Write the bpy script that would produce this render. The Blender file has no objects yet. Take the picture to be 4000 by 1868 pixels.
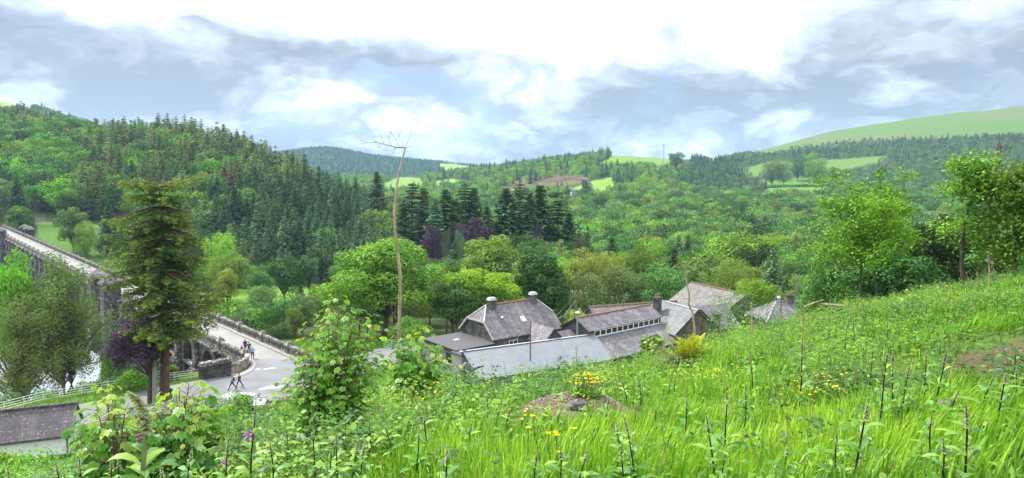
import bpy, math, random
import numpy as np
from mathutils import Vector, Matrix
R = math.radians
scene = bpy.context.scene
C = scene.collection

# ------------------------------------------------------------------ camera
PIT = R(5.16)
CAMZ = 26.0
cd = bpy.data.cameras.new("camera")
cam = bpy.data.objects.new("camera", cd)
C.objects.link(cam)
cam.location = (0, 0, CAMZ)
cam.rotation_euler = (R(90) - PIT, 0, 0)
cd.sensor_width = 36
cd.lens = 24.3
cd.clip_start = 0.1
cd.clip_end = 20000
scene.camera = cam

# ------------------------------------------------------------------ sky
world = bpy.data.worlds.new("World")
scene.world = world
world.use_nodes = True
wn, wl = world.node_tree.nodes, world.node_tree.links
wn.clear()
SUN_AZ, SUN_EL = R(-52), R(52)        # azimuth east of the view axis, elevation
class NG:
    """terse node arithmetic"""
    def __init__(s, tree): s.n, s.l = tree.nodes, tree.links
    def inp(s, node, i, v):
        if v is None: return
        if isinstance(v, bpy.types.NodeSocket): s.l.new(v, node.inputs[i])
        else: node.inputs[i].default_value = v
    def m(s, op, a, b=None, c=None, clamp=False):
        x = s.n.new('ShaderNodeMath'); x.operation = op; x.use_clamp = clamp
        s.inp(x, 0, a); s.inp(x, 1, b); s.inp(x, 2, c)
        return x.outputs[0]
    def add(s, a, b): return s.m('ADD', a, b)
    def mul(s, a, b): return s.m('MULTIPLY', a, b)
    def rng(s, v, a, b, c=0.0, d=1.0, smooth=True):
        x = s.n.new('ShaderNodeMapRange')
        x.interpolation_type = 'SMOOTHSTEP' if smooth else 'LINEAR'
        for i, q in enumerate((v, a, b, c, d)): s.inp(x, i, q)
        return x.outputs[0]
    def noise(s, vec, scale, detail=4, rough=.5, dist=0.0, lac=2.0):
        x = s.n.new('ShaderNodeTexNoise'); s.inp(x, 'Vector', vec)
        x.inputs['Scale'].default_value = scale; x.inputs['Detail'].default_value = detail
        x.inputs['Roughness'].default_value = rough; x.inputs['Distortion'].default_value = dist
        x.inputs['Lacunarity'].default_value = lac
        return x.outputs['Fac']
    def ramp(s, fac, stops, interp='LINEAR'):
        x = s.n.new('ShaderNodeValToRGB'); s.inp(x, 0, fac)
        cr = x.color_ramp; cr.interpolation = interp
        while len(cr.elements) < len(stops): cr.elements.new(0.5)
        for e, (p, c) in zip(cr.elements, stops):
            e.position = p; e.color = (c[0], c[1], c[2], 1)
        return x.outputs[0]
    def mix(s, fac, a, b, mode='MIX'):
        x = s.n.new('ShaderNodeMix'); x.data_type = 'RGBA'; x.blend_type = mode
        s.inp(x, 0, fac)
        for i, v in ((6, a), (7, b)):
            if isinstance(v, (tuple, list)): v = (v[0], v[1], v[2], 1)
            s.inp(x, i, v)
        return x.outputs[2]
    def comb(s, x_, y_, z_):
        x = s.n.new('ShaderNodeCombineXYZ')
        for i, v in enumerate((x_, y_, z_)): s.inp(x, i, v)
        return x.outputs[0]
    def new(s, t, **kw):
        x = s.n.new(t)
        for k, v in kw.items(): setattr(x, k, v)
        return x
g = NG(world.node_tree)
tc = g.new('ShaderNodeTexCoord')
sep = g.new('ShaderNodeSeparateXYZ'); wl.new(tc.outputs['Generated'], sep.inputs[0])
X, Y, Z = sep.outputs
az = g.m('ARCTAN2', X, Y)
el = g.m('ARCSINE', Z)
# cloud deck coordinates: direction projected on a flat deck, so clouds shrink towards the horizon
den = g.add(g.m('MAXIMUM', Z, 0.0), 0.42)
deck = g.comb(g.m('DIVIDE', X, den), g.m('DIVIDE', Y, den), 0.0)
n_big = g.noise(deck, 1.9, 2, .5, .0)
n_puff = g.noise(deck, 4.2, 6, .52, .2)
n_fine = g.noise(deck, 15.0, 3, .55, .0)
wx = g.mul(g.add(g.noise(g.comb(az, g.mul(el, 2.0), 3.0), 4.0, 4, .62), -.5), .34)
wy = g.mul(g.add(g.noise(g.comb(az, g.mul(el, 2.0), 9.0), 4.0, 4, .62), -.5), .17)
azw, elw = g.add(az, wx), g.add(el, wy)
def blob(u, v, su, sv, w):
    a0 = math.atan((u - 2000) / 2700); e0 = math.atan((690 - v) / 2700 * math.cos(a0))
    sa = su / 2700 * math.cos(a0) ** 2; se = sv / 2700 * math.cos(a0)
    qx = g.m('POWER', g.m('ABSOLUTE', g.m('DIVIDE', g.add(azw, -a0), sa)), 2.0)
    qy = g.m('POWER', g.m('ABSOLUTE', g.m('DIVIDE', g.add(elw, -e0), se)), 2.0)
    return g.mul(g.m('EXPONENT', g.mul(g.add(qx, qy), -1.0)), w)
def total(lst):
    t = None
    for b in lst:
        o = blob(*b); t = o if t is None else g.add(t, o)
    return t
light = total([(250, 280, 560, 110, -.44), (0, 150, 160, 120, -.25), (860, 205, 430, 55, -.52), (1120, 240, 260, 42, -.30), (560, 330, 320, 60, -.22),
               (1600, 215, 210, 75, -.52), (450, 60, 420, 85, .45), (1380, 90, 420, 100, .55),
               (2350, 110, 620, 190, .55), (1010, 470, 260, 100, .30), (180, 410, 190, 50, .30),
               (1900, 430, 420, 90, .16), (2650, 420, 430, 150, -.40), (3150, 330, 520, 110, -.30), (3150, 470, 420, 90, -.34),
               (3750, 190, 500, 150, -.30), (3900, 330, 260, 160, -.2), (2250, 500, 280, 60, .22), (2950, 525, 130, 40, .22),
               (1900, 640, 330, 35, -.40), (1180, 590, 190, 30, -.30), (3300, 60, 300, 90, -.22)])
blue = total([(1660, 350, 200, 65, .9), (1880, 400, 130, 60, .5), (1450, 330, 130, 40, .3), (1300, 545, 200, 40, .35),
              (1900, 600, 400, 60, .45), (1830, 160, 60, 60, .25), (2900, 480, 420, 80, .35)])
val = g.add(g.add(g.mul(g.add(n_big, -.5), .35), g.mul(g.add(n_puff, -.5), 1.05)), g.add(g.mul(g.add(n_fine, -.5), .25), 1.04))
vo = g.new('ShaderNodeTexVoronoi'); vo.feature = 'SMOOTH_F1'; vo.inputs['Scale'].default_value = 7.5; vo.inputs['Detail'].default_value = 3; vo.inputs['Roughness'].default_value = .55; vo.inputs['Smoothness'].default_value = .35; vo.inputs['Lacunarity'].default_value = 2.1
wl.new(g.comb(g.add(azw, 1.3), g.mul(elw, 2.2), 0.7), vo.inputs['Vector'])
val = g.add(val, g.mul(g.add(g.mul(vo.outputs['Distance'], -1.0), .40), g.rng(el, R(4), R(15), 1.25, .45)))
val = g.add(g.mul(g.add(val, -.94), .95), g.add(g.mul(light, .98), 1.05))
ccol = g.ramp(val, [(0.0, (.29, .32, .37)), (.30, (.42, .45, .51)), (.55, (.59, .65, .75)), (.80, (.79, .83, .90)), (1.0, (1.05, 1.06, 1.08))])
# billows: bright puffs in front of the blue gaps
gap = g.rng(g.add(blue, g.mul(g.add(n_puff, -.5), -3.0)), .25, .95)
gapc = g.mix(g.mul(gap, .7), ccol, (.36, .48, .78))
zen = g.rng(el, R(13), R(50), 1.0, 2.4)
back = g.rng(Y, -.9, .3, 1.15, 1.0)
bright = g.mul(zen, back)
below = g.rng(Z, -.06, 0.0)
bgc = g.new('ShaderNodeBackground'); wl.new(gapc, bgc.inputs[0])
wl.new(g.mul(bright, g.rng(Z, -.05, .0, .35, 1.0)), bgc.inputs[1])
skyt = g.new('ShaderNodeTexSky'); skyt.sky_type = 'NISHITA'; skyt.sun_disc = False
skyt.sun_elevation = SUN_EL; skyt.sun_rotation = SUN_AZ
bgs = g.new('ShaderNodeBackground'); wl.new(skyt.outputs[0], bgs.inputs[0]); bgs.inputs[1].default_value = .07
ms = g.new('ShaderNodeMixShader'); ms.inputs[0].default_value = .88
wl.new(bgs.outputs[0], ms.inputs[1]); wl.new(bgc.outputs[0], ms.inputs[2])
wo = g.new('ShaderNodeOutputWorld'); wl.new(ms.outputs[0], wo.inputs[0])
world.cycles.sampling_method = 'MANUAL'
world.cycles.sample_map_resolution = 1024

# ------------------------------------------------------------------ sun behind thin cloud
sd = bpy.data.lights.new("sun", 'SUN'); sd.energy = 4.7; sd.angle = R(2); sd.color = (1, .95, .86)
sun = bpy.data.objects.new("sun", sd); C.objects.link(sun)
dvec = Vector((math.sin(SUN_AZ) * math.cos(SUN_EL), math.cos(SUN_AZ) * math.cos(SUN_EL), math.sin(SUN_EL)))
sun.rotation_euler = (-dvec).to_track_quat('-Z', 'Y').to_euler()
vs = scene.view_settings
vs.view_transform = 'Standard'; vs.look = 'None'; vs.gamma = 1; vs.exposure = 0.50
scene.cycles.max_bounces = 7
scene.cycles.diffuse_bounces = 3
scene.cycles.glossy_bounces = 2
scene.cycles.transmission_bounces = 4
scene.cycles.volume_bounces = 1
scene.cycles.use_denoising = True

# ------------------------------------------------------------------ geometry of the view: pixel of the 4000 px photo -> point in the place
CP, SP = math.cos(PIT), math.sin(PIT)
def ray(u, v):
    xx = (u - 2000) / 2700; yy = (934 - v) / 2700
    return (xx, CP + yy * SP, -SP + yy * CP)
def atz(u, v, z):
    d = ray(u, v); t = (z - CAMZ) / d[2]
    return Vector((d[0] * t, d[1] * t, z))
def aty(u, v, y):
    d = ray(u, v); t = y / d[1]
    return Vector((d[0] * t, y, CAMZ + d[2] * t))
def proj(x, y, z):
    dz = z - CAMZ
    d = y * CP - dz * SP; up = y * SP + dz * CP
    return 2000 + 2700 * x / d, 934 - 2700 * up / d

# ------------------------------------------------------------------ terrain heights
def zv(v): return ('v', v)
U = [-600, 0, 400, 800, 1200, 1600, 2000, 2400, 2800, 3200, 3600, 4000, 4600]
ROWS = [
 (-5,  [25.2]*13),
 (1,   [23.9, 24.1, 24.2, 24.3, 24.35, 24.4, 24.4, 24.4, 24.4, 24.4, 24.5, 24.6, 24.7]),
 (4,   [23.4, 23.55, 23.7, 23.85, 24.0, 24.05, 24.1, 24.15, 24.2, 24.25, 24.35, 24.5, 24.7]),
 (8,   [21.8, 22.0, 22.3, 22.6, 22.85, 23.05, 23.2, 23.3, 23.45, 23.6, 23.8, 24.1, 24.5]),
 (13,  [19.6, 20.0, 20.5, 21.0, 21.5, 21.85, 22.03, 22.27, 22.45, 22.75, 23.0, 23.45, 23.9]),
 (18,  [16.6, 17.0, 17.6, 18.5, 19.5, 20.1, 20.35, 20.75, 21.5, 21.95, 22.35, 22.9, 23.4]),
 (25,  [13.0, 13.2, 13.6, 14.2, 15.6, 16.8, 17.6, 18.7, 19.9, 20.85, 21.4, 22.05, 22.7]),
 (36,  [6.5, 6.6, 7.0, 7.4, 9.0, 12.5, 12.0, 14.0, 16.5, 18.9, 19.95, 20.75, 21.5]),
 (50,  [1.6, 1.6, 1.8, 1.9, 2.6, 5.5, 4.8, 6.0, 9.0, 14.0, 17.3, 18.5, 19.5]),
 (60,  [0, 0, 0, 0, 0, 1.5, 1.0, 1.5, 4.0, 9.0, 13.5, 16.0, 17.5]),
 (75,  [0, 0, 0, 0, 0, 0, 0, 0, .6, 3.5, 8.0, 12.0, 14.0]),
 (95,  [0, 0, 0, 0, 0, 0, 0, 0, 0, 0, 3.0, 7.0, 10.0]),
 (115, [-8, -8, -8, -1, -1, -.4, -.4, 0, 0, 0, 0, 3.0, 6.0]),
 (135, [-8, -8, -8, -8, -7, -5, -4, -3, -2, -1, -1, 0, 2]),
 (150, [-8, -8, -8, -11, -11, -9, -8, -7, -6, -5, -4, -3, 0]),
 (200, [-8, -8, -8, -17, -15, -14, -14, -14, -13, -12, -12, -10, -6]),
 (300, [-8, -8, -18, -24, -25, -25, -25, -25, -23, -20, -20, -20, -20]),
 (345, [-8, -6, -14, -22, -27, -28, -28, -28, -26, -25, -24, -24, -24]),
 (380, [4, 0, 0, -10, -22, -28, -28, -28, -28, -28, -28, -28, -28]),
 (400, [10, 6, 5, -2, -16, -27, -28, -28, -28, -28, -28, -28, -28]),
 (450, [25, 22, 20, 12, -4, -25, -28, -28, -28, -28, -28, -26, -24]),
 (550, [55, 45, 42, 42, 14, -22, -28, -28, -28, -28, -28, -25, -22]),
 (650, [75, 62, 60, 51, 4, -24, -28, -28, -28, -27, -25, -23, -18]),
 (750, [90, 77, 62, 40, -10, -25, -25, -25, -25, -24, -22, -18, -8]),
 (1000, [110, 75, 50, 20, -15, -22, -14, -3, -14, -10, -4, 2, 10]),
 (1250, [150, 108, 40, 0, -15, -14, 10, 22, 4, 8, 20, 34, 45]),
 (1500, [200, 165, 70, 10, -8, -4, 40, 72, 30, 50, 62, 80, 100]),
 (1800, [260, 226, 150, 20, 5, 14, 46, 82, 72, 92, 106, 126, 150]),
 (2200, [270, 240, 160, 50, 20, 12, 35, 55, 84, 146, 180, 206, 230]),
 (2600, [240, 230, 160, 90, 30, 20, 32, 48, 74, 198, 262, 308, 330]),
 (3000, [220, 210, 170, 100, 102, 76, 38, 40, 60, 170, 250, 300, 310]),
 (3500, [200, 190, 150, 118, 148, 116, 60, 40, 40, 120, 180, 220, 250]),
 (4500, [100, 100, 90, 100, 100, 80, 60, 40, 30, 60, 90, 100, 100]),
 (9000, [0]*13)]
RY = np.array([r[0] for r in ROWS], float) + 6.0
LY = np.log(RY)
NA, NL = 420, 520
AG = np.linspace(-1.15, 1.15, NA)
LG = np.linspace(LY[0], LY[-1], NL)
tab = np.zeros((len(ROWS), NA))
uu = (np.array(U) - 2000) / 2700.0
for i, (yy_, zs) in enumerate(ROWS):
    ac = uu * max(yy_, 1.0) / (max(yy_, 1.0) + 6.0)
    tab[i] = np.interp(AG, ac, np.array(zs, float))
# cubic (Catmull-Rom like, limited) along distance via linear + blur
G = np.zeros((NL, NA))
for j in range(NA): G[:, j] = np.interp(LG, LY, tab[:, j])
def blur(a, s, axis):
    k = np.exp(-.5 * (np.arange(-3 * s, 3 * s + 1) / s) ** 2); k /= k.sum()
    pad = [(0, 0), (0, 0)]; pad[axis] = (3 * s, 3 * s)
    b = np.pad(a, pad, mode='edge')
    return np.apply_along_axis(lambda m: np.convolve(m, k, mode='valid'), axis, b)
G = blur(blur(G, 3, 0), 4, 1)

def vnoise(x, y, seed=0):
    """smooth value noise, numpy"""
    xi = np.floor(x).astype(np.int64); yi = np.floor(y).astype(np.int64)
    fx = x - xi; fy = y - yi
    fx = fx * fx * (3 - 2 * fx); fy = fy * fy * (3 - 2 * fy)
    def h(a, b):
        n = (a * 374761393 + b * 668265263 + seed * 982451653) & 0x7fffffff
        n = ((n ^ (n >> 13)) * 1274126177) & 0x7fffffff
        return ((n ^ (n >> 16)) & 0xffff) / 65535.0
    a = h(xi, yi); b = h(xi + 1, yi); c = h(xi, yi + 1); d = h(xi + 1, yi + 1)
    return (a * (1 - fx) + b * fx) * (1 - fy) + (c * (1 - fx) + d * fx) * fy
def fbm(x, y, sc, oct=4, seed=0):
    t = 0; a = 1; s = 0
    for o in range(oct):
        t = t + a * vnoise(x / sc * 2 ** o, y / sc * 2 ** o, seed + o); s += a; a *= .5
    return t / s - .5

# the dam line (right = downstream parapet line)
DD = Vector((-.6690, .7433, 0)).normalized()          # along the dam, away from the viewer
DN = Vector((-DD.y, DD.x, 0))                         # towards the lake (left)
D0 = atz(1127, 1333, 1.9); D0.z = 0                   # a downstream pier
DW = 6.5
def dam_st(x, y):
    rx, ry = x - D0.x, y - D0.y
    return rx * DD.x + ry * DD.y, rx * DN.x + ry * DN.y
def seg_side(x, y, p, q):
    ex, ey = q[0] - p[0], q[1] - p[1]; L = math.hypot(ex, ey)
    return (ex * (y - p[1]) - ey * (x - p[0])) / L
FA, FB = atz(-300, 1672, 0), atz(815, 1468, 0)      # roadside fence by the lake
def smooth(t): t = np.clip(t, 0, 1); return t * t * (3 - 2 * t)
SPU = [-700, 0, 200, 330, 430, 520, 640, 760, 900, 1000, 1100, 1200, 1300, 1380, 1450, 1560, 1640]
SPV = [400, 432, 448, 468, 506, 500, 476, 484, 514, 548, 594, 646, 690, 735, 780, 850, 900]
SPY = [800, 770, 740, 720, 700, 680, 650, 630, 612, 600, 585, 565, 540, 510, 480, 450, 430]
MOUND = aty(2235, 1580, 7.1)
BANK = aty(3985, 1350, 6.6)
def H(x, y):
    x = np.asarray(x, float); y = np.asarray(y, float)
    yy = np.maximum(y + 6.0, 1.0)
    a = x / yy; l = np.log(yy)
    fa = np.clip((a - AG[0]) / (AG[1] - AG[0]), 0, NA - 1.001); fl = np.clip((l - LG[0]) / (LG[1] - LG[0]), 0, NL - 1.001)
    ia = fa.astype(int); il = fl.astype(int); fa = fa - ia; fl = fl - il
    z = (G[il, ia] * (1 - fa) + G[il, ia + 1] * fa) * (1 - fl) + (G[il + 1, ia] * (1 - fa) + G[il + 1, ia + 1] * fa) * fl
    # wooded spur on the left, defined by its own ridge line
    uq = 2000 + 2700 * x / np.maximum(y, 1)
    yr_ = np.interp(uq, SPU, SPY); zr_ = CAMZ + (690 - np.interp(uq, SPU, SPV)) * yr_ / 2700 - 19
    yf_ = np.interp(uq, [0, 600, 900, 1200, 1450, 1600], [372, 372, 345, 330, 360, 400]); zf_ = np.interp(uq, [300, 800, 1200, 1500], [0, -12, -24, -28])
    tt = np.clip((y - yf_) / (yr_ - yf_), 0, 1)
    spur = zf_ + (zr_ - zf_) * (.65 * tt + .35 * np.sin(tt * math.pi / 2)) - np.maximum(y - yr_, 0) * .22
    z = np.where((y > yf_) & (uq < 1640), np.maximum(np.where(y > yr_ + 80, z, np.minimum(z, spur + 400 * 0 + 6)), spur), z)
    # lake bed on the upstream side of the dam
    s, t = dam_st(x, y)
    f = seg_side(x, y, FA, FB)
    lake = smooth((f - 3.0) / 9.0) * smooth((t - DW + .3) / 2.0) * (1 - smooth((s - 270) / 30))
    z = np.where(lake > 0, np.minimum(z, z * (1 - lake) - 8 * lake), z)
    un = smooth((s - 1) / 6) * smooth((t + .6) / .8) * (1 - smooth((t - 9) / 2)) * (1 - smooth((s - 300) / 30))
    z = np.where(un > 0, np.minimum(z, z * (1 - un) - 9 * un), z)
    # downstream of the dam the ground must not stand above the road
    ds = smooth((-t - .8) / 16.0) * smooth((s - 4) / 30.0)
    # small scale relief
    near = np.clip(1 - (y - 10) / 40, 0, 1)
    z = z + fbm(x, y, 2.6, 4, 5) * .75 * smooth((y + 2) / 8) * np.clip(1 - (y - 30) / 25, 0, 1)
    z = z + fbm(x, y, 90, 4, 9) * 14 * smooth((y - 420) / 300) * (1 - .6 * smooth((y - 1500) / 900))
    far = smooth((y - 700) / 700)
    z = z + fbm(x, y, 300, 4, 21) * 22 * far
    z = z + 30 * np.exp(-((uq - 1290) / 150) ** 2 - ((y - 3450) / 420) ** 2)
    # gravel heap and earth bank on the hillside
    d = np.hypot((x - MOUND.x) / .5, (y - MOUND.y) / .5)
    z = z + .17 * np.exp(-d * d) + .04 * fbm(x, y, .3, 2, 3) * np.exp(-d * d)
    d = np.hypot((x - BANK.x - .8) / 1.5, (y - BANK.y - 1.2) / 1.6)
    z = z + .16 * np.exp(-d ** 4)
    return z
def Hs(x, y): return float(H(np.array([x]), np.array([y]))[0])
def hit(u, v, y0=2.5, y1=4000):
    """first ground point seen at a pixel of the photo"""
    ys = np.exp(np.linspace(math.log(y0), math.log(y1), 3000))
    d = ray(u, v)
    t = ys / d[1]; x = d[0] * t; z = CAMZ + d[2] * t
    k = np.nonzero(H(x, ys) >= z)[0]
    i = k[0] if len(k) else len(ys) - 1
    return Vector((x[i], ys[i], float(H(x[i:i+1], ys[i:i+1])[0])))
def gy(u, y):
    """ground point at distance y in picture column u"""
    x = (u - 2000) / 2700 * y
    for _ in range(3):
        z = Hs(x, y); x = (u - 2000) / 2700 * (y * CP - (z - CAMZ) * SP)
    return Vector((x, y, Hs(x, y)))

# ------------------------------------------------------------------ object helpers
def tag(o, label=None, cat=None, group=None, kind=None):
    if label: o['label'] = label
    if cat: o['category'] = cat
    if group: o['group'] = group
    if kind: o['kind'] = kind
    return o
def empty(name, loc=(0, 0, 0), rz=0, label=None, cat=None, group=None):
    o = bpy.data.objects.new(name, None); C.objects.link(o)
    o.location = loc; o.rotation_euler = (0, 0, rz); o.empty_display_size = .3
    return tag(o, label, cat, group)
KIDS = {}
def link(name, me, parent=None, loc=None):
    o = bpy.data.objects.new(name, me); C.objects.link(o)
    if parent: o.parent = parent; KIDS.setdefault(parent.name, []).append(o)
    if loc is not None: o.location = loc
    return o
def copy_tree(o, parent=None):
    c = o.copy(); C.objects.link(c)
    if parent: c.parent = parent; KIDS.setdefault(parent.name, []).append(c)
    for ch in list(KIDS.get(o.name, [])): copy_tree(ch, c)
    return c

class MB:
    """hard-surface mesh with metre-scaled UVs that run level along every face"""
    def __init__(s): s.v, s.f, s.m = [], [], []
    def poly(s, pts, mat=0):
        b = len(s.v); s.v += [tuple(p) for p in pts]; s.f.append(tuple(range(b, b + len(pts)))); s.m.append(mat); return s
    def hexa(s, p, mat=0):
        """p: 4 bottom then 4 top, both counter-clockwise seen from above"""
        b = len(s.v); s.v += [tuple(q) for q in p]
        for f in ((3, 2, 1, 0), (4, 5, 6, 7), (0, 1, 5, 4), (1, 2, 6, 5), (2, 3, 7, 6), (3, 0, 4, 7)):
            s.f.append(tuple(b + i for i in f)); s.m.append(mat)
        return s
    def box(s, c, size, rz=0, mat=0, top=1.0):
        cx, cy, cz = c; hx, hy, hz = size[0] / 2, size[1] / 2, size[2] / 2
        cr, sr = math.cos(rz), math.sin(rz); P = []
        for z, k in ((-hz, 1), (hz, top)):
            for x, y in ((-hx, -hy), (hx, -hy), (hx, hy), (-hx, hy)):
                x *= k; y *= k
                P.append((cx + x * cr - y * sr, cy + x * sr + y * cr, cz + z))
        return s.hexa(P, mat)
    def slab(s, pts, th, mat=0):
        """closed slab under a planar polygon"""
        n = (Vector(pts[1]) - Vector(pts[0])).cross(Vector(pts[2]) - Vector(pts[1])).normalized()
        lo = [Vector(p) - n * th for p in pts]; k = len(pts)
        s.poly(pts, mat); s.poly(lo[::-1], mat)
        for i in range(k):
            j = (i + 1) % k
            s.poly([lo[i], lo[j], pts[j], pts[i]], mat)
        return s
    def tube(s, pts, rad, n=6, mat=0, caps=True):
        pts = [Vector(p) for p in pts]
        if not isinstance(rad, (list, tuple)): rad = [rad] * len(pts)
        b = len(s.v)
        for i, p in enumerate(pts):
            d = (pts[min(i + 1, len(pts) - 1)] - pts[max(i - 1, 0)]).normalized()
            a = d.orthogonal().normalized() if abs(d.z) < .9 else Vector((1, 0, 0))
            a = (a - d * a.dot(d)).normalized(); c = d.cross(a)
            for k in range(n):
                t = 2 * math.pi * k / n
                s.v.append(tuple(p + (a * math.cos(t) + c * math.sin(t)) * rad[i]))
        for i in range(len(pts) - 1):
            for k in range(n):
                k2 = (k + 1) % n
                s.f.append((b + i * n + k, b + i * n + k2, b + (i + 1) * n + k2, b + (i + 1) * n + k)); s.m.append(mat)
        if caps:
            s.f.append(tuple(b + k for k in range(n))[::-1]); s.m.append(mat)
            e = b + (len(pts) - 1) * n
            s.f.append(tuple(e + k for k in range(n))); s.m.append(mat)
        return s
    def sphere(s, c, r, seg=8, rings=6, mat=0, sc=(1, 1, 1)):
        b = len(s.v)
        for i in range(rings + 1):
            th = math.pi * i / rings
            for k in range(seg):
                ph = 2 * math.pi * k / seg
                s.v.append((c[0] + r * sc[0] * math.sin(th) * math.cos(ph), c[1] + r * sc[1] * math.sin(th) * math.sin(ph), c[2] + r * sc[2] * math.cos(th)))
        for i in range(rings):
            for k in range(seg):
                k2 = (k + 1) % seg
                s.f.append((b + i * seg + k, b + (i + 1) * seg + k, b + (i + 1) * seg + k2, b + i * seg + k2)); s.m.append(mat)
        return s
    def xform(s, M): s.v = [tuple(M @ Vector(p)) for p in s.v]; return s
    def build(s, name, mats, parent=None, smooth_=False, loc=None, bevel=0):
        me = bpy.data.meshes.new(name); me.from_pydata(s.v, [], s.f); me.update()
        if not isinstance(mats, (list, tuple)): mats = [mats]
        for m in mats: me.materials.append(m)
        if len(mats) > 1: me.polygons.foreach_set('material_index', s.m)
        uv = me.uv_layers.new(name='uv')
        co = np.array(s.v) if s.v else np.zeros((0, 3))
        dat = np.zeros((len(me.loops), 2))
        for p in me.polygons:
            n = p.normal
            t = Vector((-n.y, n.x, 0))
            t = t.normalized() if t.length > .05 else Vector((1, 0, 0))
            b = n.cross(t)
            for li in p.loop_indices:
                q = co[me.loops[li].vertex_index]
                dat[li] = (q[0] * t.x + q[1] * t.y + q[2] * t.z, q[0] * b.x + q[1] * b.y + q[2] * b.z)
        uv.data.foreach_set('uv', dat.ravel())
        if smooth_: me.polygons.foreach_set('use_smooth', [True] * len(me.polygons))
        o = link(name, me, parent, loc)
        if bevel:
            bm = o.modifiers.new('bevel', 'BEVEL'); bm.width = bevel; bm.segments = 1
        return o

class Geo:
    """quad soup for plants, numpy arrays"""
    def __init__(s): s.V, s.F, s.T, s.M, s.n = [], [], [], [], 0
    def add(s, V, F, T=None, M=0):
        V = np.asarray(V, np.float32); F = np.asarray(F, np.int64)
        s.V.append(V); s.F.append(F + s.n); s.n += len(V)
        s.T.append(np.full(len(F), .5) if T is None else np.asarray(T, float))
        s.M.append(np.full(len(F), M, int))
        return s
    def leaves(s, P, N, L, W, T=None, M=0, rng=None, fold=.15, up=None):
        """pointed leaves: P base-centre points, N normals, L half-lengths, W half-widths"""
        n = len(P); rng = rng or np.random.default_rng(1)
        N = N / (np.linalg.norm(N, axis=1, keepdims=True) + 1e-9)
        r = rng.normal(size=(n, 3)) if up is None else up
        A = np.cross(N, r); A /= (np.linalg.norm(A, axis=1, keepdims=True) + 1e-9)
        B = np.cross(N, A)
        L = np.broadcast_to(np.asarray(L, float), (n,))[:, None]; W = np.broadcast_to(np.asarray(W, float), (n,))[:, None]
        V = np.stack([P - B * L, P + A * W + N * W * fold - B * L * .1, P + B * L, P - A * W + N * W * fold - B * L * .1], 1).reshape(-1, 3)
        F = np.arange(n * 4).reshape(n, 4)
        return s.add(V, F, T, M)
    def tube(s, pts, rad, n=5, M=0, T=.5):
        P = np.asarray(pts, float); k = len(P); rad = np.broadcast_to(np.asarray(rad, float), (k,))
        D = np.gradient(P, axis=0); D /= (np.linalg.norm(D, axis=1, keepdims=True) + 1e-9)
        ref = np.tile(np.array([[.31, .17, .94]]) if abs(D[0, 2]) < .8 else np.array([[1., .1, 0]]), (k, 1))
        A = np.cross(D, ref); A /= (np.linalg.norm(A, axis=1, keepdims=True) + 1e-9); B = np.cross(D, A)
        th = np.arange(n) * 2 * np.pi / n
        V = (P[:, None] + rad[:, None, None] * (A[:, None] * np.cos(th)[None, :, None] + B[:, None] * np.sin(th)[None, :, None])).reshape(-1, 3)
        i = np.arange(k - 1)[:, None] * n; j = np.arange(n)[None]; j2 = (j + 1) % n
        F = np.stack([i + j, i + j2, i + n + j2, i + n + j], -1).reshape(-1, 4)
        return s.add(V, F, np.full(len(F), T), M)
    def mesh(s, name, mats, smooth_=False):
        V = np.concatenate(s.V) if s.V else np.zeros((0, 3)); F = np.concatenate(s.F); T = np.concatenate(s.T); M = np.concatenate(s.M)
        me = bpy.data.meshes.new(name)
        me.vertices.add(len(V)); me.vertices.foreach_set('co', V.astype(np.float32).ravel())
        me.loops.add(F.size); me.loops.foreach_set('vertex_index', F.astype(np.int32).ravel())
        me.polygons.add(len(F)); me.polygons.foreach_set('loop_start', np.arange(len(F), dtype=np.int32) * 4)
        if not isinstance(mats, (list, tuple)): mats = [mats]
        for m in mats: me.materials.append(m)
        me.polygons.foreach_set('material_index', M.astype(np.int32))
        at = me.attributes.new('tint', 'FLOAT', 'FACE'); at.data.foreach_set('value', T.astype(np.float32))
        if smooth_: me.polygons.foreach_set('use_smooth', np.ones(len(F), bool))
        me.update(calc_edges=True)
        return me
# ------------------------------------------------------------------ materials
def new_mat(name):
    m = bpy.data.materials.new(name); m.use_nodes = True
    m.node_tree.nodes.clear()
    return m, NG(m.node_tree)
def out(m, g, sh):
    o = g.new('ShaderNodeOutputMaterial'); g.l.new(sh, o.inputs[0]); return m
def pbsdf(g, col, rough=.8, spec=.3, metal=0, normal=None):
    p = g.new('ShaderNodeBsdfPrincipled')
    if isinstance(col, (tuple, list)): col = (col[0], col[1], col[2], 1)
    g.inp(p, 'Base Color', col); g.inp(p, 'Roughness', rough)
    p.inputs['Specular IOR Level'].default_value = spec; p.inputs['Metallic'].default_value = metal
    if normal is not None: g.l.new(normal, p.inputs['Normal'])
    return p.outputs[0]
def bump(g, h, strength=.4, dist=.02):
    b = g.new('ShaderNodeBump'); g.inp(b, 'Height', h); b.inputs['Strength'].default_value = strength
    b.inputs['Distance'].default_value = dist
    return b.outputs[0]
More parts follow.
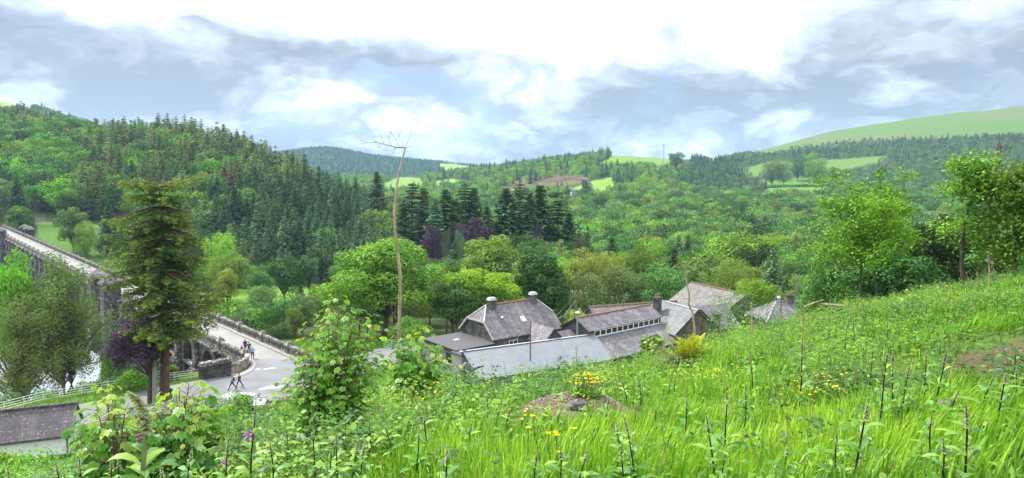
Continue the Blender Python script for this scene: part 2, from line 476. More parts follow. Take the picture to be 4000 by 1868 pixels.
def leaf_mat(name, dark, mid, lite, trans=.35, objvar=.10, hue=.02, gloss=.012):
    """foliage: dark/mid/lite are leaf colours chosen by the per-leaf tint; small random shift per plant"""
    m, g = new_mat(name)
    a = g.new('ShaderNodeAttribute', attribute_name='tint')
    oi = g.new('ShaderNodeObjectInfo')
    col = g.ramp(a.outputs['Fac'], [(0.0, dark), (.5, mid), (1.0, lite)])
    hs = g.new('ShaderNodeHueSaturation'); g.l.new(col, hs.inputs['Color'])
    g.inp(hs, 'Value', g.rng(oi.outputs['Random'], 0, 1, 1 - objvar * 2.2, 1 + objvar * 2.2, False))
    r2 = g.m('FRACT', g.mul(oi.outputs['Random'], 17.31))
    g.inp(hs, 'Hue', g.rng(r2, 0, 1, .5 - hue, .5 + hue, False))
    d = g.new('ShaderNodeBsdfDiffuse'); g.l.new(hs.outputs[0], d.inputs[0])
    t = g.new('ShaderNodeBsdfTranslucent')
    tcol = g.mix(1.0, hs.outputs[0], (1.0, 1.0, .45), 'MULTIPLY')
    tb = g.mix(.5, tcol, hs.outputs[0]); g.l.new(tb, t.inputs[0])
    mx = g.new('ShaderNodeMixShader'); mx.inputs[0].default_value = trans
    g.l.new(d.outputs[0], mx.inputs[1]); g.l.new(t.outputs[0], mx.inputs[2])
    gl = g.new('ShaderNodeBsdfGlossy'); gl.inputs['Roughness'].default_value = .45; gl.inputs[0].default_value = (.8, .9, 1, 1)
    m2 = g.new('ShaderNodeMixShader'); m2.inputs[0].default_value = gloss
    g.l.new(mx.outputs[0], m2.inputs[1]); g.l.new(gl.outputs[0], m2.inputs[2])
    return out(m, g, m2.outputs[0])
M = {}
# leaf colours
M['oak'] = leaf_mat('oak_leaves', (.040, .115, .012), (.115, .255, .026), (.24, .42, .045), .28)
M['bright'] = leaf_mat('bright_maple_leaves', (.07, .17, .012), (.16, .36, .02), (.30, .50, .04), .42)
M['forest'] = leaf_mat('woodland_leaves', (.030, .085, .018), (.078, .165, .036), (.15, .275, .055), .22, .26, .03)
M['dull'] = leaf_mat('grey_green_leaves', (.050, .095, .030), (.125, .21, .065), (.24, .35, .11), .25, .16, .02)
M['willow'] = leaf_mat('olive_willow_leaves', (.07, .11, .03), (.15, .22, .05), (.26, .34, .09), .3, .08, .02)
M['yellow'] = leaf_mat('yellow_green_leaves', (.10, .17, .02), (.20, .29, .04), (.33, .42, .08), .4, .14, .02)
M['dark'] = leaf_mat('dark_evergreen_leaves', (.010, .030, .008), (.030, .075, .014), (.10, .18, .02), .2)
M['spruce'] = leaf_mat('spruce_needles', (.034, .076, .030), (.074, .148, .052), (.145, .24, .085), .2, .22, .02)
M['larch'] = leaf_mat('larch_needles', (.080, .125, .038), (.155, .215, .065), (.26, .33, .11), .3, .2, .03)
M['rust'] = leaf_mat('dead_needles', (.08, .062, .038), (.135, .105, .065), (.19, .16, .10), .15, .15, .02)
M['hero'] = leaf_mat('old_spruce_needles', (.030, .080, .018), (.095, .175, .034), (.30, .38, .06), .28, 0, 0)
M['beech'] = leaf_mat('copper_beech_leaves', (.022, .013, .024), (.055, .032, .060), (.12, .075, .12), .15, .12, .02)
M['sapling'] = leaf_mat('sycamore_leaves', (.04, .17, .02), (.13, .36, .03), (.36, .54, .05), .45, .05, .01, .02)
M['sapling_young'] = leaf_mat('young_sycamore_leaves', (.16, .36, .03), (.36, .56, .04), (.62, .60, .08), .5, .05, .01, .05)
M['grass'] = leaf_mat('grass_blades', (.055, .15, .012), (.165, .375, .022), (.37, .55, .05), .32, 0, 0, .015)
M['herb_dark'] = leaf_mat('bramble_leaves', (.025, .075, .018), (.065, .165, .030), (.15, .30, .06), .3, .05, .01, .02)
M['straw'] = leaf_mat('dry_straw_blades', (.22, .19, .08), (.36, .31, .14), (.50, .44, .22), .3, 0, 0)
M['herb'] = leaf_mat('herb_leaves', (.06, .17, .02), (.16, .36, .035), (.34, .52, .08), .4, .05, .01, .015)
M['fern'] = leaf_mat('fern_fronds', (.22, .26, .02), (.42, .48, .03), (.60, .62, .06), .42, .03, 0)
M['foxleaf'] = leaf_mat('foxglove_leaves', (.07, .19, .04), (.16, .34, .06), (.36, .52, .08), .4, .06, .01, .03)
M['bud'] = leaf_mat('flower_buds', (.22, .32, .12), (.38, .44, .22), (.54, .54, .36), .2, .05)
M['flower'] = leaf_mat('yellow_petals', (.7, .45, .0), (.85, .62, .0), (.9, .75, .02), .3, 0, 0)
M['pink'] = leaf_mat('pink_petals', (.30, .10, .30), (.42, .16, .40), (.55, .28, .52), .3, 0, 0)
M['distant'] = leaf_mat('hazed_conifer_needles', (.06, .13, .07), (.10, .19, .10), (.16, .27, .13), .2, .2, .02)  # paler, bluer than spruce: part of the distance haze painted into the needles

def bark(name, a, b, sc=9):
    m, g = new_mat(name)
    tcn = g.new('ShaderNodeTexCoord'); mp = g.new('ShaderNodeMapping'); mp.inputs['Scale'].default_value = (1, 1, .22)
    g.l.new(tcn.outputs['Object'], mp.inputs[0])
    n = g.noise(mp.outputs[0], sc, 6, .65)
    c = g.mix(g.rng(n, .35, .65), a, b)
    return out(m, g, pbsdf(g, c, .9, .15, normal=bump(g, n, .5, .03)))
M['bark'] = bark('bark', (.050, .040, .030), (.12, .10, .078))
M['bark_red'] = bark('reddish_spruce_bark', (.070, .040, .028), (.15, .095, .070))
M['bark_grey'] = bark('grey_beech_bark', (.17, .16, .14), (.30, .28, .25))
M['bark_dead'] = bark('bare_dead_wood', (.24, .18, .12), (.42, .34, .25), 5)
M['twig'] = bark('brown_twigs', (.09, .065, .05), (.19, .14, .11))
M['foxstem'] = bark('dark_foxglove_stem', (.020, .012, .012), (.055, .04, .03), 20)
M['greenstem'] = bark('green_stem', (.10, .15, .05), (.22, .24, .10), 20)
M['paleleg'] = bark('dry_stalk', (.22, .17, .10), (.38, .31, .20), 20)

def objcoord(g):
    t = g.new('ShaderNodeTexCoord'); return t.outputs['Object'], t.outputs['UV']
def stone(name, base, dark, lichen, lich=.60, blocks=(1.1, .55), bumpd=.03):
    m, g = new_mat(name); ob, uv = objcoord(g)
    br = g.new('ShaderNodeTexBrick'); g.l.new(uv, br.inputs['Vector'])
    br.inputs['Scale'].default_value = 1; br.inputs['Brick Width'].default_value = blocks[0]; br.inputs['Row Height'].default_value = blocks[1]
    br.inputs['Mortar Size'].default_value = .02; br.inputs['Mortar Smooth'].default_value = .3
    br.inputs['Color1'].default_value = (*base, 1); br.inputs['Color2'].default_value = (*[x * .62 for x in base], 1)
    br.inputs['Mortar'].default_value = (*dark, 1)
    n1 = g.noise(ob, .9, 8, .7); n2 = g.noise(ob, 3.2, 7, .75); n3 = g.noise(ob, .35, 4, .6)
    c = g.mix(g.rng(n1, .42, .62), br.outputs[0], dark)
    c = g.mix(g.rng(g.add(n2, g.mul(g.add(n3, -.5), .5)), lich, lich + .06), c, lichen)
    return out(m, g, pbsdf(g, c, .9, .2, normal=bump(g, g.add(g.mul(br.outputs[1], -.4), n2), .7, bumpd)))
M['dam'] = stone('weathered_dam_stone', (.115, .108, .098), (.028, .028, .030), (.36, .34, .30))
M['coping'] = stone('lichen_coping_stone', (.16, .148, .132), (.05, .048, .046), (.48, .45, .40), .52, (1.6, 3))
M['weir'] = stone('pale_weir_stone', (.42, .34, .24), (.16, .13, .10), (.55, .48, .36), .64, (1.2, .9))
M['rubble'] = stone('rubble_stone_wall', (.19, .185, .165), (.06, .06, .055), (.30, .29, .25), .62, (.42, .17))
M['rubble_brown'] = stone('brown_rubble_wall', (.26, .21, .15), (.09, .07, .055), (.32, .29, .24), .62, (.42, .17))
M['rock'] = stone('grey_rock', (.26, .25, .24), (.10, .095, .09), (.40, .39, .37), .6, (2, 2))
def slate(name, c1, c2, mort, moss=None, mossT=.62, w=.60, h=.36):
    m, g = new_mat(name); ob, uv = objcoord(g)
    br = g.new('ShaderNodeTexBrick'); g.l.new(uv, br.inputs['Vector'])
    br.inputs['Scale'].default_value = 1; br.inputs['Brick Width'].default_value = w; br.inputs['Row Height'].default_value = h
    br.inputs['Mortar Size'].default_value = .022; br.inputs['Mortar Smooth'].default_value = .4; br.inputs['Bias'].default_value = 0
    br.inputs['Color1'].default_value = (*c1, 1); br.inputs['Color2'].default_value = (*c2, 1); br.inputs['Mortar'].default_value = (*mort, 1)
    n1 = g.noise(ob, .55, 6, .65); n2 = g.noise(ob, 4, 6, .7)
    mp = g.new('ShaderNodeMapping'); mp.inputs['Scale'].default_value = (1.6, .16, 1); g.l.new(uv, mp.inputs[0])
    st = g.noise(mp.outputs[0], 1.0, 4, .6)
    c = g.mix(g.rng(st, .45, .75, 0, .5), br.outputs[0], tuple(min(1, x * 1.35 + .05) for x in c1))
    c = g.mix(g.rng(n1, .38, .62, .45, 0), c, mort)
    c = g.mix(g.rng(n2, .60, .66, 0, .9), c, (.34, .34, .33))
    if moss: c = g.mix(g.rng(g.add(n1, g.mul(n2, .4)), mossT, mossT + .12), c, moss)
    return out(m, g, pbsdf(g, c, .62, .35, normal=bump(g, g.mul(br.outputs[1], -1), .8, .02)))
M['slate'] = slate('purple_grey_slate', (.185, .172, .185), (.098, .090, .102), (.045, .042, .046))
M['slate_b'] = slate('blue_grey_slate', (.18, .195, .205), (.11, .122, .128), (.06, .065, .06), (.10, .10, .04), .86)
M['slate_m'] = slate('mossy_slate', (.18, .168, .160), (.10, .093, .090), (.055, .05, .045), (.14, .11, .06), .78)
M['slate_d'] = slate('dark_slate', (.10, .085, .095), (.065, .055, .062), (.03, .026, .03))
def plain(name, c, rough=.7, spec=.3, metal=0, var=.12, sc=3):
    m, g = new_mat(name); ob, uv = objcoord(g)
    n = g.noise(ob, sc, 5, .6)
    col = g.mix(g.rng(n, .3, .7), tuple(x * (1 - var) for x in c), tuple(min(1, x * (1 + var)) for x in c))
    return out(m, g, pbsdf(g, col, rough, spec, metal))
M['felt'] = plain('grey_roof_felt', (.075, .072, .080), .75, .3)
M['render'] = plain('grey_render', (.27, .26, .26), .85, var=.18)
M['white'] = plain('white_paint', (.74, .74, .72), .5, var=.05)
M['whitewash'] = plain('whitewashed_wall', (.70, .71, .70), .8, var=.10)
M['glass'] = plain('dark_window_glass', (.02, .022, .026), .12, .6)
M['redtile'] = plain('red_ridge_tile', (.24, .11, .07), .8, var=.4, sc=6)
M['orangelich'] = plain('rusty_ridge_tile', (.19, .125, .08), .85, var=.5, sc=5)
M['lead'] = plain('grey_lead', (.36, .38, .42), .5, .4)
M['darktrim'] = plain('dark_trim', (.035, .030, .030), .5)
M['barge'] = plain('pale_bargeboard', (.42, .39, .32), .6)
M['woodpole'] = plain('weathered_pole_wood', (.15, .12, .09), .85, var=.3)
M['wire'] = plain('black_wire', (.03, .03, .03), .6)
M['wire_pale'] = plain('pale_wire', (.35, .36, .38), .6)
M['tin'] = plain('corrugated_grey_paint', (.145, .162, .185), .48, .5, .0, .10, .8)
M['tinwall'] = plain('blue_grey_cladding', (.13, .165, .205), .6, .4)
M['fence'] = plain('white_painted_rail', (.66, .66, .62), .55, var=.15)
M['bluerail'] = plain('pale_blue_rail', (.50, .66, .68), .5, var=.1)
M['timber'] = plain('brown_timber_rail', (.17, .12, .08), .8, var=.3)
M['carblue'] = plain('blue_car_paint', (.20, .30, .42), .25, .6)
M['carblack'] = plain('black_car_paint', (.012, .013, .015), .25, .6)
M['cream'] = plain('cream_stone', (.50, .47, .42), .8)
M['kerb'] = plain('kerb_stone', (.24, .23, .22), .85, var=.3)
M['steel'] = plain('galvanised_steel', (.22, .26, .29), .5, .5)
M['skin'] = plain('skin', (.48, .28, .20), .6)
for k, c in dict(navy=(.012, .016, .035), blue=(.03, .09, .35), black=(.010, .010, .012), skyblue=(.12, .36, .62), jeans=(.02, .025, .05),
                 greyblue=(.22, .28, .36), pinkc=(.7, .16, .16), white_c=(.7, .7, .7), hair_br=(.10, .05, .03), hair_gr=(.55, .50, .46), hair_rd=(.22, .09, .05), shoe=(.05, .05, .06)).items():
    M['c_' + k] = plain('cloth_' + k, c, .85)
# asphalt
def asphalt(name, c, wet=.25):
    m, g = new_mat(name); ob, uv = objcoord(g)
    n1 = g.noise(ob, .25, 5, .6); n2 = g.noise(ob, 25, 3, .6); n3 = g.noise(ob, 1.1, 6, .7)
    col = g.mix(g.rng(n1, .3, .7), tuple(x * .82 for x in c), tuple(x * 1.15 for x in c))
    col = g.mix(g.rng(n3, .58, .66, 0, .35), col, tuple(x * 1.5 for x in c))
    col = g.mix(g.mul(n2, .3), col, (.1, .1, .1))
    return out(m, g, pbsdf(g, col, .82, .25))
M['damroad'] = asphalt('grey_dam_road', (.235, .232, .222))
M['road'] = asphalt('grey_asphalt', (.165, .168, .182))
M['pave'] = asphalt('pavement', (.28, .275, .27))
def puddle():
    m, g = new_mat('thin_puddle_water')
    return out(m, g, pbsdf(g, (.34, .35, .37), .25, .6))
M['puddle'] = puddle()
m, g = new_mat('lake_water'); ob, uv = objcoord(g)
nb = g.noise(ob, 1.6, 3, .5)
gw = g.new('ShaderNodeBsdfGlossy'); gw.inputs['Roughness'].default_value = .04; gw.inputs[0].default_value = (.9, .93, .97, 1); g.l.new(bump(g, nb, .05, .05), gw.inputs['Normal'])
mw = g.new('ShaderNodeMixShader'); mw.inputs[0].default_value = .72; g.l.new(pbsdf(g, (.006, .008, .008), .1, .5), mw.inputs[1]); g.l.new(gw.outputs[0], mw.inputs[2])
M['water'] = out(m, g, mw.outputs[0])
# ground: zone colours per vertex carry what grows there, noise adds the detail
m, g = new_mat('hillside_ground'); ob, uv = objcoord(g)
at = g.new('ShaderNodeAttribute', attribute_name='zone')
n1 = g.noise(ob, .05, 8, .65); n2 = g.noise(ob, 1.2, 8, .7); n3 = g.noise(ob, .4, 6, .7)
col = g.mix(g.rng(n1, .3, .7, 0, .35), at.outputs['Color'], (.10, .12, .03))
hsv = g.new('ShaderNodeHueSaturation'); g.l.new(col, hsv.inputs['Color']); g.inp(hsv, 'Value', g.rng(g.add(g.mul(n2, .5), g.mul(n3, .5)), .3, .7, .72, 1.25, False))
M['ground'] = out(m, g, pbsdf(g, hsv.outputs[0], .95, .1, normal=bump(g, n2, .5, .05)))
m, g = new_mat('gravel'); ob, uv = objcoord(g)
vo = g.new('ShaderNodeTexVoronoi'); vo.inputs['Scale'].default_value = 22; g.l.new(ob, vo.inputs['Vector'])
col = g.ramp(vo.outputs['Color'], [(0, (.10, .07, .05)), (.5, (.20, .16, .12)), (1, (.36, .33, .29))])
M['gravel'] = out(m, g, pbsdf(g, col, .9, .2))

# ------------------------------------------------------------------ ground sheet
def inpoly(px, py, poly):
    r = np.zeros(px.shape, bool); n = len(poly)
    for i in range(n):
        x1, y1 = poly[i]; x2, y2 = poly[(i + 1) % n]
        c = ((y1 > py) != (y2 > py)) & (px < (x2 - x1) * (py - y1) / (y2 - y1 + 1e-9) + x1)
        r ^= c
    return r
def projn(x, y, z):
    dz = z - CAMZ; d = y * CP - dz * SP; up = y * SP + dz * CP
    d = np.maximum(d, .1)
    return 2000 + 2700 * x / d, 934 - 2700 * up / d
FIELDS = [  # (outline in the photo, y range, colour)
 ([(2960, 702), (3290, 688), (3290, 706), (3215, 745), (3110, 768), (3010, 756), (2975, 730)], (900, 1700), (.10, .205, .026)),
 ([(2915, 694), (2925, 652), (3010, 634), (3290, 622), (3480, 606), (3440, 632), (3290, 664), (3080, 684)], (1000, 2000), (.09, .17, .026)),
 ([(2340, 640), (2400, 604), (2560, 604), (2680, 622), (2590, 650), (2470, 640)], (1200, 2400), (.12, .225, .03)),
 ([(2480, 700), (2540, 660), (2600, 652), (2570, 690)], (1000, 2000), (.14, .26, .03)),
 ([(1500, 715), (1560, 692), (1640, 695), (1660, 720), (1560, 748), (1490, 750)], (900, 3000), (.15, .24, .04)),
 ([(1690, 712), (1760, 698), (1840, 710), (1790, 738), (1700, 735)], (900, 3000), (.18, .29, .05)),
 ([(1700, 640), (1860, 640), (1880, 656), (1740, 668)], (1300, 3600), (.20, .36, .05)),
 ([(2215, 770), (2240, 735), (2300, 712), (2390, 690), (2400, 725), (2340, 760)], (800, 1500), (.15, .27, .03)),
 ([(150, 868), (560, 872), (560, 1130), (470, 1120), (300, 1010), (150, 930)], (290, 390), (.065, .15, .02)),
 ([(770, 1150), (1010, 1120), (1320, 1120), (1330, 1240), (900, 1260), (780, 1230)], (128, 330), (.11, .22, .025)),
 ([(2745, 625), (2900, 584), (2900, 596), (2780, 634)], (1500, 2700), (.20, .33, .04))]
SCAR = [([(1960, 742), (2040, 690), (2180, 664), (2300, 690), (2270, 716), (2120, 745)], (900, 1700), (.120, .085, .060)),
        ([(1850, 780), (1930, 745), (2060, 740), (2080, 760), (1960, 775), (1880, 795)], (800, 1600), (.30, .22, .12))]
def moor_mask(x, y, px, py):
    line = np.interp(px, [2600, 2900, 3000, 3100, 3300, 3600, 4000, 4600], [612, 605, 600, 580, 556, 545, 532, 500])
    return (y > 1500) & (px > 2700) & (py < line) 
def zone_of(x, y, z):
    """-> colour, open-ground mask"""
    px, py = projn(x, y, z)
    n = fbm(x, y, 60, 4, 31); nb = fbm(x, y, 400, 4, 77)
    col = np.zeros(x.shape + (3,)); col[:] = (.035, .055, .020)
    near = y < 120
    col[near] = (.055, .105, .018)
    op = near.copy()
    for poly, (a, b), c in FIELDS:
        k = inpoly(px + n * 10, py + n * 3, poly) & (y > a) & (y < b); col[k] = c; op |= k
    for poly, (a, b), c in SCAR:
        k = inpoly(px + n * 30, py + n * 10, poly) & (y > a) & (y < b); col[k] = c; op |= k
    k = moor_mask(x, y, px, py + n * 22)
    mc = np.array((.070, .140, .020)) + (np.array((.14, .105, .050)) - np.array((.070, .140, .020))) * np.clip(.22 + 3.6 * nb + 1.2 * n, 0, 1)[..., None]
    col[k] = mc[k]; op |= k
    k = (y > 1400) & (px < 135) & (py < 440); col[k] = (.19, .26, .05); op |= k
    # meadow and soil near buildings and lake edge
    f = seg_side(x, y, FA, FB)
    # bare earth on the hillside
    d = np.hypot((x - MOUND.x) / .6, (y - MOUND.y) / .6) + fbm(x, y, .5, 3, 8) * .7
    col[(d < 1.0) & (y < 30)] = (.12, .085, .06)
    d = np.hypot((x - BANK.x - .35) / .8, (y - BANK.y - .1) / 1.0) + fbm(x, y, .6, 3, 18) * .7 + .08
    col[(d < 1.0) & (y < 30)] = (.075, .050, .032)
    return col, op, px, py
def bare(x, y):
    d = np.hypot((x - MOUND.x) / .55, (y - MOUND.y + .22) / .75) + fbm(x, y, .5, 3, 8) * .7
    e = np.hypot((x - BANK.x - .35) / .75, (y - BANK.y - .1) / .95) + fbm(x, y, .6, 3, 18) * .7 + .08
    return (d < 1) | (e < 1)
TA = np.concatenate([np.linspace(-1.12, 1.12, 620)])
TL = np.unique(np.concatenate([np.linspace(math.log(1.0), math.log(30), 150), np.linspace(math.log(30), math.log(150), 150), np.linspace(math.log(150), math.log(6400), 320)]))
gx = TA[None, :] * np.exp(TL)[:, None]; gyy = np.exp(TL)[:, None] - 6.0 + 0 * TA[None, :]
gz = H(gx, gyy)
nr, nc = gx.shape
zc, op_, _, _ = zone_of(gx, gyy, gz)
V = np.stack([gx, gyy, gz], -1).reshape(-1, 3)
i = np.arange(nr - 1)[:, None] * nc; j = np.arange(nc - 1)[None]
F = np.stack([i + j, i + j + 1, i + nc + j + 1, i + nc + j], -1).reshape(-1, 4)
me = bpy.data.meshes.new('ground')
me.vertices.add(len(V)); me.vertices.foreach_set('co', V.astype(np.float32).ravel())
me.loops.add(F.size); me.loops.foreach_set('vertex_index', F.astype(np.int32).ravel())
me.polygons.add(len(F)); me.polygons.foreach_set('loop_start', np.arange(len(F), dtype=np.int32) * 4)
me.polygons.foreach_set('use_smooth', np.ones(len(F), bool))
ca = me.attributes.new('zone', 'FLOAT_COLOR', 'POINT')
ca.data.foreach_set('color', np.concatenate([zc.reshape(-1, 3), np.ones((nr * nc, 1))], 1).astype(np.float32).ravel())
me.materials.append(M['ground']); me.update(calc_edges=True)
tag(link('ground', me), kind='structure')
# far sheet to the horizon, under everything
MB().poly([(-7200, -700, -45), (7200, -700, -45), (7200, 6395, -45), (-7200, 6395, -45)]).build('valley_floor', M['ground'])
tag(bpy.data.objects['valley_floor'], kind='structure')

# lake
P1, P2 = atz(-1400, 1760, -5.2), atz(905, 1430, -5.2)
e = D0 + DN * (DW + .2)
wpts = [Vector((-420, 60, -5.2)), Vector((FA.x - 5, FA.y - 2, -5.2)), Vector((FB.x, FB.y, -5.2)), Vector((e.x - 3, e.y + 2, -5.2)),
        Vector((e.x, e.y, -5.2)) + DD * 290, Vector((e.x, e.y, -5.2)) + DD * 290 + DN * 300]
MB().poly(wpts).build('lake_water', M['water'])
tag(bpy.data.objects['lake_water'], kind='structure')
# ------------------------------------------------------------------ stone dam carrying a road
RZD = math.atan2(DD.y, DD.x)
dam = empty('stone_dam', D0, RZD, 'long weathered stone dam with a road along its top, arches, capped parapets and small turrets', 'dam')
BAY = 9.5
NB = 36
LD = NB * BAY
b = MB()   # core, downstream face battered
prof = [(5.0, -12), (5.0, -.45), (-.35, -.45), (-.35, -2.5), (-15, -31), (-15, -42), (5.0, -42)]
S0, S1 = 2.0, LD + 4
def prof_at(s):
    k = min(1, max(0, s / 60)); r = []
    for t, z in prof:
        if z < -3: z = -3 + (z + 3) * (.35 + .65 * k)
        if t < -1: t = -.35 + (t + .35) * (.35 + .65 * k)
        r.append((s, t, z))
    return r
ss = [S0, 20, 40, 60, S1]
for a, c in zip(ss[:-1], ss[1:]):
    p, q = prof_at(a), prof_at(c)
    for k in range(len(p)):
        k2 = (k + 1) % len(p); b.poly([p[k], q[k], q[k2], p[k2]])
b.poly(prof_at(S0)[::-1]); b.poly(prof_at(S1))
b.build('dam_wall', M['weir'], dam)
# road deck and kerbs
MB().box((LD / 2 - 1, 3.25, -.2), (LD + 6, 7.6, .44)).build('deck', M['dam'], dam)
b = MB(); b.poly([(-3.0, .25, .03), (LD + 2, .25, .03), (LD + 2, 6.25, .03), (-3.0, 6.25, .03)][::1]).build('roadway', M['damroad'], dam)
MB().box((LD / 2 - 2, .62, .09), (LD + 9, .74, .16)).build('kerb', M['kerb'], dam)
MB().box((LD / 2 + 1, 6.1, .07), (LD, .3, .12)).build('kerb', M['kerb'], dam)
# bay meshes, shared
def arch_mesh():
    b = MB(); hw, rise, spring, top, th, bot = 2.65, 2.5, -3.5, -.42, .8, -8.0
    n = 12; arc = [(-hw, bot), (-hw, spring)] + [(-hw * math.cos(math.pi * i / n), spring + rise * math.sin(math.pi * i / n)) for i in range(1, n)] + [(hw, spring), (hw, bot)]
    L = BAY / 2
    outl = [(-L, bot), (-L, spring)] + [(-L + 2 * L * i / n, top) for i in range(1, n)] + [(L, spring), (L, bot)]
    outl[2] = (-L, top) ; outl[-3] = (L, top)
    for y in (0, th):
        for i in range(len(arc) - 1):
            q = [(arc[i][0], y, arc[i][1]), (arc[i + 1][0], y, arc[i + 1][1]), (outl[i + 1][0], y, outl[i + 1][1]), (outl[i][0], y, outl[i][1])]
            b.poly(q if y == th else q[::-1])
    for i in range(len(arc) - 1):
        b.poly([(arc[i][0], 0, arc[i][1]), (arc[i + 1][0], 0, arc[i + 1][1]), (arc[i + 1][0], th, arc[i + 1][1]), (arc[i][0], th, arc[i][1])])
    # ring of voussoirs standing proud
    for i in range(n):
        a0, a1 = math.pi * i / n, math.pi * (i + 1) / n
        def pt(r, a, y): return (-(hw * r) * math.cos(a), y, spring + rise * r * math.sin(a))
        q = [pt(1.0, a0, th + .06), pt(1.0, a1, th + .06), pt(1.17, a1, th + .06), pt(1.17, a0, th + .06)]
        b.poly(q)
        b.poly([pt(1.17, a0, th + .06), pt(1.17, a1, th + .06), pt(1.17, a1, th), pt(1.17, a0, th)])
        b.poly([pt(1.0, a0, th), pt(1.0, a1, th), pt(1.0, a1, th + .06), pt(1.0, a0, th + .06)])
    return b
def pier_mesh():
    b = MB()
    b.box((0, .35, -6.6), (2.3, 1.9, 3.2)); b.box((0, .35, -4.85), (2.0, 1.6, .34)); b.box((0, .1, -2.5), (1.35, 1.15, 4.35)); b.box((0, .2, -.2), (1.5, 1.5, .3))
    return b
def para_mesh(n=17, seed=1):
    rnd = random.Random(seed); b = MB(); L = BAY - 1.05
    b.box((0, 0, .19), (L, .50, .38)); 
    k = 9
    for i in range(k):   # worn coping stones, each slightly out of line
        b.box((-L / 2 + L * (i + .5) / k, rnd.uniform(-.015, .015), 1.22 + rnd.uniform(-.015, .02)), (L / k - .015, .58 + rnd.uniform(-.03, .04), .30), rnd.uniform(-.01, .01), top=rnd.uniform(.86, .96))
    for i in range(n):
        b.box((-L / 2 + L * (i + .5) / n, 0, .725), (L / n * .58, .34, .69))
    return b
def cap_mesh(seed=1):
    rnd = random.Random(seed); b = MB()
    b.box((0, 0, .66), (1.02, .86, 1.32)); b.box((0, 0, 1.40), (1.24, 1.06, .17), top=.97); b.box((0, 0, 1.60), (1.05, .90, .24), rnd.uniform(-.03, .03), top=.72); b.box((0, 0, 1.82), (.62, .55, .22), rnd.uniform(-.06, .06), top=.45)
    return b
def first(bm_, name, mat, parent, loc):
    o = bm_.build(name, mat, parent, loc=loc); return o
am = arch_mesh().build('arch', M['dam'], dam, loc=(BAY * .5, 6.05, 0)); am_me = am.data
pm = pier_mesh().build('pier', M['dam'], dam, loc=(0, 6.95, 0)); pm_me = pm.data
paras = [para_mesh(17, k).build('balustrade', M['coping'], dam, loc=(BAY * (k + .5), 6.5, 0)).data for k in range(3)]
caps = [cap_mesh(k).build('pier_cap', M['coping'], dam, loc=(BAY * k, 6.5, 0)).data for k in range(3)]
for k in range(1, NB):
    link('arch', am_me, dam, (BAY * (k + .5), 6.05, 0))
    if k not in (8,): link('pier', pm_me, dam, (BAY * k, 6.95, 0))
for k in range(3, NB):
    link('balustrade', paras[k % 3], dam, (BAY * (k + .5), 6.5, 0))
    link('pier_cap', caps[(k * 7) % 3], dam, (BAY * k, 6.5, 0))
for k in range(-1, NB):
    link('balustrade', paras[(k + 1) % 3], dam, (BAY * (k + .5), 0, 0))
    link('pier_cap', caps[(k * 5 + 1) % 3], dam, (BAY * k, 0, 0))
# water-level ledge between piers
MB().box((LD / 2 + 2, 6.5, -5.05), (LD, .9, .5)).build('ledge', M['coping'], dam)
# cornice below the parapet
MB().box((LD / 2, 6.92, -.16), (LD, .34, .34)).build('cornice', M['coping'], dam)
MB().box((LD / 2, -.42, -.2), (LD, .30, .34)).build('cornice', M['coping'], dam)
def turret():
    """walls and roof of a turret, two meshes; local origin at road level in its middle"""
    w = MB(); s = 3.3
    w.box((0, 0, -6.9), (4.5, 4.5, 3.4)); w.box((0, 0, -4.95), (4.15, 4.15, .55), top=.94); w.box((0, 0, -2.45), (3.55, 3.55, 4.5)); w.box((0, 0, -.1), (3.9, 3.9, .3))
    z0, z1 = .05, 3.0     # belfry stage with three slots per face
    for sx in (-1, 1):
        for sy in (-1, 1): w.box((sx * (s / 2 - .35), sy * (s / 2 - .35), (z0 + z1) / 2), (.7, .7, z1 - z0))
    w.box((0, 0, (z0 + z1) / 2), (s - .5, s - .5, z1 - z0), mat=1)
    for r in range(4):
        a = r * math.pi / 2; ca, sa = math.cos(a), math.sin(a)
        def P(x, y): return (x * ca - y * sa, x * sa + y * ca)
        for xx in (-.62, -.21, .21, .62)[1:3]:
            q = P(xx * 1.6, s / 2 - .14); w.box((q[0], q[1], 2.05), (.22, .22, 1.0), a)
        q = P(0, s / 2 - .15); w.box((q[0], q[1], .8), (1.95, .26, 1.5), a); w.box((q[0], q[1], 2.78), (1.95, .26, .44), a)
    rf = MB()
    rf.box((0, 0, 3.14), (4.0, 4.0, .28)); rf.box((0, 0, 3.46), (3.8, 3.8, .36), top=.90); rf.box((0, 0, 3.92), (3.3, 3.3, .56), top=.66); rf.box((0, 0, 4.40), (2.05, 2.05, .40), top=.55); rf.box((0, 0, 4.72), (.9, .9, .24), top=.6)
    return w, rf
tw, tr = turret(); tw_me = tr_me = None
for s_, t_ in ((71.2, 8.1), (83.6, 8.1), (71.2, -1.9), (83.6, -1.9), (266, 8.1), (279, 8.1), (266, -1.9), (279, -1.9)):
    if tw_me is None:
        o1 = tw.build('turret', [M['dam'], M['darktrim']], dam, loc=(s_, t_, 0)); o2 = tr.build('turret_roof', M['coping'], o1, loc=(0, 0, 0)); tw_me, tr_me = o1.data, o2.data
    else:
        o1 = link('turret', tw_me, dam, (s_, t_, 0)); link('turret_roof', tr_me, o1, (0, 0, 0))
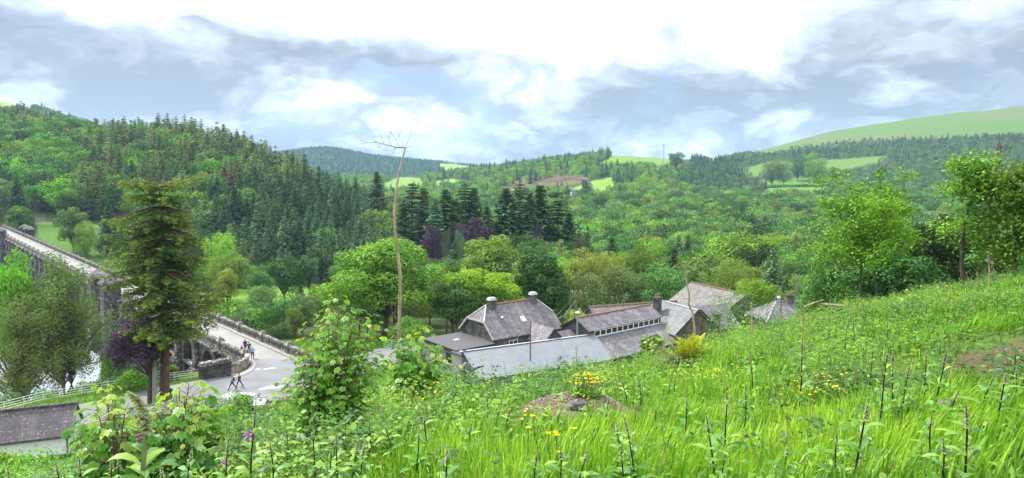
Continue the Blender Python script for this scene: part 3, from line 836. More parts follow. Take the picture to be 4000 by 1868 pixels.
# curved wing wall and block at the near end
def W(s, t, z=0): p = D0 + DD * s + DN * t; return Vector((p.x, p.y, z))
wingp = [(-.6, 6.4), (-1.6, 6.75), (-2.6, 7.3), (-3.5, 8.0), (-4.2, 8.8), (-4.6, 9.6), (-4.75, 10.5)]
ww = empty('curved_wall', W(-3.5, 8), 0, 'curved low stone wall with lichened coping sweeping round from the end of the dam to a dark block', 'wall')
bl, cp = MB(), MB()
o_ = W(-3.5, 8)
for i in range(len(wingp) - 1):
    a, c = W(*wingp[i]) - o_, W(*wingp[i + 1]) - o_; dirv = (c - a).normalized(); nn = Vector((-dirv.y, dirv.x, 0)) * .24
    bl.hexa([(a - nn).to_tuple(), (c - nn).to_tuple(), (c + nn).to_tuple(), (a + nn).to_tuple()] + [((p + Vector((0, 0, 1.05)))).to_tuple() for p in (a - nn, c - nn, c + nn, a + nn)])
    n2 = nn * 1.45
    cp.hexa([((p + Vector((0, 0, 1.053)))).to_tuple() for p in (a - n2, c - n2, c + n2, a + n2)] + [((p + Vector((0, 0, 1.3 + .04 * (i % 2))))).to_tuple() for p in (a - n2 * .8, c - n2 * .8, c + n2 * .8, a + n2 * .8)])
    for q in (.25, .75):
        m_ = a.lerp(c, q) - nn * 1.1; bl.box((m_.x, m_.y, .5), (.16, .12, .9), math.atan2(dirv.y, dirv.x))
bl.build('wall_face', M['weir'], ww); cp.build('coping', M['coping'], ww)
bk = empty('stone_block', W(-4.6, 12.1), RZD, 'black-stained stone block wall with white lichened top beside the lakeside rail', 'wall')
MB().box((0, 0, .75), (1.5, 3.7, 1.7)).box((0, 0, 1.68), (1.65, 3.85, .16)).build('wall_face', M['dam'], bk)
b = MB(); rnd = random.Random(4)
for i in range(9): b.box((rnd.uniform(-.08, .08), -1.65 + i * .41, 1.92), (1.35, .40, .34), rnd.uniform(-.08, .08), top=rnd.uniform(.7, .9))
b.build('coping', M['coping'], bk)
# abutment retaining the bank between dam and block
ab = MB(); pts = [W(1.5, 6.4), W(-4.4, 10.2), W(-4.4, 13.8), W(-2.2, 13.8), W(3.5, 7.0)]
ab.slab([(p.x, p.y, -.06) for p in pts[::-1]], 8)
tag(ab.build('abutment_wall', M['dam']), 'dark stone retaining wall at the waterline under the curved wall', 'wall')

# ------------------------------------------------------------------ roads
def sheet(name, pix, z, th, mat):
    pts = [atz(u, v, z) for u, v in pix]
    b = MB(); b.poly([p.to_tuple() for p in pts]);
    if th:
        k = len(pts)
        for i in range(k):
            a, c = pts[i], pts[(i + 1) % k]
            b.poly([(a.x, a.y, z - th), (c.x, c.y, z - th), c.to_tuple(), a.to_tuple()])
    o = b.build(name, mat)
    me = o.data
    if me.polygons[0].normal.z < 0: me.flip_normals()
    return tag(o, kind='structure')
far_edge = [(-500, 1765), (0, 1654), (170, 1608), (350, 1572), (480, 1545), (650, 1509), (815, 1478), (900, 1470), (945, 1459), (975, 1441), (990, 1418), (992, 1402), (1190, 1405), (1300, 1395), (1480, 1362), (1630, 1340), (1800, 1322)]
near_edge = [(1800, 1345), (1660, 1385), (1500, 1432), (1300, 1495), (1160, 1540), (1040, 1572), (800, 1600), (560, 1622), (300, 1672), (0, 1745), (-500, 1860)]
sheet('road', near_edge + far_edge[::-1] if False else far_edge + near_edge, .045, .9, M['road'])
# pavement sweep round the curved wall
sheet('pavement', [(900, 1462), (940, 1455), (968, 1441), (982, 1424), (978, 1408), (992, 1404), (1000, 1425), (988, 1446), (955, 1463), (915, 1476)], .13, .1, M['pave'])
for px_ in ([(1005, 1524), (1025, 1514), (1072, 1504), (1105, 1505), (1120, 1509), (1100, 1516), (1050, 1520)], [(884, 1515), (895, 1509), (902, 1510), (893, 1516)], [(992, 1444), (1008, 1438), (1020, 1440), (1010, 1446)], [(860, 1548), (900, 1530), (1000, 1536), (980, 1556), (880, 1560)]):
    sheet('puddle', px_, .053, 0, M['puddle'])
# white edge line
sheet('white_line', [(1030, 1441), (1075, 1436), (1076, 1438.5), (1030, 1443.5)], .05, 0, M['white'])

# ------------------------------------------------------------------ fences
def fence(name, pts, h, rails, mat, spacing, label, cat='fence', pr=.035, rr=.022, group=None, square=False):
    o = empty(name, pts[0], 0, label, cat, group); o0 = Vector(pts[0])
    pts = [Vector(p) - o0 for p in pts]
    P = []; first_me = None
    for a, c in zip(pts[:-1], pts[1:]):
        n = max(1, round((c - a).length / spacing))
        P += [a.lerp(c, i / n) for i in range(n)]
    P.append(pts[-1]); P = P[:98]
    rnd = random.Random(len(P))
    for p in P:
        if first_me is None:
            q = MB().box((0, 0, h / 2 - .2), (pr * 2, pr * 2, h + .4)).build('post', mat, o, loc=p); first_me = q.data
        else:
            q = link('post', first_me, o, p); q.rotation_euler = (rnd.uniform(-.03, .03), rnd.uniform(-.03, .03), 0)
    for r in range(rails):
        z = h * (r + .9) / rails - .02
        MB().tube([p + Vector((0, 0, z + rnd.uniform(-.012, .012))) for p in P], rr, 4).build('rail', mat, o)
    return o
fpx = [(-200, 1648), (17, 1607), (170, 1567), (320, 1542), (520, 1511), (682, 1488), (812, 1470)]
fence('metal_fence', [atz(u, v, 0) for u, v in fpx], 1.12, 4, M['fence'], 2.3, 'long white four-railed fence along the lakeside verge ending at the dark stone block', rr=.028)
fence('road_fence', [atz(u, v, 0) for u, v in [(545, 1634), (700, 1618), (860, 1602), (1035, 1582), (1250, 1535)]], 1.15, 4, M['fence'], 2.2, 'white railed fence on the near side of the road behind the parked vehicle', rr=.028)
fence('timber_fence', [atz(u, v, 0) for u, v in [(1060, 1602), (1160, 1592), (1290, 1578)]], 1.0, 2, M['timber'], 1.9, 'low brown timber rail fence beside the parked off-road vehicle', pr=.06, rr=.05)
fence('blue_railing', [atz(u, v, 0) for u, v in [(1500, 1360), (1560, 1350), (1636, 1338), (1700, 1330)]], 1.05, 4, M['bluerail'], 1.7, 'pale blue railing on the roadside under the big bright green tree', rr=.03)
fence('bank_railing', [gy(u, 373) + Vector((0, 0, .1)) for u in (140, 220, 300, 380, 460, 540)], 1.3, 3, M['fence'], 4, 'thin pale railing above the grass bank at the far end of the dam', rr=.05, pr=.06)

# ------------------------------------------------------------------ buildings
def ang(d): return math.atan2(d[1], d[0])
def gable(name, label, A, B, zr, runs, ze, roofm, wallm, ridgem=None, cat='building', base=-.5, oh=.22, group=None, gables=True, th=.12):
    """ridge A->B, runs=(left,right) horizontal half widths, ze=(left,right) eaves heights"""
    A, B = Vector((A[0], A[1], 0)), Vector((B[0], B[1], 0)); d = (B - A); L = d.length
    o = empty(name, A, ang(d), label, cat, group)
    wl_, wr_ = runs; el_, er_ = ze
    w = MB()
    w.poly([(0, wl_, base), (0, wl_, el_), (0, 0, zr), (0, -wr_, er_), (0, -wr_, base)])
    w.poly([(L, wl_, base), (L, wl_, el_), (L, 0, zr), (L, -wr_, er_), (L, -wr_, base)][::-1])
    w.poly([(0, wl_, base), (L, wl_, base), (L, wl_, el_), (0, wl_, el_)]); w.poly([(0, -wr_, er_), (L, -wr_, er_), (L, -wr_, base), (0, -wr_, base)])
    w.build('wall', wallm, o)
    r = MB()
    up = .10
    sl = (zr - el_) / wl_; sr = (zr - er_) / wr_
    r.slab([(-oh, 0, zr + up), (L + oh, 0, zr + up), (L + oh, wl_ + oh, el_ - sl * oh + up), (-oh, wl_ + oh, el_ - sl * oh + up)], th)
    r.slab([(L + oh, 0, zr + up), (-oh, 0, zr + up), (-oh, -wr_ - oh, er_ - sr * oh + up), (L + oh, -wr_ - oh, er_ - sr * oh + up)], th)
    ro = r.build('roof', roofm, o)
    if ridgem:
        q = MB(); n = int(L / .45); rnd = random.Random(n)
        for i in range(n):
            q.box((-oh + (L + 2 * oh) * (i + .5) / n, 0, zr + up + .06 + rnd.uniform(-.01, .01)), ((L + 2 * oh) / n - .012, .34, .16), 0, top=.72)
        q.build('ridge_tiles', ridgem, o)
    return o, L, ro
def chimney(parent, x, y, z0, z1, sx=.9, sy=.7, mat=None, cap='lead', pots=0, bh=.35):
    st = MB().box((x, y, (z0 + z1) / 2), (sx, sy, z1 - z0)).box((x, y, z1 + .05), (sx + .18, sy + .18, .1)).build('chimney', mat or M['rubble'], parent)
    if cap == 'lead': MB().box((x, y, z1 + .1 + bh / 2), (sx + .14, sy + .14, bh), top=.74).build('chimney_cap', M['lead'], st)
    for i in range(pots):
        px_ = x + (i - (pots - 1) / 2) * .36
        MB().tube([(px_, y, z1 + .1), (px_, y, z1 + .35), (px_, y, z1 + .42), (px_, y, z1 + .52)], [.13, .11, .14, .13], 8).build('chimney_pot', M['redtile'], st)
    return st
# --- stone house with half-hipped slate roof
hd = R(37.5); hdir = Vector((math.cos(hd), math.sin(hd), 0)); hn = Vector((-hdir.y, hdir.x, 0))
E0 = Vector((-2.42, 91.1, 0))
house = empty('stone_house', E0, hd, 'stone house with half-hipped slate roof, red ridge tiles and two lead-capped chimneys', 'house')
Lh, Wh, ze, zr, zh = 11.9, 7.9, 4.35, 8.0, 6.2
yr = Wh / 2; hw_ = (zr - zh) / (zr - ze) * yr
b = MB()
for x, s_ in ((.12, 1), (Lh - .12, -1)):
    q = [(x, 0, -.5), (x, 0, ze), (x, yr - hw_, zh), (x, yr + hw_, zh), (x, Wh, ze), (x, Wh, -.5)]
    b.poly(q if s_ < 0 else q[::-1])
b.poly([(.12, .0, -.5), (Lh - .12, .0, -.5), (Lh - .12, .0, ze), (.12, .0, ze)]); b.poly([(.12, Wh, ze), (Lh - .12, Wh, ze), (Lh - .12, Wh, -.5), (.12, Wh, -.5)])
b.build('wall', M['rubble'], house)
ra, rb = 1.5, Lh - 1.5
b = MB(); oh = .25; k = (zr - ze) / yr
b.slab([(-.2, -oh, ze - k * oh + .1), (Lh + .2, -oh, ze - k * oh + .1), (Lh + .2, yr - hw_, zh + .1), (rb, yr, zr + .1), (ra, yr, zr + .1), (-.2, yr - hw_, zh + .1)], .12)
b.slab([(Lh + .2, Wh + oh, ze - k * oh + .1), (-.2, Wh + oh, ze - k * oh + .1), (-.2, yr + hw_, zh + .1), (ra, yr, zr + .1), (rb, yr, zr + .1), (Lh + .2, yr + hw_, zh + .1)], .12)
b.slab([(-.2, yr + hw_, zh + .1), (-.2, yr - hw_, zh + .1), (ra, yr, zr + .1)], .12); b.slab([(Lh + .2, yr - hw_, zh + .1), (Lh + .2, yr + hw_, zh + .1), (rb, yr, zr + .1)], .12)
hroof = b.build('roof', M['slate'], house)
q = MB(); n = 26; rnd = random.Random(2)
for i in range(n): q.box((ra + (rb - ra) * (i + .5) / n, yr, zr + .17), ((rb - ra) / n - .01, .34, .17), 0, top=.6); q.box((ra + (rb - ra) * (i + .5) / n, yr, zr + .29), (.10, .10, .1), 0)
q.build('ridge_tiles', M['redtile'], hroof)
for x0, xe in ((-.2, ra), (Lh + .2, rb)):
    q = MB()
    for sg in (-1, 1): q.tube([(x0, yr + sg * hw_, zh + .13), (xe, yr, zr + .15)], .11, 6)
    q.build('hip_flashing', M['lead'], hroof)
q = MB()
for x in (-.24, Lh + .24):
    for sg, y0 in ((-1, -oh), (1, Wh + oh)):
        q.slab([(x - .03, y0, ze - k * oh + .13), (x + .03, y0, ze - k * oh + .13), (x + .03, yr + sg * hw_, zh + .13), (x - .03, yr + sg * hw_, zh + .13)], .24)
    q.box((x, yr, zh + .02), (.06, 2 * hw_, .22))
q.build('bargeboards', M['barge'], hroof)
chimney(house, 2.25, yr - .3, 6.8, 8.75, 1.05, .85); chimney(house, 9.7, yr - .3, 6.8, 8.75, .95, .8)
# skylight and roof vents
def on_roof(x, y, w, h_, up, mat, name, par):
    z = ze + k * y + .1; a = math.atan(k); 
    q = MB().box((0, 0, 0), (w, h_, .10)); q.xform(Matrix.Translation((x, y, z + up)) @ Matrix.Rotation(a, 4, 'X')); return q.build(name, mat, par)
sk = on_roof(6.3, 1.62, .75, .95, .04, M['cream'], 'skylight', hroof); 
on_roof(3.0, 2.2, .35, .25, .06, M['white'], 'roof_vent', hroof)
def window(par, x, y, z, w, h_, rz, panes=2, frame='white', face=-1, sill=True):
    """a framed window standing proud of a wall; rz orients its width"""
    T = Matrix.Translation((x, y, z)) @ Matrix.Rotation(rz, 4, 'Z')
    f = MB(); t = .07; d = .10
    for sx in (-1, 1): f.box((sx * (w / 2 - t / 2), 0, 0), (t, d, h_))
    for sz in (-1, 1): f.box((0, 0, sz * (h_ / 2 - t / 2)), (w - 2 * t, d, t))
    for i in range(1, panes): f.box((-w / 2 + w * i / panes, 0, 0), (t * .8, d * .9, h_ - 2 * t))
    f.xform(T); fo = f.build('window', M[frame], par)
    g_ = MB().box((0, 0, 0), (w - 2 * t, .03, h_ - 2 * t)); g_.xform(T); g_.build('pane', M['glass'], fo)
    if sill:
        s_ = MB().box((0, face * .06, -h_ / 2 - .05), (w + .2, .2, .09)); s_.xform(T); s_.build('sill', M['cream'], fo)
    return fo
window(house, 3.25, -.03, 3.05, 1.5, 1.35, 0, 2); window(house, 9.8, -.03, 3.0, 1.2, 1.2, 0, 2)
MB().tube([(-.1, -.38, ze - .22), (Lh, -.38, ze - .22)], .07, 5).build('gutter', M['darktrim'], house)
MB().tube([(.25, -.36, ze - .25), (.25, -.14, ze - .6), (.25, -.14, 0)], .06, 6).build('downpipe', M['darktrim'], house)
# front wing with its own slate roof
w = MB(); x0, x1, yo, zt = 5.6, 9.2, -3.6, 5.35
w.poly([(x0, yo, -.5), (x1, yo, -.5), (x1, yo, 3.6), ((x0 + x1) / 2, yo, zt), (x0, yo, 3.6)]); w.poly([(x0, 0, -.5), (x0, yo, -.5), (x0, yo, 3.6), (x0, 0, 3.6)]); w.poly([(x1, yo, -.5), (x1, 0, -.5), (x1, 0, 3.6), (x1, yo, 3.6)])
w.build('porch_wall', M['rubble'], house)
w = MB(); xm = (x0 + x1) / 2; kk = (zt - 3.6) / (xm - x0)
w.slab([(x0 - .2, yo - .2, 3.6 - kk * .2 + .1), (xm, yo - .2, zt + .1), (xm, 1.1, zt + .1), (x0 - .2, -.1, 3.6 - kk * .2 + .1)][::-1] if False else [(xm, yo - .2, zt + .1), (xm, 1.15, zt + .1), (x0 - .2, -.5, 3.6 - kk * .2 + .1), (x0 - .2, yo - .2, 3.6 - kk * .2 + .1)], .1)
w.slab([(xm, 1.15, zt + .1), (xm, yo - .2, zt + .1), (x1 + .2, yo - .2, 3.6 - kk * .2 + .1), (x1 + .2, -.5, 3.6 - kk * .2 + .1)], .1)
w.build('porch_roof', M['slate'], house)
w = MB(); w.slab([(9.35, -3.2, 2.55), (Lh + .9, -3.2, 2.55), (Lh + .9, -.02, 3.7), (9.35, -.02, 3.7)], .1); w.build('lean_to_roof', M['slate'], house)
w = MB(); w.poly([(9.4, -3.0, -.5), (Lh + .7, -3.0, -.5), (Lh + .7, -3.0, 2.5), (9.4, -3.0, 2.5)]); w.poly([(Lh + .7, -3.0, -.5), (Lh + .7, -.01, -.5), (Lh + .7, -.01, 3.6), (Lh + .7, -3.0, 2.52)]); w.build('lean_to_wall', M['rubble'], house)
# --- flat-roofed extension on the gable end
ex = empty('flat_extension', E0 - hdir * 5.9, hd, 'flat-roofed grey rendered extension against the stone gable, dark framed windows', 'building')
b = MB(); b.box((2.85, 3.95, 1.5), (5.9, 7.9, 4.1)); b.build('wall', M['render'], ex)
rr_ = MB().box((2.85, 3.9, 3.68), (6.5, 8.6, .22)).build('roof', M['felt'], ex)
b = MB(); b.box((2.85, -.46, 3.62), (6.55, .1, .38)); b.box((-.46, 3.9, 3.62), (.1, 8.7, .38)); b.build('fascia', M['darktrim'], ex)
MB().box((2.9, 4.6, 3.81), (.7, .5, .04)).build('roof_hatch', M['white'], rr_)
MB().box((-.1, -1.2, 1.5), (1.5, 2.3, 4.05)).build('porch', M['render'], ex); MB().box((-.1, -1.2, 3.60), (1.7, 2.5, .16)).build('porch_roof', M['felt'], ex)
for x in (1.2, 2.5, 3.8): window(ex, x, -.03, 2.5, 1.15, 1.2, 0, 2, 'darktrim')
window(ex, -.13, 1.6, 2.3, 1.5, 1.3, R(90), 2, 'darktrim', 1); window(ex, 5.2, -.03, 2.8, .8, .7, 0, 1, 'darktrim')
b = MB().box((-.1, -2.37, 1.1), (.95, .06, 2.1)).build('door', M['darktrim'], ex); MB().sphere((.25, -2.42, 1.1), .04).build('handle', M['lead'], b)
# --- corrugated shed
A, B = Vector((-6.0, 85.6, 0)), Vector((11.2, 94.9, 0)); d = B - A; Ls = d.length
shed = empty('corrugated_shed', A, ang(d), 'long pale grey corrugated metal shed just behind the hillside crest', 'shed')
def corrug(x0, x1, p, q, amp=.018, pitch=.36):
    """sheet from ridge p=(y,z) to eave q, ribs running down the slope"""
    b = MB(); n = int((x1 - x0) / pitch * 4); sl = math.atan2(q[1] - p[1], abs(q[0] - p[0])); pts = []
    for i in range(n + 1):
        x = x0 + (x1 - x0) * i / n; h_ = amp * (1, 1, -1, -1)[i % 4]
        pts.append(((x, p[0], p[1] + h_), (x, q[0], q[1] + h_)))
    for i in range(n):
        a, c = pts[i], pts[i + 1]; f = [a[0], c[0], c[1], a[1]]
        b.poly(f if q[0] > p[0] else f[::-1])
    return b
rf, rb_ = 4.7, 2.4
b = corrug(-.25, Ls + .25, (0, 4.06), (-rf - .3, 4.06 - (rf + .3) * .47)); sr = b.build('roof', M['tin'], shed)
b = corrug(-.25, Ls + .25, (0, 4.06), (rb_ + .3, 4.06 - (rb_ + .3) * .72)); b.build('roof', M['tin'], shed)
q = MB()
for x in (-.2, Ls - .2): q.box((x, -.0, 4.10), (.9, .42, .05))
q.box((Ls / 2, 0, 4.10), (Ls + .5, .34, .05)); q.build('ridge_cap', M['lead'], sr)
q = MB(); q.slab([(-.3, 0, 4.13), (-.12, 0, 4.13), (-.12, -rf - .3, 4.13 - (rf + .3) * .47), (-.3, -rf - .3, 4.13 - (rf + .3) * .47)][::-1], .08)
q.slab([(Ls + .12, 0, 4.13), (Ls + .3, 0, 4.13), (Ls + .3, -rf - .3, 4.13 - (rf + .3) * .47), (Ls + .12, -rf - .3, 4.13 - (rf + .3) * .47)][::-1], .08)
q.build('verge_flashing', M['tin'], sr)
zf, zb = 4.0 - rf * .47, 4.0 - rb_ * .72
b = MB()
for x, s_ in ((0, 1), (Ls, -1)):
    q = [(x, rb_, -.5), (x, rb_, zb), (x, 0, 3.98), (x, -rf, zf), (x, -rf, -.5)]; b.poly(q if s_ > 0 else q[::-1])
b.poly([(0, -rf, -.5), (Ls, -rf, -.5), (Ls, -rf, zf), (0, -rf, zf)]); b.poly([(Ls, rb_, -.5), (0, rb_, -.5), (0, rb_, zb), (Ls, rb_, zb)])
for i in range(7): b.box((-.03, rb_ - .5 - i * .85, 1.4), (.05, .06, 3.4 - abs(i - 3) * .2))
b.build('wall', M['tinwall'], shed)
window(shed, -.04, -.9, 2.3, 1.0, 1.0, R(90), 2, 'lead', 1)
# --- long slate building with clerestory windows
A = Vector((9.2, 96.4, 0)); B = Vector((21.3, 106.4, 0)); d = B - A; L3 = d.length
cl = empty('clerestory_building', A, ang(d), 'long slate-roofed stone building with a row of white clerestory windows under the upper roof', 'building')
w = MB(); yb = 3.4
w.poly([(0, yb, -.5), (0, yb, 4.3), (0, 0, 6.0), (0, -2.4, 4.62), (0, -2.4, -.5)]); w.poly([(L3, yb, -.5), (L3, yb, 4.3), (L3, 0, 6.0), (L3, -2.4, 4.62), (L3, -2.4, -.5)][::-1])
w.poly([(0, -2.4, -.5), (L3, -2.4, -.5), (L3, -2.4, 4.55), (0, -2.4, 4.55)]); w.poly([(L3, yb, -.5), (0, yb, -.5), (0, yb, 4.3), (L3, yb, 4.3)])
w.poly([(.9, -6.6, -.5), (.9, -2.4, -.5), (.9, -2.4, 3.75), (.9, -6.6, 1.75)][::-1]); w.poly([(.9, -6.6, -.5), (L3 + 1.5, -6.6, -.5), (L3 + 1.5, -6.6, 1.75), (.9, -6.6, 1.75)])
w.build('wall', M['rubble'], cl)
r = MB(); kf = (6.0 - 4.62) / 2.4
r.slab([(L3 + .3, 0, 6.1), (-.35, 0, 6.1), (-.35, -2.62, 6.1 - kf * 2.62), (L3 + .3, -2.62, 6.1 - kf * 2.62)], .12); r.slab([(-.35, 0, 6.1), (L3 + .3, 0, 6.1), (L3 + .3, 3.7, 4.25), (-.35, 3.7, 4.25)], .12)
ur = r.build('roof', M['slate'], cl)
q = MB()
for i in range(40): q.box((-.3 + (L3 + .6) * (i + .5) / 40, 0, 6.16), ((L3 + .6) / 40 - .012, .3, .12), 0, top=.75)
q.build('ridge_tiles', M['redtile'], ur)
q = MB(); q.slab([(-.42, 0, 6.12), (-.34, 0, 6.12), (-.34, -2.8, 6.12 - kf * 2.8), (-.42, -2.8, 6.12 - kf * 2.8)][::-1], .26); q.slab([(-.34, 0, 6.12), (-.42, 0, 6.12), (-.42, 3.75, 4.22), (-.34, 3.75, 4.22)][::-1], .26); q.build('bargeboards', M['darktrim'], ur)
r = MB(); r.slab([(L3 + 1.7, -2.47, 3.56), (.75, -2.47, 3.56), (.75, -6.9, 1.62), (L3 + 1.7, -6.9, 1.62)], .12); r.build('lower_roof', M['slate'], cl)
MB().box((L3 / 2 + .8, -2.60, 3.62), (L3 - .8, .22, .1)).build('lead_flashing', M['lead'], cl)
nw = 12
for i in range(nw): window(cl, .95 + (L3 - 1.6) * (i + .5) / nw, -2.50, 4.08, (L3 - 1.6) / nw - .02, .80, 0, 1, 'white', sill=False)
fl = MB(); fl.tube([(-.5, -.6, 3.2), (-.5, -.6, 6.9)], .13, 8); fl.build('flue', M['steel'], cl)
MB().tube([(-.5, -.6, 6.9), (-.5, -.6, 7.02), (-.5, -.6, 7.12)], [.30, .32, .26], 10).build('flue_cap', M['white'], bpy.data.objects['flue'])
w = MB(); w.box((-1.6, 1.2, 1.3), (2.4, 4.0, 3.6)); w.build('porch_wall', M['rubble'], cl)
w = MB(); w.slab([(-2.9, -1.1, 3.15), (-.1, -1.1, 3.15), (-.1, 1.2, 4.3), (-2.9, 1.2, 4.3)], .1).slab([(-2.9, 1.2, 4.3), (-.1, 1.2, 4.3), (-.1, 3.5, 3.15), (-2.9, 3.5, 3.15)], .1); w.build('porch_roof', M['slate'], cl)
# --- mossy range behind
o, L4, _ = gable('mossy_range', 'long low range with mossy slate roof behind the clerestory building', (12.3, 107.2), (27.0, 112.5), 5.5, (3.2, 4.2), (3.4, 2.9), M['slate_m'], M['rubble'], M['orangelich'])
# --- building with gable towards the viewer and tall chimney
o5, L5, r5 = gable('gabled_wing', 'blue-grey slate wing whose brown stone gable faces the hillside', (24.2, 110.2), (27.9, 102.0), 6.0, (3.4, 4.0), (3.0, 2.7), M['slate_b'], M['rubble_brown'], None)
q = MB(); 
for sg, wd, ez in ((1, 3.4, 3.0), (-1, 4.0, 2.7)):
    kx = (6.0 - ez) / wd; a_ = [(L5 + .3, 0, 6.14), (L5 + .3, sg * (wd + .25), 6.14 - kx * (wd + .25))]
    f = [a_[0], (L5 + .22, 0, 6.14), (L5 + .22, a_[1][1], a_[1][2]), a_[1]]; q.slab(f if sg > 0 else f[::-1], .25)
q.build('bargeboards', M['darktrim'], r5)
MB().box((L5 / 2, 0, 6.14), (L5 + .4, .3, .1), top=.7).build('ridge_flashing', M['lead'], r5)
ck = empty('chimney_stack', (22.9, 107.6, 0), R(39), 'tall stone chimney stack with two red pots between the clerestory roof and the gabled wing', 'chimney')
MB().box((0, 0, 3.5), (1.15, .85, 6.6)).box((0, 0, 6.88), (1.35, 1.05, .16)).box((0, 0, 7.04), (1.2, .9, .16)).build('stack', M['rubble'], ck)
for x in (-.28, .28): MB().tube([(x, 0, 7.1), (x, 0, 7.4), (x, 0, 7.48), (x, 0, 7.6)], [.16, .13, .17, .15], 8).build('chimney_pot', M['redtile'], ck)
# --- big mossy roof behind
gable('big_barn', 'largest slate roof at the back with rust-coloured ridge sloping down to the right', (34.1, 130.0), (39.8, 116.7), 5.9, (4.2, 5.6), (3.2, 2.4), M['slate_m'], M['rubble'], M['orangelich'])
# --- roof in front of it
gable('low_slate_range', 'low slate roof tucked in front of the big rust-ridged roof', (27.6, 107.6), (34.2, 110.0), 5.5, (3.0, 4.2), (3.2, 2.6), M['slate'], M['rubble'])
o = empty('small_chimney', (31.6, 105.2, 0), R(20), 'small square stone chimney with dark cap right of the gabled wing', 'chimney')
MB().box((0, 0, 2.3), (.85, .75, 4.8)).build('stack', M['rubble'], o); MB().box((0, 0, 4.8), (1.0, .9, .16)).build('chimney_cap', M['darktrim'], o)
# --- far right hipped roof
hp = empty('hipped_cottage', (46.5, 112.5, 0), R(8), 'low hipped slate roof with red chimney pots at the right end of the buildings', 'house')
b = MB(); hx, hy = 6.8, 3.8; rx = 3.2; z1, z2 = 3.0, 5.6
b.slab([(-hx, -hy, z1), (hx, -hy, z1), (rx, 0, z2), (-rx, 0, z2)], .1).slab([(hx, hy, z1), (-hx, hy, z1), (-rx, 0, z2), (rx, 0, z2)], .1).slab([(hx, -hy, z1), (hx, hy, z1), (rx, 0, z2)], .1).slab([(-hx, hy, z1), (-hx, -hy, z1), (-rx, 0, z2)], .1)
hr = b.build('roof', M['slate'], hp); MB().box((0, 0, 1.2), (hx * 2 - .5, hy * 2 - .5, 3.5)).build('wall', M['rubble'], hp)
q = MB()
for sx in (-1, 1):
    for sy in (-1, 1): q.tube([(sx * hx, sy * hy, z1 + .03), (sx * rx, 0, z2 + .04)], .09, 5)
q.tube([(-rx, 0, z2 + .05), (rx, 0, z2 + .05)], .1, 5); q.build('hip_flashing', M['lead'], hr)
chimney(hp, -1.0, -.3, 4.8, 6.6, 1.25, .85, M['rubble'], 'none', 3)
sdh = empty('satellite_dish', (43.5, 111.4, 6.0), 0, 'small white dish on a thin pole beside the red chimney pots', 'dish')
MB().sphere((0, 0, .35), .33, 10, 6, sc=(1, .3, .8)).build('reflector', M['white'], sdh); MB().tube([(0, .1, -3.5), (0, .1, .3)], .035, 5).build('mast', M['steel'], sdh)
# --- white cottage bottom left
oc, Lc, rc_ = gable('white_cottage', 'whitewashed cottage with dark slate roof below the hillside at lower left', (-56, 59.7), (-42.3, 65.2), 4.05, (2.3, 2.3), (1.95, 1.95), M['slate_d'], M['whitewash'], M['slate_d'], base=-.5)
MB().tube([(0, -2.62, 1.75), (Lc, -2.62, 1.75)], .07, 5).build('gutter', M['darktrim'], oc)
MB().box((Lc - .35, -2.34, .6), (.12, .1, 2.4)).build('downpipe', M['darktrim'], oc)
# --- far white houses
for (u, v, y, s_, lab) in ((2244, 752, 1000, 1.0, 'white two-storey farmhouse with end chimney on the far hillside, left of its neighbour'), (2306, 748, 1010, 1.15, 'cream square house with pyramid roof beside a purple tree on the far hillside')):
    p = aty(u, v, y); z0 = Hs(p.x, p.y); zt = p.z - 2
    o = empty('farmhouse', (p.x, p.y, zt - 2), R(15), lab, 'house')
    MB().box((0, 0, 1.5), (10.5 * s_, 6, 9.5)).build('wall', M['whitewash'], o)
    if s_ == 1.0:
        b = MB().slab([(-5.5, -3.4, 6.1), (5.5, -3.4, 6.1), (5.5, 0, 8.6), (-5.5, 0, 8.6)], .2).slab([(5.5, 3.4, 6.1), (-5.5, 3.4, 6.1), (-5.5, 0, 8.6), (5.5, 0, 8.6)], .2)
        b.poly([(-5.24, -3, 6.2), (-5.24, 0, 8.4), (-5.24, 3, 6.2)]).poly([(5.24, -3, 6.2), (5.24, 0, 8.4), (5.24, 3, 6.2)])
    else: b = MB().box((0, 0, 7.7), (12.8, 7.2, 3.0), top=.12)
    b.build('roof', M['slate'], o)
    MB().box((-4.6 * s_, 0, 8.6), (1.0, 1.0, 2.4)).build('chimney', M['cream'], o)
    for xx in (-3, 0, 3):
        for zz in (2.2, 4.8): MB().box((xx * s_, -3.02, zz), (1.1, .1, 1.5)).build('window', M['glass'], o)
p = aty(2325, 765, 985); o = empty('slate_outbuilding', (p.x, p.y, p.z - 5), R(10), 'low grey-roofed outbuilding below the cream square house', 'building')
MB().box((0, 0, 1.6), (11, 6, 5)).build('wall', M['cream'], o); MB().slab([(-6, -3.5, 4.0), (6, -3.5, 4.0), (6, 0, 6.4), (-6, 0, 6.4)], .2).slab([(6, 3.5, 4), (-6, 3.5, 4), (-6, 0, 6.4), (6, 0, 6.4)], .2).build('roof', M['slate'], o)
p = hit(3125, 985); p.z += 1.5; o = empty('valley_cottage', (p.x, p.y, p.z), R(-10), 'grey cottage roof glimpsed among the trees behind the tall thin maple', 'house')
MB().box((0, 0, 1.4), (8, 5, 5)).build('wall', M['cream'], o); MB().slab([(-4.4, -3, 3.6), (4.4, -3, 3.6), (4.4, 0, 5.8), (-4.4, 0, 5.8)], .2).slab([(4.4, 3, 3.6), (-4.4, 3, 3.6), (-4.4, 0, 5.8), (4.4, 0, 5.8)], .2).build('roof', M['slate'], o)
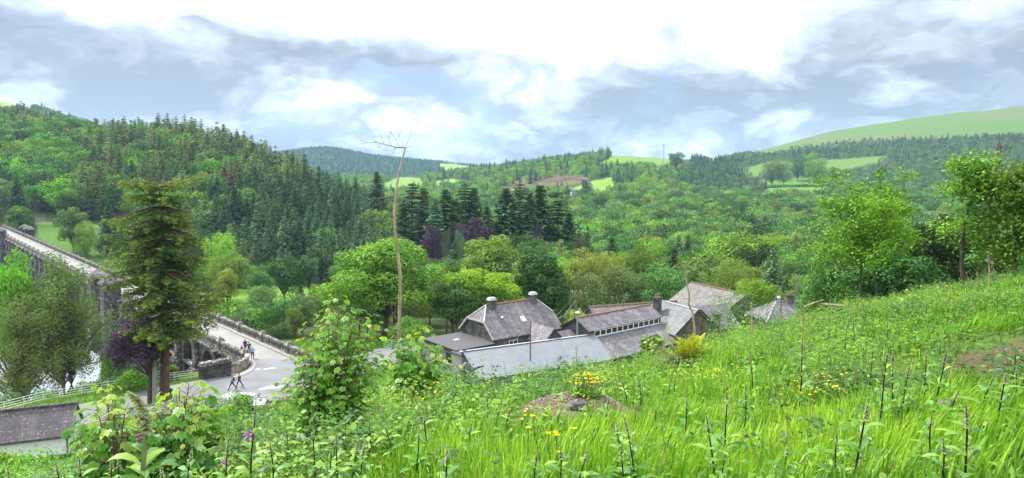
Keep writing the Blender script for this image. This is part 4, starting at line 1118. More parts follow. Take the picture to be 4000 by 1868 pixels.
# --- telecom mast on the skyline
p = aty(2592, 610, 1500); zb_ = Hs(p.x, p.y); o = empty('telecom_mast', (p.x, p.y, zb_), 0, 'grey lattice mast standing on the skyline field', 'mast')
b = MB(); hh = 26 + max(0, p.z + 2 - zb_ - 3)
for sx in (-1, 1):
    for sy in (-1, 1): b.tube([(sx * 1.3, sy * 1.3, 0), (sx * .9, sy * .9, hh)], .16, 4)
for i in range(9):
    z = hh * i / 9; z2_ = hh * (i + 1) / 9
    for sx in (-1, 1): b.tube([(sx * 1.2, -1.1, z), (-sx * 1.1, -1.1, z2_)], .09, 4); b.tube([(sx * 1.15, -1.2, z), (sx * 1.15, 1.2, z2_)], .09, 4)
b.build('lattice', M['steel'], o)
b = MB()
for r in range(3):
    for zz in (hh - 2, hh): b.box((1.5 * math.cos(r * 2.1), 1.5 * math.sin(r * 2.1), zz), (.6, .6, 1.9))
b.build('antenna', M['steel'], o)
# --- rock face behind the far end of the dam
rnd = random.Random(8)
for k_, (u0, u1, v0, v1, y, lab) in enumerate(((-80, 150, 826, 880, 398, 'grey quarried rock face with a small dark opening beyond the far end of the dam'), (120, 215, 840, 880, 396, 'craggy grey rock face under trees right of the dam end tree'))):
    b = MB(); nx, nz = 26, 7; grid = []
    for i_ in range(nx + 1):
        for j_ in range(nz + 1):
            p = aty(u0 + (u1 - u0) * i_ / nx, v1 + (v0 - v1) * j_ / nz, y + j_ * .8 + rnd.uniform(-1.6, 1.6)); grid.append(p)
    for i_ in range(nx):
        for j_ in range(nz):
            a = i_ * (nz + 1) + j_; b.poly([grid[a], grid[a + nz + 1], grid[a + nz + 2], grid[a + 1]])
    for i_ in range(nx): 
        a = i_ * (nz + 1) + nz; q1, q2 = grid[a] + Vector((0, 18, 1)), grid[a + nz + 1] + Vector((0, 18, 1)); b.poly([grid[a], grid[a + nz + 1], q2, q1])
    tag(b.build('rock_face', M['rock']), lab, 'rock face')

# ------------------------------------------------------------------ poles and wires
def pole(name, u, vt, y, zb_, label, r=.12, arm=False, lean=0):
    t = aty(u, vt, y); o = empty(name, (t.x, t.y, zb_), 0, label, 'pole')
    MB().tube([(0, 0, -.5), (lean, 0, t.z - zb_)], [r, r * .75], 7).build('shaft', M['woodpole'], o)
    if arm:
        a = MB().box((0, 0, t.z - zb_ - .35), (1.5, .1, .12)).build('crossarm', M['woodpole'], o)
        for x in (-.6, 0, .6): MB().tube([(x, 0, t.z - zb_ - .3), (x, 0, t.z - zb_ - .05)], .05, 5).build('insulator', M['white'], a)
    return t
pA = pole('utility_pole', 2252, 1134, 99, 0, 'brown wooden utility pole behind the white-capped flue, carrying most of the wires', .13, True)
pB = pole('utility_pole', 2228, 1119, 112, 0, 'slim dark pole just left of the wire-carrying pole', .10)
pC = pole('short_pole', 2241, 1180, 97.2, 0, 'short leaning wooden pole beside the flue', .10, lean=.2)
pD = pole('short_pole', 2072, 1253, 86.5, 0, 'lone thin wooden post rising in front of the porch roof', .10)
pE = pole('utility_pole', 3054, 1114, 108, 0, 'wooden pole with stay wire beside the satellite dish', .13)
pF = pole('utility_pole', 3118, 1087, 120, 0, 'thin pole standing alone behind the hipped cottage', .10)
def wire(p, q, sag, label, mat='wire', r=.022):
    p, q = Vector(p), Vector(q); n = 14
    pts = [p.lerp(q, i / n) - Vector((0, 0, sag * 4 * (i / n) * (1 - i / n))) for i in range(n + 1)]
    tag(MB().tube(pts, r, 4).build('overhead_wire', M[mat]), label, 'wire')
wire(pA, aty(1735, 1166, 104), .5, 'thin wire strung left from the pole across the trees behind the house')
wire(pA, aty(3054, 1118, 108), 1.6, 'long wire running right from the pole to the far pole by the dish')
wire(pA, aty(2168, 1236, 98.6), .4, 'upper pale service wire from the pole down to the house roof', 'wire_pale')
wire(pA - Vector((0, 0, 1.2)), aty(2170, 1245, 98.6), .7, 'lower sagging service wire from the pole to the house roof', 'wire_pale')
wire(pC, aty(2174, 1250, 98.4), .4, 'service wire from the short leaning pole to the house roof', 'wire_pale')
wire(pD, aty(2000, 1340, 91.0), .25, 'wire from the lone post down to the house window', 'wire_pale')
wire(aty(2098, 1308, 88.5), aty(2195, 1332, 88), .2, 'yellowish cable lying across the porch roof', 'barge')
wire(pE, aty(3300, 1160, 92), .5, 'wire leaving the far pole towards the right-hand trees')
wire(pE, aty(3010, 1200, 106), .1, 'taut stay wire of the pole by the dish', 'wire_pale')

# ------------------------------------------------------------------ vehicles
def car(name, loc, rz, label, paint, boxy=False, cat='car'):
    o = empty(name, loc, rz, label, cat)
    if boxy: prof_ = [(-2.1, .35), (-2.15, 1.0), (-2.05, 1.12), (-2.0, 1.9), (.35, 1.9), (.95, 1.15), (2.1, 1.05), (2.2, .35)]; hw = .88
    else: prof_ = [(-2.0, .3), (-2.05, .8), (-1.85, .95), (-1.3, 1.42), (.2, 1.45), (1.0, .98), (1.95, .78), (2.05, .3)]; hw = .85
    b = MB(); n = len(prof_)
    def yy(z): return hw * (1 if z < 1.1 else (.90 if boxy else .80))
    for sg in (-1, 1):
        q = [(x, sg * yy(z), z) for x, z in prof_]; b.poly(q if sg < 0 else q[::-1])
    for i in range(n):
        (x1, z1), (x2, z2) = prof_[i], prof_[(i + 1) % n]
        b.poly([(x1, -yy(z1), z1), (x1, yy(z1), z1), (x2, yy(z2), z2), (x2, -yy(z2), z2)])
    bo = b.build('body', M[paint], o, bevel=.04)
    w = MB()
    if boxy:
        w.box((-2.07, 0, 1.5), (.05, 1.3, .55)); w.box((.69, 0, 1.52), (.05, 1.3, .55)); w.box((-.9, -.85, 1.5), (2.0, .06, .5)); w.box((-.9, .85, 1.5), (2.0, .06, .5))
    else:
        w.slab([(-1.86, -.6, 1.0), (-1.86, .6, 1.0), (-1.34, .55, 1.42), (-1.34, -.55, 1.42)][::-1], .03); w.slab([(.98, -.6, 1.04), (.98, .6, 1.04), (.24, .55, 1.46), (.24, -.55, 1.46)], .03)
        w.box((-.5, -.73, 1.2), (1.7, .06, .32)); w.box((-.5, .73, 1.2), (1.7, .06, .32))
    w.build('window', M['glass'], o)
    for x in (-1.3, 1.35):
        for sg in (-1, 1):
            t = MB().tube([(x, sg * (hw - .16), .34), (x, sg * (hw + .04), .34)], .34, 14).build('wheel', M['darktrim'], o)
            MB().tube([(x, sg * (hw - .1), .34), (x, sg * (hw + .055), .34)], .18, 10).build('rim', M['steel'], t)
    for sg in (-1, 1):
        MB().box((2.06 if not boxy else 2.17, sg * .6, .72), (.08, .32, .16)).build('headlight', M['white'], o)
        MB().box((-2.06 if not boxy else -2.13, sg * .72, .85), (.06, .14, .26)).build('tail_light', M['redtile'], o)
    if boxy:
        MB().box((-.85, 0, 1.93), (2.35, 1.55, .05)).build('roof_panel', M['white'], o)
        rk = MB()
        for sg in (-1, 1): rk.tube([(-1.9, sg * .7, 2.06), (.2, sg * .7, 2.06)], .03, 5)
        for x in (-1.7, -1.0, -.3, .2): rk.tube([(x, -.7, 2.04), (x, .7, 2.04)], .025, 5)
        rk.build('roof_rack', M['darktrim'], o)
    return o
car('parked_vehicle', atz(1018, 1628, 0.05), R(100), 'boxy black off-road vehicle with white roof parked behind the roadside shrubs', 'carblack', True, 'off-road vehicle')
pc = W(284, 4.6, .04); car('blue_car', pc, RZD + math.pi, 'small blue-grey car driving along the far end of the dam', 'carblue')

# ------------------------------------------------------------------ people
def skinned(name, verts, edges, radii, root, mat, parent, sub=1):
    me = bpy.data.meshes.new(name); me.from_pydata([tuple(v) for v in verts], edges, []); me.update()
    o = link(name, me, parent); me.materials.append(mat)
    m_ = o.modifiers.new('skin', 'SKIN'); m_.use_smooth_shade = True
    sv = me.skin_vertices[0].data if me.skin_vertices else None
    if sv is None:
        bpy.context.view_layer.update(); sv = me.skin_vertices[0].data
    for i, r in enumerate(radii):
        rr = r if isinstance(r, tuple) else (r, r); sv[i].radius = rr
    sv[root].use_root = True
    s_ = o.modifiers.new('sub', 'SUBSURF'); s_.levels = sub; s_.render_levels = sub
    return o
def person(loc, rz, h=1.74, stride=.25, arms=(.25, -.25), top='navy', legs='jeans', hair='hair_br', label='', pack=None, lean=.0, vest=None, bend=.15):
    o = empty('person', loc, rz, label, 'person')
    # faces +x; stride: left foot forward
    k = h / 1.74
    J = {}
    J['pel'] = (0, 0, .95); J['waist'] = (.0 + lean * .3, 0, 1.10); J['chest'] = (lean * .7, 0, 1.30); J['neck'] = (lean, 0, 1.47); J['head0'] = (lean + .02, 0, 1.56); J['head1'] = (lean + .03, 0, 1.66)
    for s_, sg in (('l', 1), ('r', -1)):
        st = stride * sg; a = arms[0 if sg > 0 else 1]
        J['hip' + s_] = (0, sg * .09, .90); J['kn' + s_] = (st * .55 + .05, sg * .10, .50); J['an' + s_] = (st - (.06 if st < 0 else 0), sg * .10, .09 + (.06 if st < -.1 else 0)); J['to' + s_] = (st + .15, sg * .12, .035 + (0 if st >= -.1 else .0))
        J['sh' + s_] = (lean * .9, sg * .18, 1.41); J['el' + s_] = (lean * .5 + a * .45 - .03, sg * .25, 1.13); J['wr' + s_] = (lean * .4 + a + bend * .8, sg * .23, .92 + abs(a) * .25)
        J['pa' + s_] = (J['wr' + s_][0] + .05, sg * .225, J['wr' + s_][2] - .07)
    def build(name, names, edges, rad, root, mat):
        idx = {n: i for i, n in enumerate(names)}
        return skinned(name, [Vector(J[n]) * k for n in names], [(idx[a], idx[b]) for a, b in edges], [tuple(x * k for x in (r if isinstance(r, tuple) else (r, r))) for r in rad], idx[root], mat, o)
    names = ['pel', 'waist', 'chest', 'neck', 'head0', 'head1'] + [a + s_ for s_ in 'lr' for a in ('hip', 'kn', 'an', 'to', 'sh', 'el', 'wr', 'pa')]
    edges = [('pel', 'waist'), ('waist', 'chest'), ('chest', 'neck'), ('neck', 'head0'), ('head0', 'head1')]
    for s_ in 'lr': edges += [('pel', 'hip' + s_), ('hip' + s_, 'kn' + s_), ('kn' + s_, 'an' + s_), ('an' + s_, 'to' + s_), ('chest', 'sh' + s_), ('sh' + s_, 'el' + s_), ('el' + s_, 'wr' + s_), ('wr' + s_, 'pa' + s_)]
    base = dict(pel=(.13, .10), waist=(.12, .09), chest=(.14, .10), neck=.055, head0=.085, head1=.088, hip=.085, kn=.055, an=.038, to=.032, sh=.055, el=.04, wr=.027, pa=.032)
    rad = [base[n if n in base else n[:-1]] for n in names]
    bd = build('body', names, edges, rad, 'pel', M['skin'])
    f = MB()
    for s_, sg in (('l', 1), ('r', -1)):      # fingers and thumb
        p = Vector(J['pa' + s_]) * k
        for i, L in enumerate((.060, .070, .066, .052)):
            b0 = p + Vector(((i - 1.5) * .017, 0, -.02)); f.tube([b0, b0 + Vector((.012, -sg * .006, -L * .6)), b0 + Vector((.02, -sg * .022, -L))], [.009, .0085, .007], 5)
        b0 = p + Vector((.03, 0, .01)); f.tube([b0, b0 + Vector((.028, -sg * .008, -.02)), b0 + Vector((.036, -sg * .014, -.045))], [.010, .009, .008], 5)
    hd_ = Vector(J['head1']) * k
    f.sphere(tuple(hd_ + Vector((.092, 0, -.035)) * k), .016 * k, 6, 4, sc=(1, .8, 1.3))
    for sg in (-1, 1): f.sphere(tuple(hd_ + Vector((-.002, sg * .088, -.03)) * k), .022 * k, 6, 4, sc=(.7, .4, 1.2)); 
    f.build('hands_and_features', M['skin'], bd)
    e_ = MB()
    for sg in (-1, 1): e_.sphere(tuple(hd_ + Vector((.083, sg * .032, -.008)) * k), .009 * k, 6, 4)
    e_.box(tuple(hd_ + Vector((.087, 0, -.075)) * k), (.008, .04, .008)); e_.build('eyes_and_mouth', M['darktrim'], bd)
    hr = MB().sphere(tuple(hd_ + Vector((-.012, 0, .022)) * k), .103 * k, 12, 8, sc=(1.0, .92, .95)); hr.build('hair', M['c_' + hair], o, True)
    tn = ['pel', 'waist', 'chest'] + [a + s_ for s_ in 'lr' for a in ('sh', 'el', 'wr')]
    te = [('pel', 'waist'), ('waist', 'chest')] + [e for s_ in 'lr' for e in (('chest', 'sh' + s_), ('sh' + s_, 'el' + s_), ('el' + s_, 'wr' + s_))]
    build('jacket', tn, te, [(.165, .135), (.155, .125), (.17, .135), .085, .062, .045, .085, .062, .045], 'pel', M['c_' + top])
    ln = ['pel'] + [a + s_ for s_ in 'lr' for a in ('hip', 'kn', 'an')]
    le = [e for s_ in 'lr' for e in (('pel', 'hip' + s_), ('hip' + s_, 'kn' + s_), ('kn' + s_, 'an' + s_))]
    build('trousers', ln, le, [(.14, .115), .108, .076, .055, .108, .076, .055], 'pel', M['c_' + legs])
    for s_ in 'lr':
        a, t_ = Vector(J['an' + s_]) * k, Vector(J['to' + s_]) * k
        MB().tube([a + Vector((-.06, 0, -.04)), a.lerp(t_, .5) + Vector((0, 0, -.01)), t_], [.05, .055, .042], 8).build('shoe', M['c_shoe'], o)
    if pack: MB().box((-.2 * k, 0, 1.22 * k), (.2, .32, .46), top=.8).build('backpack', M['c_' + pack], o, bevel=.04)
    return o
def pp(u, v): return atz(u, v, .045)
person(pp(987, 1401), R(-62), 1.78, .30, (.2, -.15), 'skyblue', 'jeans', 'hair_gr', 'grey-haired person in light blue jacket and dark trousers striding down the dam road')
person(pp(973, 1381), R(120), 1.76, .22, (.25, -.2), 'black', 'black', 'hair_br', 'person in black coat, arm out, second from front of the dam road group')
person(pp(958, 1372), R(100), 1.80, .15, (.05, -.1), 'navy', 'navy', 'hair_br', 'tall person in dark navy coat at the back of the group on the dam road')
person(pp(945, 1384), R(80), 1.35, .12, (.1, -.1), 'blue', 'jeans', 'hair_rd', 'shorter person in bright blue top behind the last parapet pier')
person(pp(908, 1522), R(205), 1.80, .42, (.2, -.3), 'greyblue', 'jeans', 'hair_rd', 'person in grey-blue top with black backpack striding along the lower road', 'black')
person(pp(936, 1511), R(195), 1.72, .35, (.25, -.2), 'black', 'black', 'hair_rd', 'person in black top with pink trim walking a step behind the backpacker')
for i, (s_, t_, c_, hc, lab) in enumerate(((57.5, .95, 'blue', 'hair_rd', 'tiny person in blue leaning at the parapet opposite the turrets'), (58.4, 1.1, 'black', 'hair_gr', 'tiny person in black by the parapet opposite the turrets, next to the one in blue'), (59.5, .95, 'pinkc', 'hair_br', 'tiny person in pink by the parapet opposite the turrets'))):
    person(W(s_, t_, .18), RZD - math.pi / 2 + i * .5, 1.72, .05, (.1, .1), c_, 'jeans', hc, lab)
# ------------------------------------------------------------------ trees
def unit(a): return a / (np.linalg.norm(a, axis=-1, keepdims=True) + 1e-9)
def arc3(p, q, bend, n=6):
    p, q = np.asarray(p, float), np.asarray(q, float); t = np.linspace(0, 1, n)[:, None]
    return p * (1 - t) + q * t + np.asarray(bend, float) * (4 * t * (1 - t))
def broadleaf(seed, n=9000, leaf=.20, Hh=16., Wd=12., lobes=34, base=.22, r0=.26, fill=.12, droop=0., lobe_r=(.13, .21), fork=1, limb_n=None, flat=.85, aspect=.62, low=.0, frr=(.45, .86)):
    """-> (crown Geo, wood Geo); crown made of leaf clumps carried on limbs"""
    rng = np.random.default_rng(seed); cg, wg = Geo(), Geo()
    zc = Hh * (1 + base) / 2; sz = Hh * (1 - base) / 2
    d = unit(rng.normal(size=(lobes, 3))); d[:, 2] = np.where(d[:, 2] < -.55, -d[:, 2], d[:, 2])
    fr = rng.uniform(*frr, (lobes, 1)) ; fr[:lobes // 6] *= .5
    c = d * fr * np.array([Wd / 2, Wd / 2, sz]); c[:, 2] += zc
    wob = 1 + .16 * np.sin(np.arctan2(d[:, 1], d[:, 0]) * 2 + seed) + .1 * np.sin(np.arctan2(d[:, 1], d[:, 0]) * 3 + 2 * seed); c[:, :2] *= wob[:, None]
    rl = rng.uniform(*lobe_r, lobes) * Wd
    pr = rl ** 2 / (rl ** 2).sum()
    k = rng.choice(lobes, n, p=pr)
    dd = unit(rng.normal(size=(n, 3)) + np.array([0, 0, .35])); rad = rl[k][:, None] * np.where(rng.random((n, 1)) < fill, rng.uniform(.2, .9, (n, 1)), rng.uniform(.78, 1.12, (n, 1)))
    bump_ = 1 + .16 * np.sin(dd[:, :1] * 5 + k[:, None]) * np.sin(dd[:, 1:2] * 5 + 2.1 * k[:, None]) 
    P = c[k] + dd * rad * bump_ * np.array([1, 1, flat])
    P[:, 2] -= droop * rng.random(n) ** 2 * rl[k]
    keep = np.ones(n, bool)
    for j in range(lobes):
        q = np.linalg.norm(P - c[j], axis=1); keep &= (q > rl[j] * .62) | (k == j)
    P, k, dd = P[keep], k[keep], dd[keep]; m = len(P)
    N = dd + rng.normal(size=(m, 3)) * .55 + np.array([0, 0, .35])
    lr = rng.random(lobes)
    T = np.clip(.16 + .42 * lr[k] + .46 * rng.random(m) - .05, 0, 1)
    up = None
    if droop > .3: up = np.cross(N, np.array([[0, 0, 1.]])) + rng.normal(size=(m, 3)) * .2
    cg.leaves(P, N, rng.uniform(.7, 1.3, m) * leaf, rng.uniform(.7, 1.2, m) * leaf * aspect, T, 0, rng, up=up)
    # wood
    top = np.array([rng.normal() * .3, rng.normal() * .3, Hh * (base + .30)])
    stems = []
    for f in range(fork):
        off = np.array([math.cos(f * 2.4), math.sin(f * 2.4), 0]) * (.0 if fork == 1 else Wd * .10)
        b0 = off * .25 + np.array([0, 0, -.6])
        pts = arc3(b0, top + off * 1.3, rng.normal(size=3) * .25 * np.array([1, 1, 0]), 8); wg.tube(pts, np.linspace(r0, r0 * .5, 8) * (1 if fork == 1 else .7), 8); stems.append(pts)
    idx = range(lobes) if limb_n is None else rng.choice(lobes, limb_n, replace=False)
    for j in idx:
        st = stems[j % fork]; q = st[rng.integers(4, 8)]
        e = c[j]; mid = np.array([0, 0, Wd * .05 * rng.uniform(-.5, 1)])
        pts = arc3(q, e, mid + rng.normal(size=3) * Wd * .025, 7); wg.tube(pts, np.linspace(r0 * .34, r0 * .07, 7), 5)
        for _ in range(3):
            a = pts[rng.integers(3, 6)]; wg.tube(arc3(a, c[j] + unit(rng.normal(size=3)) * rl[j] * .9, rng.normal(size=3) * .15, 4), np.linspace(r0 * .1, r0 * .03, 4), 4)
    return cg, wg
def conifer(seed, Hh=20., Rr=3.6, levels=30, per=8, sprays=7, leaf=.34, low=.06, droop=.35, power=.85, gap=.0, thick=.24, ragged=.25, asp=.36):
    rng = np.random.default_rng(seed); cg, wg = Geo(), Geo()
    wg.tube(arc3((0, 0, -.6), (0, 0, Hh * .98), (rng.normal() * .15, rng.normal() * .15, 0), 9), np.linspace(thick, .02, 9), 7)
    PP, NN, TT, LL, UU = [], [], [], [], []
    for i in range(levels):
        t = (i + rng.uniform(-.3, .3)) / levels; t = min(max(t, 0), 1)
        z = Hh * (low + (1 - low) * t); r = Rr * (1 - t) ** power * (1 if t > .12 else .55 + 3.7 * t) + .12
        if rng.random() < gap: continue
        for b_ in range(per):
            if rng.random() < .07 + gap: continue
            a = 2 * math.pi * (b_ + rng.random()) / per + i * 2.4; L = r * rng.uniform(1 - ragged, 1 + ragged * .8)
            s = (np.arange(sprays) + rng.random(sprays)) / sprays; s = s ** .75
            dirv = np.array([math.cos(a), math.sin(a), 0]); side = np.array([-dirv[1], dirv[0], 0])
            zz = z - droop * L * (s ** 1.2) + .25 * droop * L * (s ** 3) * 1.6 + L * .05
            off = rng.normal(size=sprays) * L * .13 * (1.1 - s)
            P = dirv * (s * L)[:, None] + side * off[:, None]; P[:, 2] = zz
            N = np.array([0, 0, 1.]) + rng.normal(size=(sprays, 3)) * .45 + dirv * .5
            PP.append(P); NN.append(N); LL.append(np.full(sprays, leaf) * (.55 + .55 * (1 - t)) * rng.uniform(.7, 1.3, sprays))
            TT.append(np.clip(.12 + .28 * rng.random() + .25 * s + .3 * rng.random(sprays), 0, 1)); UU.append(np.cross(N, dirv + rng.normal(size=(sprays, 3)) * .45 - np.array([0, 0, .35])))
    P = np.concatenate(PP); N = np.concatenate(NN); L = np.concatenate(LL)
    cg.leaves(P, N, L, L * asp, np.concatenate(TT), 0, rng, up=np.concatenate(UU))
    return cg, wg
def merged(name, cg, wg, mats):
    g_ = Geo()
    for V_, F_, T_ in zip(cg.V, cg.F, cg.T): g_.V.append(V_); g_.F.append(F_); g_.T.append(T_); g_.M.append(np.zeros(len(F_), int))
    g_.n = cg.n
    for V_, F_, T_ in zip(wg.V, wg.F, wg.T): g_.V.append(V_); g_.F.append(F_ + cg.n); g_.T.append(T_); g_.M.append(np.ones(len(F_), int))
    return g_.mesh(name, mats)
# --- low detail kinds for the woods
FARB, FARC, NEARB, NEARC = [], [], [], []      # (mesh, height)
for i, (mk, n, leaf, Hh, Wd, ll) in enumerate((('forest', 620, .62, 15, 12, 15), ('forest', 640, .62, 14, 13, 17), ('forest', 560, .60, 16, 10, 14), ('dull', 620, .55, 13, 10, 16), ('dull', 560, .50, 12, 9, 15),
                                       ('oak', 620, .60, 14, 12, 16), ('yellow', 480, .50, 14, 10, 15), ('bright', 520, .60, 14, 11, 14))):
    cg, wg = broadleaf(100 + i, int(n * 2.3), leaf * .68, Hh, Wd, ll, .06, .25, .06, limb_n=4, lobe_r=(.16, .25)); FARB.append((merged('woodland_tree', cg, wg, [M[mk], M['bark']]), Hh, mk))
    cg, wg = broadleaf(150 + i, n * 11, leaf * .34, Hh, Wd, ll + 14, .06, .25, .08, limb_n=9, lobe_r=(.12, .20)); NEARB.append((cg.mesh('crown', M[mk]), wg.mesh('trunk', M['bark']), Hh, mk))
for i, (mk, Hh, Rr, lv, dr, gp, rg) in enumerate((('spruce', 22, 3.7, 19, .45, 0, .25), ('spruce', 24, 4.0, 20, .5, 0, .3), ('spruce', 20, 3.4, 17, .4, 0, .2), ('larch', 22, 3.8, 17, .25, .06, .4), ('larch', 24, 4.2, 18, .3, .08, .45), ('larch', 20, 3.6, 16, .2, .05, .4), ('rust', 19, 3.2, 15, .3, .12, .4), ('distant', 20, 4.0, 12, .45, 0, .25))):
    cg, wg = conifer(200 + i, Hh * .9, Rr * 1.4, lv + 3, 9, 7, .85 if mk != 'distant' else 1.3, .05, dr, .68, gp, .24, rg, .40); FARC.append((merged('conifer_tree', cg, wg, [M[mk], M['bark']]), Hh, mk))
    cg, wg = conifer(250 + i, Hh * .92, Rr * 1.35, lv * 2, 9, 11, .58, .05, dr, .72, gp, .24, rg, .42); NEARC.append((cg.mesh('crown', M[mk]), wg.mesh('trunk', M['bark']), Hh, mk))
# --- scatter the woods over the ground
rngF = np.random.default_rng(77)
SG_A = np.linspace(-1.1, 1.1, 400); SG_L = np.linspace(math.log(40), math.log(5000), 500)
sx = SG_A[None] * np.exp(SG_L)[:, None]; sy = np.exp(SG_L)[:, None] + 0 * sx
sl_ = np.maximum.accumulate((H(sx, sy) - CAMZ) / sy, axis=0)
def occl(x, y):
    ia = np.clip(((x / y) + 1.1) / 2.2 * 399, 0, 399).astype(int); il = np.clip((np.log(y * .96) - SG_L[0]) / (SG_L[-1] - SG_L[0]) * 499, 0, 499).astype(int)
    return sl_[il, ia]
cand = []
for y0, y1, sp in ((122, 300, 10.5), (300, 620, 10.5), (620, 1000, 11.5), (1000, 1800, 12.5), (1800, 4200, 19.0)):
    W_ = y1 * .86; nx_ = int(2 * W_ / sp); ny_ = int((y1 - y0) / sp)
    gx_, gy_ = np.meshgrid(np.linspace(-W_, W_, nx_), np.linspace(y0, y1, ny_))
    x = gx_.ravel() + rngF.uniform(-.45, .45, gx_.size) * sp; y = gy_.ravel() + rngF.uniform(-.45, .45, gx_.size) * sp
    k = (np.abs(x / y) < .84) & (y >= y0 - 3); cand.append(np.stack([x[k], y[k], np.full(k.sum(), sp)], 1))
cand = np.concatenate(cand); x, y, sp = cand.T
z = H(x, y)
_, op, px, py = zone_of(x, y, z)
s_, t_ = dam_st(x, y)
scar_ = np.zeros(len(x), bool)
for poly, (a_, b_), c_ in SCAR: scar_ |= inpoly(px, py, poly) & (y > a_) & (y < b_)
bad = (op & ~(scar_ & (rngF.random(len(x)) < .4))) | ((t_ > -13) & (t_ < 11) & (s_ > -30) & (s_ < 346)) | ((t_ > 0) & (s_ < 352) & (s_ > 0) & (px < 1300)) | ((y < 140) & (px > 1900) & (px < 3350) & (y < 136)) | ((y < 160) & (px < 1330))
bad |= ((px > 1640) & (px < 1900) & (y > 250) & (y < 322)) 
bad |= (H(x, y) < -6.5) & (y < 300) & (t_ > 0)
bad |= (px < 520) & (y < 376) & (t_ < 2)
for poly, y_a, y_b in (([(2950, 750), (3300, 690), (3310, 760), (3130, 806), (2980, 800)], 800, 1600), ([(2900, 690), (2915, 650), (3080, 676), (3290, 656), (3440, 630), (3500, 640), (3300, 680), (3080, 700)], 900, 1700),
                       ([(1490, 740), (1660, 715), (1660, 745), (1500, 768)], 600, 2500), ([(1950, 735), (2290, 700), (2300, 735), (2110, 770), (1960, 770)], 700, 1500), ([(2200, 765), (2400, 715), (2410, 770), (2350, 812), (2210, 812)], 500, 1300),
                       ([(2330, 640), (2700, 615), (2700, 650), (2350, 665)], 1000, 2200), ([(790, 1150), (1080, 1120), (1080, 1290), (800, 1260)], 125, 260)):
    bad |= inpoly(px, py, poly) & (y > y_a) & (y < y_b)
vis = (z + 22 - CAMZ) / y > occl(x, y) - .002
pxz, pyz = projn(x, y, z + 15)
k = ~bad & vis & (pxz > -160) & (pxz < 4160)
x, y, z, sp, px, py = x[k], y[k], z[k], sp[k], px[k], py[k]
nf = fbm(x, y, 45, 3, 51); nf2 = fbm(x, y, 160, 3, 61); r1 = rngF.random(len(x))
pc_ = np.full(len(x), .07)                       # share of conifers
L1 = (px < 1480) & (y > 340) & (y < 1100)
pc_[L1] = np.clip(.62 + 2.2 * nf2[L1] + 1.0 * nf[L1], .05, .95)
m_ = L1 & (py > 640) & (px < 860); pc_[m_] = np.clip(.22 + nf[m_] * 2, 0, .6)
m_ = L1 & (py > 730) & (px >= 860) | ((px > 860) & (px < 1500) & (y > 330) & (y < 560)); pc_[m_] = .93
m_ = L1 & (px > 360) & (py < 720); pc_[m_] = np.clip(.84 + nf[m_], .5, 1)
m_ = L1 & (px < 360) & (py > 520); pc_[m_] = np.clip(.12 + nf[m_] * 1.5, 0, .5)
m_ = L1 & (py < 500) & (px < 520); pc_[m_] = .85
m_ = (y > 2300) & (px < 2100); pc_[m_] = .96
m_ = (px > 1750) & (px < 2480) & (y > 1000) & (y < 1900); pc_[m_] = np.clip(.32 + nf2[m_] * 2, .1, .8)
m_ = (px > 1330) & (px < 1950) & (y > 1150) & (y < 2500); pc_[m_] = .12
m_ = (px > 2650) & (y > 1150); pc_[m_] = np.clip(.20 + nf2[m_] * 2.4, .04, .8)
m_ = (px > 2900) & (y > 1700); pc_[m_] = np.clip(.34 + nf2[m_] * 3, .1, .8)
m_ = (px > 1500) & (px < 2300) & (y > 250) & (y < 420); pc_[m_] = .12
isc = r1 < pc_
r2 = rngF.random(len(x))
kind = np.zeros(len(x), int)
# broadleaf kinds: 0-2 forest, 3-4 dull, 5 oak, 6 yellow, 7 bright
bq = np.where(r2 < .50, (r2 * 6).astype(int) % 3, np.where(r2 < .68, 3 + (r2 * 50).astype(int) % 2, np.where(r2 < .86, 5, np.where(r2 < .93, 6, 7))))
right = (px > 2600) & (y > 900); bq[right & (r2 > .25)] = 3 + ((r2[right & (r2 > .25)] * 90).astype(int) % 2)
near_ = (y < 330) & (px < 1500); bq[near_ & (r2 > .3)] = np.where(rngF.random((near_ & (r2 > .3)).sum()) < .5, 4, 5)
lft = L1 & (px < 900); q_ = lft & (r2 > .55); bq[q_] = np.where(rngF.random(q_.sum()) < .8, 5, 7)
cq = np.where(r2 < .5, 3 + (r2 * 12).astype(int) % 3, np.where(r2 < .58, 6, (r2 * 40).astype(int) % 3))
m_ = (py > 730) & L1 & (px > 820); cq[m_ & (r2 < .93)] = (r2[m_ & (r2 < .93)] * 60).astype(int) % 3
m_ = L1 & (py < 790); q_ = rngF.random(len(x)); cq[m_] = np.where(q_[m_] < .72, 3 + (q_[m_] * 90).astype(int) % 3, np.where(q_[m_] < .86, 6, (q_[m_] * 80).astype(int) % 3))
q_ = (px > 1330) & (px < 2700) & (y > 950) & (y < 2500); r4 = rngF.random(len(x)); bq[q_] = np.where(r4[q_] < .35, 7, np.where(r4[q_] < .6, 6, np.where(r4[q_] < .8, 5, 3)))
cq[(y > 1000) & (cq < 6)] = (r2[(y > 1000) & (cq < 6)] * 60).astype(int) % 3
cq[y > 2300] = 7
kind = np.where(isc, cq, bq)
ex_ = np.nonzero(isc & (y < 1100) & (y > 300) & (rngF.random(len(x)) < .95))[0]
x = np.append(x, x[ex_] + rngF.uniform(3.5, 7.5, len(ex_)) * rngF.choice([-1, 1], len(ex_))); y = np.append(y, y[ex_] + rngF.uniform(-6, 6, len(ex_))); z = np.append(z, H(x[-len(ex_):], y[-len(ex_):]))
sp, px, py, isc = (np.append(a, a[ex_]) for a in (sp, px, py, isc)); kind = np.append(kind, np.where(rngF.random(len(ex_)) < .6, kind[ex_], np.where(kind[ex_] < 3, (kind[ex_] + 1) % 3, 3 + (kind[ex_] + 1) % 3)))
